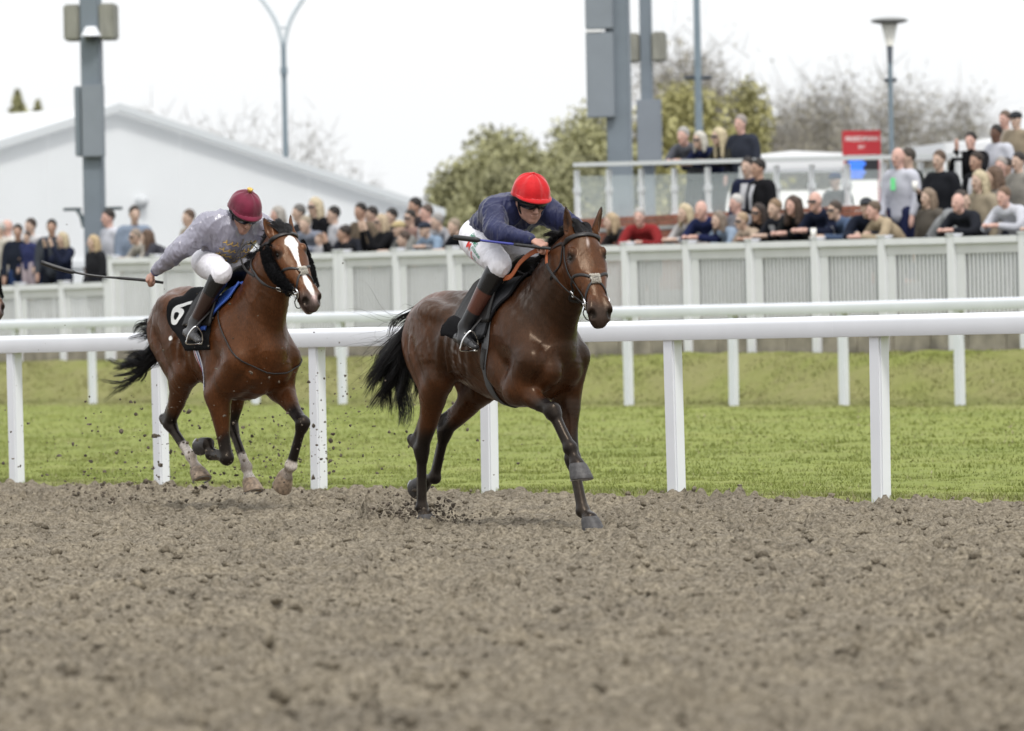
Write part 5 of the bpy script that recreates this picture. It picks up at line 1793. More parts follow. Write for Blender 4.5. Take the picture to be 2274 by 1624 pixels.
link('sleeve', tube_mesh('sleeve', [(0, 0, zz(140)), (0, 0, zz(102))], [.045, .055], 12), mat('pole_dark', (.05, .06, .075)), lp3)
link('ring', tube_mesh('ring', [(-.11, 0, zz(178)), (.11, 0, zz(178))], .035, 8), mat('pole_dark', (.05, .06, .075)), lp3)
link('glass_cone', tube_mesh('glass_cone', [(0, 0, zz(102)), (0, 0, zz(50))], [.065, .15], 16), mat('lamp_glass', (.80, .79, .72), rough=.3, alpha=.85), lp3)
bm = bmesh.new(); bmesh.ops.create_uvsphere(bm, u_segments=24, v_segments=10, radius=1.0, matrix=Matrix.Translation((0, 0, zz(46))) @ Matrix.Diagonal((.33, .33, .062, 1)))
link('hood', bm_mesh('hood', bm, True), mat('hood_grey', (.22, .225, .22), rough=.5), lp3)

# ------------------------------------------------------------------ terrace with glass balustrade
BRICK = mat('terrace_brick', (.28, .115, .075), rough=.9, vary=.3, scale=4, bump=.3)
CONC = mat('step_concrete', (.33, .33, .32), rough=.9, vary=.15, scale=2)
GLASS = mat('balustrade_glass', (.78, .86, .86), rough=.05, spec=.5, trans=.0, alpha=.22)
tz = 2.6
tr = empty('terrace', tuple(rw(0, 0)), RAIL_ROT)
tag(tr, 'brick walled viewing terrace with white posts and glass balustrade', 'terrace')
bm = bmesh.new(); box(bm, (-27.6, 26.0, .6), (-18.6, 34, tz)); link('floor_block', bm_mesh('floor_block', bm), CONC, tr)
# brick facing: courses of separate bricks would be smaller than the blur shows; keep them as one joined part
V, Fq = [], []
rb = random.Random(3)
for row in range(21):
    z0 = 1.35 + row * .075
    for k in range(41):
        x0 = -27.7 + k * .225 + (.112 if row % 2 else 0)
        if x0 > -18.62: continue
        x1 = min(x0 + .215, -18.6); y = 25.90 - rb.uniform(0, .004)
        c = len(V)
        V += [(x0, y, z0), (x1, y, z0), (x1, y, z0 + .065), (x0, y, z0 + .065), (x0, 25.997, z0), (x1, 25.997, z0), (x1, 25.997, z0 + .065), (x0, 25.997, z0 + .065)]
        Fq += [(c, c + 1, c + 2, c + 3), (c, c + 4, c + 5, c + 1), (c + 3, c + 2, c + 6, c + 7), (c, c + 3, c + 7, c + 4), (c + 1, c + 5, c + 6, c + 2)]
bw = link('brickwork', np_mesh('brickwork', A(V), A(Fq), smooth=False), BRICK, tr); bw['kind'] = 'stuff'
bm = bmesh.new(); box(bm, (-27.72, 25.88, tz + .10), (-18.5, 26.12, tz + .16), .008); link('coping', bm_mesh('coping', bm), CONC, tr)
bm = bmesh.new(); box(bm, (-27.7, 25.93, tz + .005), (-18.6, 26.08, tz + .10)); link('parapet', bm_mesh('parapet', bm), BRICK, tr)
WHT = mat('balustrade_white', (.64, .66, .67), rough=.4)
tb = empty('balustrade', tuple(rw(0, 0)), RAIL_ROT)
tag(tb, 'white framed glass balustrade along the raised terrace edge', 'balustrade')
zt_ = lambda s: 3.70 - .022 * (s + 27.2)
xs_ = list(np.arange(-27.25, -18.4, .80))
for i, s in enumerate(xs_):
    bm = bmesh.new(); box(bm, (-.042, -.03, tz + .16), (.042, .03, zt_(s) - .05), .006); box(bm, (-.065, -.035, zt_(s) - .40), (.065, .035, zt_(s) - .31), .008); box(bm, (-.065, -.035, tz + .27), (.065, .035, tz + .36), .008)
    link('post', bm_mesh('post', bm), WHT, tb, loc=(s, 26.0, 0))
    if i < len(xs_) - 1:
        s2 = xs_[i + 1]
        bm = bmesh.new(); slab(bm, [(s + .05, 26.0, tz + .24), (s2 - .05, 26.0, tz + .24), (s2 - .05, 26.0, zt_(s2) - .14), (s + .05, 26.0, zt_(s) - .14)], .012)
        link('pane', bm_mesh('pane', bm), GLASS, tb)
        bm = bmesh.new(); slab(bm, [(s, 25.93, zt_(s)), (s, 26.07, zt_(s)), (s2, 26.07, zt_(s2)), (s2, 25.93, zt_(s2))], .06)
        link('handrail', bm_mesh('handrail', bm), WHT, tb)
# the lower white rail that carries on right of the terrace, over the steps
tb2 = empty('step_railing', tuple(rw(0, 0)), RAIL_ROT)
tag(tb2, 'thin white railing above the steps under the red betting sign', 'railing')
for i in range(4):
    s = -18.2 + 1.15 * i
    if s < -14.3:
        bm = bmesh.new(); box(bm, (-.04, -.03, 2.1), (.04, .03, 3.44), .006); link('post', bm_mesh('post', bm), WHT, tb2, loc=(s, 27.0, 0))
bm = bmesh.new(); box(bm, (-18.4, 26.95, 3.44), (-15.6, 27.05, 3.52), .01); link('handrail', bm_mesh('handrail', bm), WHT, tb2)
# viewing steps
st = empty('viewing_steps', tuple(rw(0, 0)), RAIL_ROT)
tag(st, 'concrete viewing steps packed with spectators at right', 'steps')
for (a, b_, w0, w1, zt2) in ((-24.0, -8.0, 24.7, 25.85, 1.80), (-18.5, -8.0, 25.86, 26.95, 2.12), (-18.5, -8.0, 26.96, 30, 2.48)):
    bm = bmesh.new(); box(bm, (a, w0, .8), (b_, w1, zt2), .01); link('step', bm_mesh('step', bm), CONC, st)

# ------------------------------------------------------------------ betting sign with lit board, vans and gazebo roofs beyond
sg = empty('betting_sign', tuple(ray_pt(1915, 420, 101))); tag(sg, 'red and white betting sign board above a blue lit screen', 'sign')
z0 = ray_pt(1915, 420, 101)[2]
zz = lambda py: ray_pt(1915, py, 101)[2] - z0
bm = bmesh.new(); box(bm, (-.34, -.03, zz(345)), (.34, .03, zz(290)), .006); link('board', bm_mesh('board', bm), mat('sign_red', (.46, .022, .032), rough=.5), sg)
wtx = mat('sign_white', (.75, .72, .70), rough=.6)
for tx, sz_, py in (('FREEDMAN', .115, 309), ('BET', .07, 327)):
    me = text_mesh(tx, sz_, True)
    l_ = link('lettering', me, wtx, sg); l_.location = (0, -.033, zz(py)); l_.rotation_euler = (R(90), 0, 0)
bm = bmesh.new(); box(bm, (-.27, -.02, zz(400)), (.30, .03, zz(347)), .006); link('screen_case', bm_mesh('screen_case', bm), mat('case_dark', (.02, .02, .025)), sg)
for k in range(5):
    bm = bmesh.new(); y0, y1 = 351 + 9.5 * k, 358 + 9.5 * k
    box(bm, (-.24, -.03, zz(y1)), (.02 + .04 * (k % 2), -.021, zz(y0))); link('screen_row', bm_mesh('screen_row', bm), mat('screen_blue', (.02, .06, .3), emit=(.05, .22, .9, .9)), sg)
for s in (-1, 1):
    link('leg', tube_mesh('leg', [(.3 * s, 0, -2.0), (.3 * s, 0, zz(345))], .02, 6), mat('sign_leg', (.35, .03, .04)), sg)
def van(label, px, py, d, L_, H_, rot):
    c = ray_pt(px, py, d)
    root = empty('van', (c[0], c[1], 1.3), R(rot)); tag(root, label, 'van', 'pale vehicles parked beyond the steps')
    bm = bmesh.new(); box(bm, (-L_ / 2, -.95, .35), (L_ / 2, .95, H_), .22); link('body', bm_mesh('body', bm, True), mat('van_white', (.80, .80, .77), rough=.3, coat=.3), root)
    for x in (-L_ * .32, 0, L_ * .32):
        bm = bmesh.new(); box(bm, (x - L_ * .11, -.965, H_ * .58), (x + L_ * .11, -.945, H_ * .80), .01); link('window', bm_mesh('window', bm), mat('van_glass', (.03, .035, .04), rough=.1), root)
    for x in (-L_ * .32, L_ * .32):
        for y in (-.9, .9):
            bm = bmesh.new(); bmesh.ops.create_cone(bm, cap_ends=True, segments=20, radius1=.34, radius2=.34, depth=.22, matrix=Matrix.Translation((x, y, .34)) @ Matrix.Rotation(R(90), 4, 'X')); link('wheel', bm_mesh('wheel', bm), mat('tyre', (.02, .02, .02)), root)
van('cream white coach roof beyond the steps right of the red sign', 2050, 330, 128, 4.2, 3.35, 4)
van('grey white van roof beyond the terrace left of the red sign', 1800, 345, 126, 4.6, 3.0, 0)
def gazebo(label, px, py, d, w_, h_):
    c = ray_pt(px, py, d)
    root = empty('gazebo', (c[0], c[1], 1.3), R(12)); tag(root, label, 'gazebo', 'white pop-up gazebos beyond the terrace')
    zt = c[2] - 1.3
    V = [(-w_, -w_, zt), (w_, -w_, zt), (w_, w_, zt), (-w_, w_, zt), (0, 0, zt + h_), (-w_, -w_, zt - .25), (w_, -w_, zt - .25), (w_, w_, zt - .25), (-w_, w_, zt - .25)]
    link('canopy', poly_mesh('canopy', V, [(0, 1, 4), (1, 2, 4), (2, 3, 4), (3, 0, 4), (0, 5, 6, 1), (1, 6, 7, 2), (2, 7, 8, 3), (3, 8, 5, 0)], False), TENT, root)
    for x in (-w_, w_):
        for y in (-w_, w_):
            link('leg', tube_mesh('leg', [(x * .98, y * .98, 0), (x * .98, y * .98, zt)], .03, 6), WHT, root)
gazebo('white gazebo roof peeking over the terrace rail at centre right', 1760, 352, 118, 1.5, .16)
gazebo('white gazebo canopy behind the flat cap spectators at far right', 2210, 322, 120, 1.6, .14)
# ------------------------------------------------------------------ trees
def branch_tree(name, label, base, h, seed, spread, bark, leaf=None, nleaf=0, levels=5, buds=True, twigs=5200, lsize=.09):
    r = np.random.default_rng(seed)
    root = empty(name, tuple(base)); tag(root, label, 'tree', 'trees beyond the racecourse')
    Vt, Ft, Vc, Fc = [], [], [], []
    tips = []
    def seg(V, F, p0, p1, r0, r1, n=4):
        v, f = tube_arrays([p0, p1], [r0, r1], n, cap=False)
        c = len(V); V.extend(v); F.extend([tuple(x + c for x in q) for q in f])
    def grow(p, d, ln, rad, lv, trunk):
        k = 3
        for i in range(k):
            q = p + d * ln / k
            seg(Vt if trunk else Vc, Ft if trunk else Fc, p, q, rad * (1 - .22 * i / k), rad * (1 - .22 * (i + 1) / k))
            p = q
            d = nrm(d + r.normal(size=3) * .16 + A((0, 0, .05)))
            if lv < levels and i > 0 - (lv > 0):
                nb = r.integers(1, 3)
                for _ in range(nb):
                    a = r.uniform(0, 6.28)
                    side = nrm(np.cross(d, A((math.cos(a), math.sin(a), .2))))
                    nd = nrm(d * r.uniform(.45, .9) + side * spread * r.uniform(.6, 1.1))
                    grow(p, nd, ln * r.uniform(.55, .78), rad * .5, lv + 1, False)
        if lv >= levels - 1: tips.append((p, d))
    grow(A((0, 0, 0)), A((0, 0, 1.0)), h * .42, h * .020, 0, True)
    top = max(v[2] for v in Vc) * 1.04
    sc_ = A((.5 * (h / top) + .5 * max(h / top, 1.0), .5 * (h / top) + .5 * max(h / top, 1.0), h / top))
    Vt = [A(v) * sc_ for v in Vt]; Vc = [A(v) * sc_ for v in Vc]
    link('trunk', poly_mesh('trunk', Vt, Ft), bark, root)
    T = A([t[0] * sc_ for t in tips]); D = A([t[1] for t in tips])
    if len(T) and twigs:
        i = r.integers(0, len(T), twigs)
        base_ = T[i] + r.normal(size=(twigs, 3)) * h * .035
        d = D[i] + r.normal(size=(twigs, 3)) * .7
        d /= np.linalg.norm(d, axis=1)[:, None]
        l_ = r.uniform(.03, .085, (twigs, 1)) * h
        sd = np.cross(d, r.normal(size=(twigs, 3))); sd /= np.linalg.norm(sd, axis=1)[:, None]
        w = h * .0014
        V = np.stack([base_ - sd * w, base_ + sd * w, base_ + d * l_ + sd * w * .3, base_ + d * l_ - sd * w * .3], 1).reshape(-1, 3)
        c = len(Vc); Vc.extend(V); Fc.extend([tuple(c + 4 * k + j for j in range(4)) for k in range(twigs)])
    link('crown', poly_mesh('crown', Vc, Fc, False), bark, root)
    if not nleaf and buds:
        i = r.integers(0, len(T), 4200)
        leaf_cloud('buds', T[i] + r.normal(size=(4200, 3)) * h * .04, .075, BUD, root, seed)
    if nleaf:
        i = r.integers(0, len(T), nleaf)
        P_ = T[i] + r.normal(size=(nleaf, 3)) * h * .055
        leaf_cloud('foliage', P_, lsize, leaf, root, seed)
    return root
def leaf_cloud(name, P_, size, m, root, seed):
    r = np.random.default_rng(seed + 99)
    n = len(P_)
    a = r.normal(size=(n, 3)); a /= np.linalg.norm(a, axis=1)[:, None]
    b = np.cross(a, r.normal(size=(n, 3))); b /= np.linalg.norm(b, axis=1)[:, None]
    s = size * r.uniform(.5, 1.4, (n, 1))
    V = np.stack([P_ - a * s, P_ + b * s * .6, P_ + a * s, P_ - b * s * .6], 1).reshape(-1, 3)
    me = np_mesh(name, V, np.arange(n * 4).reshape(n, 4), smooth=False)
    return link(name, me, m, root)
BARK = mat('bare_bark', (.20, .185, .16), rough=.9, vary=.2, scale=1)
BUD = mat('twig_buds', (.27, .25, .19), rough=.8, vary=.3, scale=1)
LEAF_Y = mat('spring_leaf', (.36, .34, .15), rough=.7, vary=.5, scale=.9)
LEAF_G = mat('olive_leaf', (.29, .285, .15), rough=.7, vary=.55, scale=.8)
def tree_at(px, ytop, d, seed, label, spread=.8, ybase=760, **kw):
    b, t = ray_pt(px, ybase, d), ray_pt(px, ytop, d)
    b[2] = 0.0
    return branch_tree('bare_tree' if 'leaf' not in kw else 'leafy_tree', label, b, (t[2] - b[2]) * (kw.pop('k', 1.0) + .12), seed, spread, BARK, **kw)
tree_at(1590, 100, 190, 1, 'tall bare tree directly behind the plain crossbar pole', .75, k=.95)
tree_at(1745, 118, 200, 2, 'tall bare tree between the crossbar pole and disc lamp', .85, k=.95)
tree_at(1700, 175, 185, 12, 'budding bare tree low behind the terrace crowd', .9, k=.95)
tree_at(1860, 215, 205, 3, 'spreading bare tree just left of the disc lamp', 1.0, k=.92)
tree_at(2010, 190, 210, 4, 'bare tree just right of the disc lamp', .9, k=.95)
tree_at(2165, 200, 215, 5, 'small bare tree above the far right spectators', .75, k=.92)
tree_at(500, 262, 180, 6, 'bare rounded tree rising behind the marquee roof', .85, k=.95, buds=False, twigs=9000)
tree_at(1540, 215, 150, 7, 'yellow green budding tree behind the slim column', .7, leaf=LEAF_Y, nleaf=3600, twigs=1500, lsize=.11, k=.9)
tree_at(1640, 235, 152, 8, 'yellow green shrubby tree behind the terrace spectators', .8, leaf=LEAF_Y, nleaf=3200, twigs=1500, lsize=.11, k=.9)
# leafy masses: several domed crowns, each a tree
def dome_tree(px, ytop, ybot, wpx, d, seed, label, m, n=26000):
    r = np.random.default_rng(seed)
    b, t = ray_pt(px, 760, d), ray_pt(px, ytop, d)
    b[2] = 0.0
    h = t[2] * 1.06; rad = wpx / 2 / (12633.0 / d)
    root = empty('leafy_tree', tuple(b)); tag(root, label, 'tree', 'trees beyond the racecourse')
    link('trunk', tube_mesh('trunk', catmull(A([(0, 0, 0), (.1, 0, h * .3), (-.05, .1, h * .6)]), 4), np.linspace(.22, .08, 9), 7), BARK, root)
    cl = []
    for k in range(46):
        v = r.normal(size=3); v /= np.linalg.norm(v); v *= r.uniform(.3, 1.25) ** .6
        cl.append((v[0] * rad * .9, v[1] * rad * .9, h * .56 + v[2] * h * .40))
    cl = A(cl)
    i = r.integers(0, len(cl), n)
    off = r.normal(size=(n, 3)); off /= np.linalg.norm(off, axis=1)[:, None]
    P_ = cl[i] + off * (rad * .75) * r.uniform(.05, 1, (n, 1)) ** .8
    leaf_cloud('foliage', P_, .075, m, root, seed)
    V, F = [], []
    for k in range(46):
        v, f = tube_arrays([(0, 0, h * .3), tuple(cl[k] * A((.5, .5, .9))), tuple(cl[k])], [.06, .035, .01], 4, cap=False)
        c = len(V); V.extend(v); F.extend([tuple(x + c for x in q) for q in f])
    link('limbs', poly_mesh('limbs', V, F), BARK, root)
for a_ in ((1015, 372, 480, 130, 150, 21, 'low olive tree nearest the marquee corner', LEAF_G), (1110, 318, 480, 170, 150, 22, 'olive green tree left of the red helmet', LEAF_G), (1215, 300, 480, 190, 148, 23, 'broad olive green tree behind the red helmet', LEAF_G),
           (1315, 292, 480, 190, 150, 24, 'tall olive green tree touching the thick grey column', LEAF_G), (1060, 400, 500, 160, 140, 25, 'small olive bush above the centre crowd', LEAF_G), (1250, 400, 500, 200, 140, 26, 'rounded olive shrub behind the glass balustrade', LEAF_G), (1420, 380, 500, 170, 142, 27, 'olive shrub seen between the two grey columns', LEAF_G), (1560, 330, 480, 160, 142, 28, 'dull green shrub behind the terrace spectators', LEAF_Y), (1525, 215, 480, 150, 140, 29, 'yellow green rounded crown right of the slim column', LEAF_Y), (1640, 235, 480, 150, 141, 30, 'yellow green crown right of the plain crossbar pole', LEAF_Y)):
    dome_tree(*a_)
# two conifers behind the marquee ridge at far left
def conifer(px, ytop, d, seed, label, wpx):
    r = np.random.default_rng(seed)
    b, t = ray_pt(px, 760, d), ray_pt(px, ytop, d); b[2] = 0
    h = t[2]; root = empty('conifer', tuple(b)); tag(root, label, 'tree', 'conifers behind the marquee')
    link('trunk', tube_mesh('trunk', [(0, 0, 0), (0, 0, h * .97)], [.2, .03], 7), BARK, root)
    n = 2600; z = h * (.35 + .64 * r.uniform(0, 1, n)); a = r.uniform(0, 6.28, n)
    rr_ = (1 - z / h) * wpx / (12633.0 / d) * 1.6 * r.uniform(.2, 1, n)
    leaf_cloud('foliage', np.stack([np.cos(a) * rr_, np.sin(a) * rr_, z], 1), .12, LEAF_G, root, seed)
conifer(50, 195, 230, 31, 'taller dark conifer tip over the marquee ridge at left', 170)
conifer(95, 218, 232, 32, 'shorter conifer tip right of the taller one over the marquee', 120)
horse1, W1, V1, Q1 = build_horse(1, H1, F1, 'dark bay racehorse in front with small white forehead star and flying black tail')
horse2, W2, V2, Q2 = build_horse(2, H2, F2, 'reddish bay racehorse with white blaze and number 6 saddlecloth')
rider1, X1 = build_rider(1, R1, F1, 'jockey in red helmet and navy silks crouched low with arms forward')
rider2, X2 = build_rider(2, R2, F2, 'jockey in maroon helmet and lavender grey silks swinging his right arm back')
# ------------------------------------------------------------------ saddles, cloths, girths, reins, whips
def sheet_edges(W, x0, x1, off):
    """u in 0..1 between rear and front edge, v = degrees from the spine (right side negative)"""
    return lambda u, v: W.trunk(x0(v) + (x1(v) - x0(v)) * u, v, off)

blackcloth = mat('black_cloth', (.008, .008, .009), rough=.9, spec=.1, bump=.3, bscale=40, bdist=.006)
padmat = mat('grey_pad', (.035, .036, .040), rough=.5, spec=.3, bump=.35, bscale=90)
# --- leading horse
def flap1(us, vs, N):
    o = np.zeros((len(us), len(vs), 3))
    for i, u in enumerate(us):
        for j, v in enumerate(vs):
            w = (1 - u) ** 1.2 * sstep(40, 84, abs(v)) * (1 if v < 0 else .4)
            o[i, j] = N[i, j] * (.055 * w + .010 * w * math.sin(9 * u + v * .2)) + A((-.05 * w, 0, .05 * w))
    return o
clo1, _, _ = cloth_sheet('saddlecloth', sheet_edges(W1, lambda v: -.34 + .06 * (abs(v) / 88), lambda v: .06 - .03 * (abs(v) / 88), .010),
                         np.linspace(0, 1, 18), np.linspace(-88, 88, 45), .004, blackcloth, horse1, flap=flap1)
fe1 = lambda v: .205 - .15 * sstep(8, 80, abs(v))
pad1, _, _ = cloth_sheet('saddle_pad', sheet_edges(W1, lambda v: fe1(v) - .20 + .10 * sstep(20, 75, abs(v)), fe1, .016), np.linspace(0, 1, 9), np.linspace(-80, 80, 41), .012, padmat, horse1)
for s in (-1, 1):
    Pp, Nn = path(lambda x, g: W1.trunk(x, g, .022), [(fe1(v), v * s) for v in range(4, 81, 8)] + [(fe1(80) - .05, 83 * s), (fe1(80) - .10, 80 * s)], 4)
    link('piping', tube_mesh('piping', Pp, .010, 7), blackcloth, pad1)
sad_l = mat('saddle_leather', (.012, .011, .011), rough=.4, spec=.3, bump=.1, bscale=120)
def seat(W, horse, dx):
    def up(us, vs, N):
        o = np.zeros((len(us), len(vs), 3))
        for i, u in enumerate(us):
            for j, v in enumerate(vs):
                w = math.cos(math.radians(v) * 1.6) if abs(v) < 55 else 0
                o[i, j, 2] = max(w, 0) * (.075 * (u - .45) ** 2 * 4 + .02)
        return o
    st, _, _ = cloth_sheet('saddle', sheet_edges(W, lambda v: -.30 + dx, lambda v: .10 + dx, .026), np.linspace(0, 1, 14), np.linspace(-62, 62, 25), .014, sad_l, horse, flap=up)
    return st
sad1 = seat(W1, horse1, .0)
def girth(W, horse, xs, m, w, name='girth'):
    Pp, Nn = path(lambda x, g: W.trunk(x, g, .004), [(xs(g), g) for g in range(-180, 181, 12)], 3)
    return link(name, ribbon_mesh(name, Pp, Nn, w, .006), m, horse)
girth(W1, horse1, lambda g: .045 - .09 * sstep(80, 178, abs(g)), mat('girth_web', (.075, .077, .082), rough=.7, bump=.2, bscale=150), .062)
Pp, Nn = path(lambda x, g: W1.trunk(x, g, .011), [(.045 - .09 * sstep(80, 178, g), -g) for g in range(96, 122, 6)], 3)
link('girth_buckle', ribbon_mesh('girth_buckle', Pp, Nn, .05, .006), LEATHER(), horse1)

# --- second horse
clo2_x0 = lambda v: -.555 + .27 * sstep(48, 96, abs(v))
def fn2(u, v):
    vm = v
    x = clo2_x0(vm) + (.05 - clo2_x0(vm)) * u
    return W2.trunk(x, vm, .010)
clo2, _, _ = cloth_sheet('saddlecloth', fn2, np.linspace(0, 1, 22), np.linspace(-97, 97, 47), .004, blackcloth, horse2,
                         flap=lambda us, vs, N: N * (.006 * np.sin(np.asarray(us)[:, None] * 9 + np.asarray(vs)[None, :] * .13) ** 2)[..., None])
clo2['label'] = 'black saddlecloth with white number 6'
wp = mat('white_numeral', (.74, .74, .72), rough=.8, bump=.3, bscale=80)
bc2 = BVHTree.FromPolygons([v.co for v in clo2.data.vertices], [tuple(p.vertices) for p in clo2.data.polygons])
def pl2(x, y):
    g = -(44 - y / .27 * 57.3)
    a_ = math.radians(g); d_ = A((0, math.sin(a_), math.cos(a_))); c_ = A((-.445 + x * .92 + y * .12, 0, W2.zc))
    h_ = bc2.ray_cast(Vector(c_ + d_), Vector(-d_))
    return A(h_[0]) + A(h_[1]) * .003 if h_[0] is not None else W2.trunk(c_[0], g, .022)[0]
surf_text('numeral', '6', .245, pl2, wp, clo2, bold=True)
surf_text('numeral_dot', '.', .20, lambda x, y: pl2(x + .0, y - .115), wp, clo2, bold=True)
blue = mat('blue_pad', (.030, .085, .36), rough=.6, bump=.6, bscale=160, bdist=.004)
fe2 = lambda v: .20 - .20 * sstep(12, 66, abs(v))
pad2, _, _ = cloth_sheet('saddle_pad', sheet_edges(W2, lambda v: fe2(v) - .16, fe2, .018), np.linspace(0, 1, 10), np.linspace(-68, 68, 37), .014, blue, horse2)
pad2['label'] = 'blue ribbed saddle pad'
sad2 = seat(W2, horse2, -.02)
gx = lambda g: -.14 + .06 * sstep(80, 150, abs(g))
gm = girth(W2, horse2, gx, mat('girth_white', (.55, .56, .60), rough=.7), .05)
for dx, c, n_ in ((-.012, (.30, .03, .04), 'red'), (.012, (.05, .07, .22), 'blue')):
    Pp, Nn = path(lambda x, g: W2.trunk(x, g, .0075), [(gx(g) + dx, g) for g in range(-180, 181, 12)], 3)
    link('girth_stripe', ribbon_mesh('girth_stripe', Pp, Nn, .009, .004), mat('girth_' + n_, c, rough=.7), gm)
# neck strap
def nstrap(deg):
    a_ = math.radians(deg); c_ = A((.10, 0, 1.40)); d_ = nrm(A((.66, 0, -.75)) * math.cos(a_) + A((0, 1, 0)) * math.sin(a_))
    p_, n_ = W2.cast(c_, d_)
    q_, m_ = W2.cast(c_ + d_, -d_)
    return (q_ + m_ * .007) if q_ is not None and np.linalg.norm(q_ - c_) < .62 else c_ + d_ * .40
Pn = A([nstrap(g) for g in range(-125, 126, 5)])
for _ in range(3): Pn[1:-1] = .5 * Pn[1:-1] + .25 * (Pn[:-2] + Pn[2:])
for i_ in range(len(Pn)):
    q_, n_ = W2.near(Pn[i_], .0)
    if (Pn[i_] - q_) @ n_ < .007: Pn[i_] = q_ + n_ * .007
link('neck_strap', tube_mesh('neck_strap', Pn, .0055, 6), LEATHER(), horse2)

# --- reins
def rein(W, horse, hand, s, mids, grip):
    bp, bn = W.head(.478, 104 * s, .014)
    pts = catmull(A([hand] + mids + [bp]), 8)
    N = A([W.near(p, 0)[1] for p in pts])
    out = []
    for p in pts:
        q, n = W.near(p, .008)
        d = (p - q) @ n
        out.append(p if d > 0 else q)
    pts = A(out)
    k = int(len(pts) * grip)
    if k > 2:
        link('rein_grip', ribbon_mesh('rein_grip', pts[:k + 1], N[:k + 1], .022, .006), mat('orange_rubber', (.36, .095, .03), rough=.6, bump=.4, bscale=200), horse)
    r = link('rein', ribbon_mesh('rein', pts[max(k, 0):], N[max(k, 0):], .019, .005), LEATHER(), horse)
    j = int(len(pts) * .8)
    link('rein_ring', tube_mesh('rein_ring', ring_pts(pts[j], N[j], .022), .004, 6), STEEL(), r)
rein(W1, horse1, A((.50, -.105, 1.735)), -1, [A((.525, -.125, 1.63)), A((.67, -.13, 1.51))], .30)
rein(W1, horse1, A((.50, .07, 1.735)), 1, [A((.56, .13, 1.62)), A((.70, .12, 1.50))], .30)
lp = catmull(A([(.49, -.10, 1.735), (.40, -.135, 1.72), (.30, -.165, 1.66), (.23, -.19, 1.575), (.16, -.2, 1.56)]), 8)
link('rein_grip', ribbon_mesh('rein_grip', lp, np.tile(A((0, -1, .2)), (len(lp), 1)), .034, .005), mat('orange_rubber', (.36, .095, .03)), horse1)
rein(W2, horse2, A((.33, .05, 1.79)), -1, [A((.40, -.10, 1.72)), A((.62, -.14, 1.60))], .0)
rein(W2, horse2, A((.33, .10, 1.79)), 1, [A((.42, .13, 1.72)), A((.62, .13, 1.62))], .0)
lp = catmull(A([(.34, .03, 1.80), (.36, -.10, 1.90), (.32, -.16, 1.84), (.36, -.15, 1.72), (.46, -.13, 1.66)]), 8)
link('rein_loop', ribbon_mesh('rein_loop', lp, np.tile(A((0, -1, .2)), (len(lp), 1)), .018, .005), LEATHER(), horse2)

# --- whips, held in the right hands
def whip(a, b, frame, label, blue_mid, bend):
    a, b = A(a), A(b)
    t = np.linspace(0, 1, 30)
    P_ = a[None] * (1 - t)[:, None] + b[None] * t[:, None] + A((0, 0, 1))[None] * (bend * np.sin(np.pi * t) * t)[:, None]
    o = link('whip', tube_mesh('whip', P_[:12], [.010] * 2 + [.011] * 9 + [.009], 10), mat('whip_grip', (.013, .013, .014), rough=.5, bump=.4, bscale=220), loc=frame[:3], rotz=R(frame[3] - 90))
    mm = mat('whip_blue', (.04, .05, .26), rough=.35) if blue_mid else mat('whip_shaft', (.02, .02, .021), rough=.3)
    link('shaft', tube_mesh('shaft', P_[11:22], np.linspace(.0085, .0075, 11), 8), mm, o)
    link('flap', tube_mesh('flap', P_[21:], [.010] + [.017] * 7 + [.014], 10), mat('whip_flap', (.011, .011, .012), rough=.42), o)
    return tag(o, label, 'whip', 'whips held by the jockeys')
whip((.55, -.115, 1.735), (.05, -.50, 1.822), F1, 'black and blue riding whip held level along the navy jockey', True, .0)
whip((-.42, -.37, 1.635), (-.90, -1.10, 1.80), F2, 'long black riding whip swung out behind the grey jockey', False, -.06)

# --- printed lettering on the white breeches, gold braid on the grey silks
def on_leg(q, bd, t, w_, off=.004):
    """point on the outside of the right thigh: t along hip-knee, w_ across (up positive)"""
    ax_ = nrm(q['knee'] - q['hip'])
    upv = A((0, 0, 1)) - ax_ * ax_[2]
    upv = nrm(upv)
    outw = nrm(np.cross(ax_, upv)) 
    if outw[1] > 0: outw = -outw
    o_ = q['hip'] + ax_ * t + upv * w_ + outw * .4
    h = bd.ray_cast(Vector(o_), Vector(-outw))
    return (A(h[0]) + A(h[1]) * off) if h[0] is not None else q['hip'] + ax_ * t + upv * w_ + outw * .1
gq = mat('green_print', (.02, .22, .12), rough=.6); rq = mat('red_print', (.62, .03, .02), rough=.6)
q1 = R1['R']
def lp_(t0, w0, rot):
    c, s_ = math.cos(rot), math.sin(rot)
    return lambda x, y: on_leg(q1, X1['bd'], t0 + x * c - y * s_, w0 + x * s_ + y * c)
surf_text('lettering', 'HOLMES', .036, lp_(.185, .060, -.22), gq, X1['breeches'], bold=True)
surf_text('lettering', 'M', .072, lp_(.165, .018, -.22), rq, X1['breeches'], bold=True)
surf_text('lettering', 'ATERIALS', .031, lp_(.270, .010, -.22), gq, X1['breeches'], bold=True)
surf_text('lettering', 'L', .064, lp_(.215, -.030, -.22), rq, X1['breeches'], bold=True)
surf_text('lettering', 'TD', .030, lp_(.255, -.036, -.22), gq, X1['breeches'], bold=True)

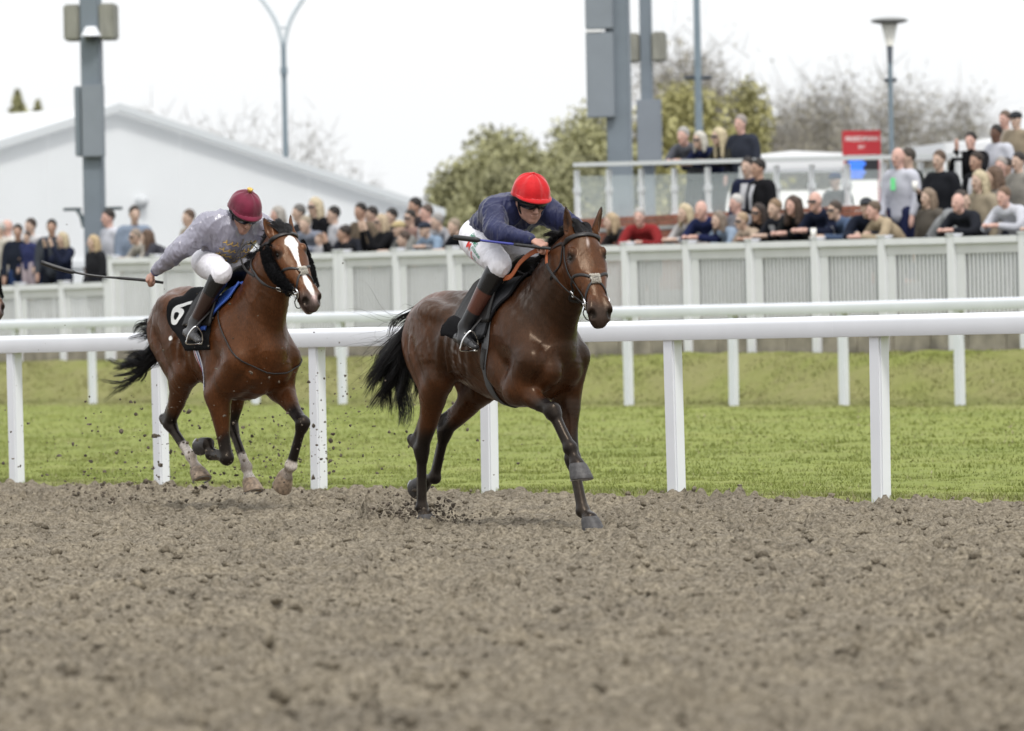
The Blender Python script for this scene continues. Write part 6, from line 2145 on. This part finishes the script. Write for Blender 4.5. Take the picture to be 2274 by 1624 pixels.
gold = mat('gold_braid', (.62, .42, .12), rough=.4, metal=.6)
def on_chest(xx, yy, off=.006):
    """front of the grey silks: xx to the jockey's left, yy down from the collar"""
    a0, a1 = R2['neck'], R2['pelvis']
    ax_ = nrm(a1 - a0)
    fr = nrm(np.cross(A((0, 1, 0)), ax_))
    if fr[0] < 0: fr = -fr
    o_ = a0 + ax_ * yy + A((0, 1, 0)) * xx + fr * .5
    h = X2['bv'].ray_cast(Vector(o_), Vector(-fr))
    return (A(h[0]) + A(h[1]) * off) if h[0] is not None else a0 + ax_ * yy + A((0, 1, 0)) * xx + fr * .14
for i, yy in enumerate((.10, .165, .23, .295)):
    for s in (-1, 1):
        ks = []
        for k in range(60):
            t = k / 59
            x = .020 + .115 * t
            ks.append(on_chest(s * (x + .010 * math.sin(6.283 * 3 * t)), yy + .012 * math.cos(6.283 * 3 * t) + .007 * math.sin(6.283 * 6 * t)))
        link('gold_frogging', tube_mesh('gold_frogging', ks, .0032, 5), gold, X2['silks'])
link('front_seam', tube_mesh('front_seam', [on_chest(0, y) for y in np.linspace(.06, .33, 24)], .0042, 6), mat('seam_braid', (.20, .17, .14), rough=.5), X2['silks'])
# yellow collar of the navy silks, blue cuff of the grey ones
nb_ = nrm(R1['head'] - R1['neck'])
rp = ring_pts(R1['neck'] + nb_ * .012, nb_, .066, 24)
link('collar', tube_mesh('collar', rp, .016, 8), mat('yellow_collar', (.55, .52, .06), rough=.6), X1['silks'])
cw = lerp(R2['R']['el'], R2['R']['wr'], .955)
ca_ = nrm(R2['R']['wr'] - R2['R']['el'])
link('cuff', tube_mesh('cuff', [cw, cw + ca_ * .028], [.036, .034], 14), mat('blue_cuff', (.03, .05, .25), rough=.6), X2['silks'])
cw = lerp(R1['R']['el'], R1['R']['wr'], .93); ca_ = nrm(R1['R']['wr'] - R1['R']['el'])
link('cuff', tube_mesh('cuff', [cw, cw + ca_ * .02], [.0375, .036], 14), mat('grey_cuff', (.05, .06, .07), rough=.6), X1['silks'])
# ------------------------------------------------------------------ spectators
def person_fields(pose):
    """returns meshes for one figure facing +x, feet at z = 0: body, top, trousers, hair variants"""
    lean = pose == 'lean'
    fwd = .30 if lean else .03
    hipz, chz, nkz, hdz = .93, 1.22, 1.43, 1.62
    if lean: chz, nkz, hdz = 1.17, 1.33, 1.47
    pel, che, nek, hd = A((-.12 if lean else 0, 0, hipz)), A((fwd * .55 - .06 if lean else .01, 0, chz)), A((fwd - .03 if lean else .02, 0, nkz)), A((fwd + .06 if lean else .05, 0, hdz))
    arms = {}
    for s in (-1, 1):
        sh = A((nek[0] - .03, .19 * s, nkz - .06))
        if pose == 'lean': el, wr, hn = A((sh[0] + .14, .27 * s, 1.08)), A((sh[0] + .38, .09 * s, 1.10)), (1, -.4 * s, 0)
        elif pose == 'phone': el, wr, hn = A((.22, .24 * s, 1.18)), A((.36, .10 * s, 1.50)), (.3, -.1 * s, 1)
        elif pose == 'cup' and s < 0: el, wr, hn = A((.06, -.27, 1.10)), A((.30, -.16, 1.20)), (1, .3, .3)
        elif pose == 'carry': el, wr, hn = A((.05, .27 * s, 1.08)), A((.30, .05 * s, 1.10)), (.6, -.8 * s, 0)
        else: el, wr, hn = A((.0, .25 * s, 1.11)), A((.10, .24 * s, .86)), (.2, 0, -1)
        arms[s] = (sh, el, wr, nrm(hn))
    lo, hi = A((-.45, -.5, -.05)), A((.95, .5, 1.95))
    h = .0155
    out = {}
    B = Field(lo, hi, h)
    B.chain([pel, che, nek], [(.13, .09), (.14, .10), (.07, .06)], k=.03)
    B.chain([nek, hd - A((.02, 0, .07))], [.055, .053], k=.03)
    B.ell(hd + A((-.005, 0, .02)), (.098, .076, .112), k=.02)
    B.chain([hd + A((.04, 0, -.02)), hd + A((.055, 0, -.10))], [(.058, .05), (.034, .03)], k=.03)
    B.chain([hd + A((.098, 0, .0)), hd + A((.112, 0, -.035))], [.013, .017], k=.012)
    for s in (-1, 1):
        sh, el, wr, hn = arms[s]
        B.chain([sh, el, wr], [.045, .038, .028], k=.02)
        B.chain([wr, wr + hn * .08, wr + hn * .14], [.03, .036, .022], k=.02)
        B.ell(hd + A((-.01, .078 * s, .0)), (.02, .012, .03), k=.01)
        B.chain([A((pel[0], .09 * s, .90)), A((.0, .10 * s, .48)), A((-.03, .10 * s, .06))], [.08, .055, .04], k=.03)
        B.chain([A((-.06, .10 * s, .03)), A((.14, .11 * s, .025))], [.035, .03], k=.02)
    out['body'] = B.mesh(1)
    T = Field(lo, hi, h)
    T.chain([pel + A((0, 0, -.04)), lerp(pel, che, .5), che, lerp(che, nek, .72)], [(.175, .13), (.17, .13), (.185, .135), (.11, .085)], k=.03)
    for s in (-1, 1):
        sh, el, wr, hn = arms[s]
        T.chain([lerp(sh, nek, .5), sh, el, lerp(el, wr, .88)], [.07, .082, .064, .045], k=.06)
    T.chain([nek - A((0, 0, .05)), nek + A((0, 0, .015))], [.075, .066], k=.03)
    out['top'] = T.mesh(1)
    D = Field(lo, hi, h)
    for s in (-1, 1):
        D.chain([A((pel[0], .085 * s, .93)), A((.005, .10 * s, .48)), A((-.03, .10 * s, .07))], [.115, .082, .062], k=.03)
    out['trousers'] = D.mesh(1)
    for hv in ('short', 'long', 'fringe', 'cap', 'curly'):
        Hh = Field(hd - .45, hd + A((.3, .3, .3)), .013)
        if hv == 'cap':
            Hh.ell(hd + A((-.005, 0, .065)), (.115, .092, .075), k=.02)
            Hh.ell(hd + A((.10, 0, .055)), (.065, .07, .014), k=.02)
        else:
            Hh.ell(hd + A((-.02, 0, .045)), (.105, .086, .105), k=.02)
            if hv == 'short': Hh.ell(hd + A((.105, 0, -.01)), (.085, .12, .075), k=.02, sub=True)
            else: Hh.ell(hd + A((.115, 0, -.03)), (.10, .085, .105), k=.02, sub=True)
            if hv in ('long', 'fringe', 'curly'):
                ln = {'long': .30, 'fringe': .17, 'curly': .22}[hv]
                for s in (-1, 1):
                    Hh.chain([hd + A((-.03, .078 * s, .06)), hd + A((-.03, .090 * s, -.06)), hd + A((-.015, .10 * s, -ln))], [(.045, .035), (.05, .038), (.03, .025)] if hv != 'curly' else [.055, .065, .05], k=.03, side=(1, 0, 0))
                Hh.chain([hd + A((-.09, 0, .06)), hd + A((-.11, 0, -.08)), hd + A((-.11, 0, -ln))], [(.08, .04), (.095, .045), (.07, .03)], k=.03)
        out[hv] = Hh.mesh(1)
    return out, hd, arms

POSES = {}
def person_template(pose):
    if pose not in POSES:
        raw, hd, arms = person_fields(pose)
        POSES[pose] = ({k: np_mesh('person_' + k, *v) for k, v in raw.items()}, hd, arms)
        ms = POSES[pose][0]
        set_col(ms['body'], face_colours(raw['body'][0], hd))
        for me in ms.values(): me.materials.append(None)
    return POSES[pose]
def cloth(c):
    key = 'cloth_%02x%02x%02x' % c
    return mat(key, tuple(v * .58 for v in s2l(c)), rough=.85, spec=.12, vary=.22, scale=4, bump=.4, bscale=9, bdist=.02)
def hairm(c):
    return mat('hair_%02x%02x%02x' % c, tuple((v * .75 + .25 * sum(s2l(c)) / 3) * .55 + .012 for v in s2l(c)), rough=.6, vary=.3, scale=25, spec=.2, bump=.5, bscale=50)
SKINS = {'f': (208, 178, 160), 'p': (216, 174, 160), 't': (186, 150, 130), 'd': (104, 72, 56)}
def skinm(k):
    if 'skin_' + k in MATS: return MATS['skin_' + k]
    m = mat('skin_' + k, attr='Col', rough=.55)
    nt = m.node_tree
    mx = nt.nodes.new('ShaderNodeMix'); mx.data_type = 'RGBA'; mx.blend_type = 'MULTIPLY'; mx.inputs[0].default_value = 1
    mx.inputs[7].default_value = (*[v * .74 for v in s2l(SKINS[k])], 1)
    at = [n_ for n_ in nt.nodes if n_.type == 'ATTRIBUTE'][0]
    nt.links.new(at.outputs['Color'], mx.inputs[6]); nt.links.new(mx.outputs[2], nt.nodes['Principled BSDF'].inputs['Base Color'])
    return m
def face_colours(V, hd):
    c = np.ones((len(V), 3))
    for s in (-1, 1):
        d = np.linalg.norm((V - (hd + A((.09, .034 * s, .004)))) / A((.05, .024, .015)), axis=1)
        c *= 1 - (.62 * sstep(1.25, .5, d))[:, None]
    d = np.linalg.norm((V - (hd + A((.10, 0, -.068)))) / A((.05, .028, .010)), axis=1)
    m = sstep(1.3, .5, d)[:, None]
    return c * (1 - m) + A((.72, .42, .40)) * m
def put(me, m, nm, parent):
    o_ = bpy.data.objects.new(nm, me); COL.objects.link(o_)
    o_.material_slots[0].link = 'OBJECT'; o_.material_slots[0].material = m
    o_.parent = parent
    return o_
def spectator(row):
    s, w, zf, k, pose, top, hv, hcol, skin, legs, extra, yaw, label = row
    T, hd, arms = person_template(pose)
    o_ = bpy.data.objects.new('person', T['body']); COL.objects.link(o_)
    o_.material_slots[0].link = 'OBJECT'; o_.material_slots[0].material = skinm(skin)
    o_.location = tuple(rw(s, w, zf)); o_.scale = (k, k, k)
    o_.rotation_euler = (0, 0, math.atan2(-_l[1], -_l[0]) + R(yaw) + random.uniform(-.3, .3))       # faces the track
    tag(o_, label, 'spectator', 'spectators watching the race')
    put(T['top'], cloth(top), 'top', o_)
    put(T['trousers'], cloth(legs), 'trousers', o_)
    if hv: put(T[hv], hairm(hcol) if hv != 'cap' else cloth(hcol), 'cap' if hv == 'cap' else 'hair', o_)
    if 'g' in extra:
        V = []
        for th in np.linspace(-60, 60, 13):
            for z_, o2 in ((.022, .006), (-.016, .008)):
                a = R(th); V.append(hd + A((math.cos(a) * (.105 + o2), math.sin(a) * (.083 + o2), z_)))
        me = poly_mesh('sunglasses', V, [(2 * i, 2 * i + 2, 2 * i + 3, 2 * i + 1) for i in range(12)])
        link('sunglasses', me, mat('dark_lens', (.015, .015, .017), rough=.15), o_)
    if 's' in extra or (pose == 'stand' and sum(top) < 260 and len(label) % 3 == 0):      # pale shirt front under an open jacket
        n0 = hd + A((.02, 0, -.20))
        V = []
        for i, z_ in enumerate(np.linspace(-.02, -.36, 6)):
            for y_ in (-.055 + .006 * i, 0, .055 - .006 * i): V.append((hd[0] + (.085 if pose != 'lean' else .07 - .055 * i) + (.012 if y_ == 0 else 0) + .05 * min(i, 2) / 2, y_, hd[2] - .2 + z_))
        me = poly_mesh('shirt', V, [(3 * i + j, 3 * i + j + 1, 3 * i + j + 4, 3 * i + j + 3) for i in range(5) for j in range(2)])
        link('shirt', me, cloth((225, 226, 232)), o_)
    if 'l' in extra:
        bm = bmesh.new(); box(bm, (.168, -.035, 1.20), (.176, .035, 1.36)); link('lanyard_card', bm_mesh('lanyard_card', bm), mat('green_card', (.18, .75, .30)), o_)
    if 't' in extra:
        bm = bmesh.new(); box(bm, (.158 + (.06 if pose == 'lean' else 0), -.022, 1.05), (.172 + (.06 if pose == 'lean' else 0), .022, 1.32), .004); link('tie', bm_mesh('tie', bm), cloth((90, 25, 35)), o_)
    if 'b' in extra or 'c' in extra:
        wr = arms[-1][2] if pose != 'lean' else lerp(arms[-1][2], arms[1][2], .5)
        hp = wr + arms[-1][3] * .10
        Mx = o_.matrix_basis
        bm = bmesh.new(); bmesh.ops.create_cone(bm, cap_ends=True, segments=14, radius1=.032, radius2=.042, depth=.14)
        c_ = link('drink_cup', bm_mesh('drink_cup', bm, True), mat('beer', (.42, .24, .05), rough=.2) if 'b' in extra else mat('paper_cup', (.75, .74, .70)))
        c_.location = Mx @ Vector(hp + A((.04, 0, .05)))
        tag(c_, ('amber beer glass held by ' if 'b' in extra else 'pale drink cup held by ') + 'the ' + label.split(' ', 1)[1] if False else ('amber beer glass held by ' if 'b' in extra else 'pale paper cup held by ') + ' '.join(label.split()[:7]), 'cup', 'drinks in spectators hands')
    if 'h' in extra:
        hp = lerp(arms[-1][2], arms[1][2], .5) + A((.04, 0, .13))
        Mx = o_.matrix_basis
        bm = bmesh.new(); box(bm, (-.006, -.075, -.036), (.006, .075, .036), .004)
        c_ = link('phone', bm_mesh('phone', bm), mat('phone_dark', (.02, .03, .06), rough=.2))
        c_.location = Mx @ Vector(hp); c_.rotation_euler = o_.rotation_euler
        tag(c_, 'dark phone held up by ' + ' '.join(label.split()[:7]), 'phone', 'phones filming the race')
    return o_
CROWD = [
    (-39.89, 23.5, 1.51, 0.991, 'stand', (214, 208, 196), 'short', (220, 216, 210), 'f', (32, 36, 46), '', 10, 'white haired man in cream jacket at the left edge of the crowd'),
    (-40.79, 24.2, 1.51, 1.027, 'stand', (225, 222, 216), None, None, 'p', (32, 36, 46), '', -15, 'bald pink faced man in white top near the left edge'),
    (-39.51, 23.6, 1.51, 0.961, 'stand', (38, 44, 58), 'short', (38, 30, 26), 't', (50, 70, 110), '', 40, 'dark haired man in navy gilet beside the man carrying a child'),
    (-39.56, 23.9, 1.51, 1.016, 'carry', (228, 228, 230), 'short', (70, 50, 38), 'f', (30, 44, 74), '', 30, 'brown haired man in white t-shirt carrying a small child'),
    (-39.29, 23.65, 1.911, 0.66, 'stand', (60, 66, 110), 'short', (60, 42, 34), 'f', (205, 190, 196), '', 20, 'small child in navy and cream carried at far left'),
    (-38.43, 23.6, 1.51, 0.989, 'stand', (74, 78, 86), 'short', (40, 30, 26), 't', (32, 36, 46), '', 50, 'dark haired man in charcoal jacket looking left'),
    (-37.91, 23.5, 1.51, 0.863, 'phone', (34, 40, 62), 'fringe', (226, 204, 158), 'f', (36, 44, 66), 'h', 20, 'blonde woman in navy jacket and mint shirt raising a phone'),
    (-36.95, 23.5, 1.374, 0.9, 'stand', (42, 42, 46), 'long', (222, 190, 134), 'f', (32, 36, 46), '', 0, 'long blonde haired woman in black leather jacket before the left column'),
    (-37.75, 24.3, 1.51, 1.07, 'stand', (226, 228, 238), 'short', (52, 40, 34), 'p', (32, 36, 46), '', 15, 'red faced man in white t-shirt beside the left column'),
    (-37.03, 24.3, 1.51, 1.089, 'stand', (150, 164, 184), 'short', (70, 56, 46), 'f', (32, 36, 46), '', 70, 'tall man in pale blue shirt with shaved sides looking left'),
    (-35.75, 23.86, 1.51, 0.937, 'lean', (206, 200, 190), 'short', (170, 150, 130), 'f', (32, 36, 46), 'g', 10, 'person in cream jacket and sunglasses leaning on the tall fence corner'),
    (-35.26, 23.81, 1.51, 0.928, 'lean', (74, 74, 82), 'curly', (112, 82, 58), 'f', (32, 36, 46), '', -20, 'woman with brown curly hair in dark grey jacket at the fence corner'),
    (-35.17, 24.2, 1.51, 1.024, 'stand', (196, 184, 166), 'short', (110, 82, 60), 'f', (32, 36, 46), '', 5, 'brown haired man in beige behind the raised whip arm'),
    (-34.4, 23.86, 1.51, 0.874, 'lean', (188, 178, 160), 'short', (150, 120, 90), 'f', (32, 36, 46), '', 0, 'sandy haired man in tan top low behind the whip arm'),
    (-32.6, 24.2, 1.51, 1.008, 'phone', (120, 110, 110), 'fringe', (190, 182, 172), 'p', (32, 36, 46), 'h', 0, 'grey haired woman holding a phone high behind the second jockey'),
    (-32.15, 24.3, 1.51, 1.017, 'stand', (52, 54, 60), 'short', (120, 116, 112), 'f', (32, 36, 46), '', 0, 'grey haired man in dark jacket left of the blonde in black'),
    (-31.71, 24.3, 1.51, 1.069, 'stand', (28, 28, 32), 'long', (232, 210, 166), 'f', (32, 36, 46), 'g', 0, 'tall blonde woman in black jacket and sunglasses above the horse ears'),
    (-31.17, 23.96, 1.507, 0.982, 'lean', (150, 156, 172), 'short', (186, 168, 140), 'f', (32, 36, 46), '', 5, 'sandy haired youngster in pale grey behind the blazed horse head'),
    (-30.35, 23.45, 1.641, 0.66, 'stand', (196, 196, 200), 'short', (140, 110, 80), 'f', (32, 36, 46), '', 0, 'sandy haired child peeping over the fence beside the blaze'),
    (-31.19, 24.3, 1.508, 0.984, 'stand', (214, 214, 218), 'short', (42, 34, 30), 'f', (32, 36, 46), '', -10, 'dark haired man in white top right of the tall blonde'),
    (-30.6, 24.26, 1.503, 0.889, 'lean', (46, 48, 56), 'short', (44, 34, 30), 't', (32, 36, 46), '', 10, 'dark haired man in navy half hidden behind the phone man'),
    (-29.67, 23.45, 1.316, 0.9, 'phone', (30, 30, 34), 'short', (58, 44, 36), 't', (32, 36, 46), 'h', -5, 'man in black filming at the fence with dark phone'),
    (-30.47, 24.3, 1.502, 1.004, 'stand', (126, 112, 96), 'short', (34, 28, 26), 't', (32, 36, 46), '', 0, 'black haired man in brown shirt behind the fence at centre left'),
    (-30.6, 24.6, 1.503, 0.975, 'stand', (150, 60, 62), 'short', (52, 42, 38), 'f', (32, 36, 46), '', 0, 'man in dull red behind the blonde with hands raised'),
    (-28.89, 23.6, 1.48, 0.894, 'phone', (26, 26, 30), 'long', (218, 190, 150), 'f', (32, 36, 46), 'g', 0, 'blonde woman in black and sunglasses with hands at her mouth'),
    (-29.78, 24.4, 1.494, 0.949, 'stand', (60, 60, 66), 'short', (40, 34, 32), 'f', (32, 36, 46), '', 15, 'dark haired man half hidden right of the blonde in black'),
    (-28.35, 23.86, 1.471, 0.913, 'lean', (150, 150, 146), 'cap', (216, 196, 150), 'f', (32, 36, 46), '', 0, 'woman in straw hat and grey top at the fence'),
    (-29.01, 24.2, 1.482, 0.93, 'stand', (170, 140, 130), 'short', (44, 36, 32), 'f', (32, 36, 46), 'g', 0, 'dark haired man in sunglasses and pinkish top in the centre crowd'),
    (-29.29, 24.5, 1.486, 1.037, 'stand', (60, 56, 60), 'short', (36, 30, 28), 't', (32, 36, 46), '', 10, 'tallest dark haired man at the back of the centre crowd'),
    (-28.56, 24.2, 1.474, 0.973, 'stand', (226, 226, 230), 'short', (104, 84, 70), 'p', (32, 36, 46), '', -5, 'pink faced man in white shirt in the centre crowd'),
    (-27.75, 23.86, 1.46, 0.9, 'lean', (150, 172, 196), 'cap', (60, 66, 80), 'f', (32, 36, 46), '', 0, 'person in dark cap and pale blue shirt at the fence'),
    (-27.78, 24.16, 1.46, 0.976, 'lean', (176, 176, 180), 'short', (170, 166, 162), 'f', (32, 36, 46), '', 0, 'grey haired man in light grey leaning at the centre fence'),
    (-26.98, 23.86, 1.445, 0.923, 'lean', (40, 42, 48), 'short', (176, 156, 130), 'f', (32, 36, 46), '', 0, 'sandy haired man in dark jacket behind the leading jockey'),
    (-28.11, 23.81, 1.329, 0.9, 'lean', (128, 132, 130), 'short', (90, 70, 56), 'f', (32, 36, 46), '', -10, 'brown haired man in grey green low at the centre fence'),
    (-24.37, 23.96, 1.398, 1.023, 'lean', (110, 110, 100), 'cap', (120, 104, 84), 'f', (32, 36, 46), '', 0, 'person in tan cap behind the leading horse ears'),
    (-23.06, 23.86, 1.384, 0.941, 'lean', (60, 56, 56), 'fringe', (206, 176, 130), 'f', (32, 36, 46), '', 0, 'blonde woman in dark jacket beside the red sweater man'),
    (-22.65, 23.81, 1.382, 0.974, 'lean', (158, 52, 54), 'short', (198, 194, 190), 'p', (32, 36, 46), '', 30, 'grey bearded man in red sweater leaning on the fence'),
    (-21.43, 23.86, 1.38, 0.989, 'lean', (214, 210, 210), 'fringe', (228, 206, 160), 'f', (32, 36, 46), '', 10, 'blonde woman in white beside the bald man in navy'),
    (-21.06, 23.81, 1.38, 1.011, 'lean', (42, 50, 90), None, None, 'p', (32, 36, 46), '', 25, 'bald man in bright navy jacket leaning on the fence'),
    (-20.61, 23.81, 1.38, 0.909, 'lean', (160, 178, 200), 'fringe', (150, 130, 112), 'f', (32, 36, 46), '', 0, 'woman in pale denim jacket leaning on the fence'),
    (-21.04, 24.2, 1.38, 0.974, 'stand', (150, 150, 156), 'short', (226, 222, 218), 'p', (32, 36, 46), '', 0, 'white haired man standing behind the woman in sunglasses'),
    (-20.04, 23.81, 1.38, 0.89, 'lean', (206, 186, 166), 'short', (206, 172, 128), 'f', (32, 36, 46), 'g', 0, 'woman in beige top and sunglasses with clasped hands'),
    (-19.94, 23.96, 1.38, 0.963, 'lean', (28, 26, 28), 'long', (58, 40, 32), 't', (32, 36, 46), 'g', 0, 'long haired brunette woman in black top'),
    (-19.41, 23.86, 1.38, 0.99, 'lean', (40, 42, 50), 'short', (164, 130, 92), 'f', (32, 36, 46), 's', 0, 'fair haired man in dark jacket and open white shirt'),
    (-18.98, 23.81, 1.38, 1.01, 'lean', (36, 38, 40), 'curly', (82, 58, 44), 'p', (32, 36, 46), '', 20, 'man with thick brown hair in black shirt'),
    (-22.06, 25.2, 1.8, 1.051, 'stand', (40, 46, 72), 'short', (46, 36, 32), 'f', (32, 36, 46), 's', 20, 'dark haired man in navy jacket under the terrace rail'),
    (-21.54, 25.0, 1.8, 1.027, 'stand', (30, 30, 34), 'short', (40, 32, 30), 't', (32, 36, 46), '', -5, 'dark haired man in black jacket under the terrace rail'),
    (-25.26, 26.71, 2.6, 1.001, 'lean', (104, 106, 114), 'short', (190, 186, 182), 'p', (32, 36, 46), '', 10, 'grey haired man in grey coat leaning on the terrace rail'),
    (-24.78, 26.71, 2.6, 0.952, 'lean', (40, 48, 82), 'fringe', (226, 220, 206), 'f', (32, 36, 46), 'g', 0, 'white haired woman in navy and sunglasses on the terrace'),
    (-24.22, 26.71, 2.6, 0.972, 'lean', (56, 56, 50), 'long', (234, 214, 164), 'f', (32, 36, 46), 'g', 0, 'blonde woman in dark olive coat on the terrace'),
    (-23.86, 26.5, 2.6, 0.987, 'stand', (56, 60, 72), 'short', (176, 164, 156), 'p', (32, 36, 46), '', 0, 'tall balding man in dark jacket on the terrace'),
    (-18.45, 23.81, 1.38, 1.036, 'lean', (34, 40, 62), None, None, 'p', (32, 36, 46), 'g', 20, 'bald man in navy jacket and sunglasses at the right fence'),
    (-18.08, 23.86, 1.38, 0.95, 'lean', (90, 108, 138), 'short', (84, 66, 54), 'f', (32, 36, 46), 'gsc', 0, 'man in blue suit and sunglasses holding a cup'),
    (-17.66, 23.81, 1.38, 0.966, 'lean', (36, 42, 58), 'cap', (70, 72, 78), 'f', (32, 36, 46), '', 30, 'man in grey flat cap and navy jacket at the right fence'),
    (-17.16, 23.81, 1.38, 0.931, 'lean', (198, 180, 152), 'short', (120, 98, 76), 'p', (32, 36, 46), '', 0, 'man with cropped hair in beige sweater at the right fence'),
    (-18.72, 25.2, 1.8, 1.056, 'stand', (222, 224, 236), None, None, 'p', (44, 50, 86), 'l', 15, 'large bald man in white shirt with green card standing on the steps'),
    (-18.74, 25.4, 1.8, 1.053, 'stand', (60, 64, 62), 'short', (80, 70, 60), 'f', (32, 36, 46), '', 0, 'man in dark green coat half hidden behind the white shirted man'),
    (-17.86, 25.2, 1.8, 1.013, 'cup', (38, 40, 46), 'short', (110, 84, 62), 'f', (40, 44, 60), 'c', 10, 'young brown haired man in dark jacket standing on the steps'),
    (-16.32, 23.86, 1.38, 0.994, 'lean', (150, 152, 154), 'short', (78, 66, 58), 'f', (32, 36, 46), '', 100, 'man in light grey suit turned away at the fence'),
    (-16.79, 24.1, 1.38, 0.94, 'stand', (104, 98, 90), 'fringe', (160, 134, 108), 'f', (32, 36, 46), '', 0, 'fair haired woman peeping behind the light grey suit'),
    (-15.56, 23.81, 1.38, 0.962, 'lean', (44, 46, 54), None, None, 'p', (32, 36, 46), 't', 0, 'bald man in dark suit and wine red tie'),
    (-17.2, 25.3, 1.8, 0.987, 'stand', (32, 32, 36), 'short', (60, 44, 34), 't', (32, 36, 46), '', 15, 'brown faced man in black coat on the steps at right'),
    (-18.5, 26.3, 2.282, 0.9, 'phone', (24, 24, 28), 'short', (44, 36, 32), 'p', (32, 36, 46), '', 20, 'man in black aiming a camera high on the steps'),
    (-15.97, 24.3, 1.38, 1.059, 'stand', (176, 164, 142), 'long', (226, 206, 160), 'f', (32, 36, 46), '', 0, 'long blonde woman in beige blazer at right'),
    (-14.7, 23.86, 1.38, 0.995, 'lean', (228, 230, 240), 'short', (130, 98, 70), 'p', (32, 36, 46), '', 10, 'brown haired man in white shirt leaning at the right edge'),
    (-14.41, 23.86, 1.38, 0.961, 'lean', (232, 234, 244), 'short', (48, 36, 32), 'f', (32, 36, 46), '', 90, 'dark haired man in white shirt turned away at right edge'),
    (-19.97, 28.2, 2.6, 0.93, 'stand', (196, 184, 170), 'short', (120, 96, 76), 'p', (32, 36, 46), '', 0, 'man in pale jacket at the top of the far right steps'),
    (-19.5, 28.0, 2.6, 0.913, 'stand', (170, 156, 134), 'cap', (60, 62, 66), 'f', (32, 36, 46), '', 0, 'man in dark flat cap and fawn coat at the top right'),
    (-19.0, 27.2, 2.406, 0.9, 'cup', (220, 222, 232), 'short', (36, 30, 28), 'd', (32, 36, 46), 'b', 10, 'dark skinned man in white shirt holding beer at top right'),
    (-16.83, 25.4, 1.8, 0.941, 'stand', (120, 110, 104), 'short', (178, 168, 160), 'p', (32, 36, 46), '', 20, 'older grey haired man mid way up the right steps'),
    (-15.89, 24.5, 1.43, 1.06, 'stand', (150, 146, 140), 'fringe', (120, 90, 66), 'f', (32, 36, 46), '', -10, 'brown haired woman in grey below the older man'),
    (-16.22, 25.2, 1.8, 0.964, 'stand', (164, 160, 152), 'short', (50, 42, 38), 'f', (32, 36, 46), '', 0, 'dark haired man in stone jacket at the right edge'),
    (-16.93, 25.6, 1.8, 0.936, 'stand', (46, 52, 84), 'short', (60, 50, 44), 't', (32, 36, 46), '', 0, 'man in navy jacket partly hidden on the right steps'),
    (-21.83, 26.6, 1.846, 0.9, 'stand', (70, 70, 72), 'cap', (50, 64, 110), 'f', (32, 36, 46), '', 0, 'person in blue cap behind the steps railing'),
    (-13.98, 23.86, 1.38, 0.936, 'lean', (200, 200, 205), 'short', (60, 50, 44), 'f', (32, 36, 46), '', 0, 'man in pale top just past the right edge of the fence row'),
]
for row in CROWD:
    spectator(row)
# ------------------------------------------------------------------ third runner, only its nose inside the frame at the left edge
def place_copy(root, loc, label):
    c = copy_tree(root)
    c.location = loc
    c['label'] = label
    return c
nose = A(F2[:3]) + 1.10 * A((math.sin(R(F2[3])), -math.cos(R(F2[3])), 0)) + A((0, 0, 1.53))
shift = ray_pt(-1, 652, 43.0) - nose
shift[2] = 0.0
third_h = place_copy(horse2, tuple(A(F2[:3]) + shift), 'third racehorse with only its dark muzzle showing at the left edge')
third_r = place_copy(rider2, tuple(A(F2[:3]) + shift), 'jockey of the third racehorse just outside the left edge')
# the third runner wears other colours and no readable number
for ch in list(third_h.children):
    if ch.name.startswith('saddlecloth'):
        for g in list(ch.children): bpy.data.objects.remove(g)
        ch['label'] = 'plain black saddlecloth'
for ch in third_r.children:
    for nm, m_ in (('silks', mat('third_silks', (.05, .16, .07), rough=.5, spec=.3)), ('helmet', mat('third_cap', (.55, .55, .52), rough=.6))):
        if ch.name.split('.')[0] == nm:
            ch.material_slots[0].link = 'OBJECT'; ch.material_slots[0].material = m_
            ch['label'] = 'green racing silks' if nm == 'silks' else 'white covered riding helmet'
            for g in list(ch.children):
                if nm == 'silks' and g.name.split('.')[0] in ('gold_frogging', 'front_seam', 'cuff'): bpy.data.objects.remove(g)
                elif nm == 'helmet' and g.name.split('.')[0] == 'peak':
                    g.material_slots[0].link = 'OBJECT'; g.material_slots[0].material = m_
# folded umbrellas leaning behind the fence
for px_, lab in ((1560, 'black folded umbrella leaning inside the fence right of the leading horse'), (284, 'dark folded umbrella leaning inside the fence below the whip hand')):
    p0, p1 = ray_pt(px_ - 6, 690, 76.0 if px_ > 900 else 91.5), ray_pt(px_ + 8, 612, 76.2 if px_ > 900 else 91.7)
    w_ = to_rail(A([p0[0], p1[0]]), A([p0[1], p1[1]]))[1]
    p0 = p0 + _l * (23.35 - w_[0]); p1 = p1 + _l * (23.22 - w_[1])
    u_ = link('umbrella', tube_mesh('umbrella', [lerp(p0, p1, t) for t in (0, .12, .5, .85, 1)], [.10, .13, .09, .04, .02], 10), mat('umbrella_black', (.012, .012, .014), rough=.8, spec=.1))
    link('handle', tube_mesh('handle', [p1, p1 + (p1 - p0) * .25], .012, 6), mat('umbrella_handle', (.05, .03, .02)), u_)
    tag(u_, lab, 'umbrella')
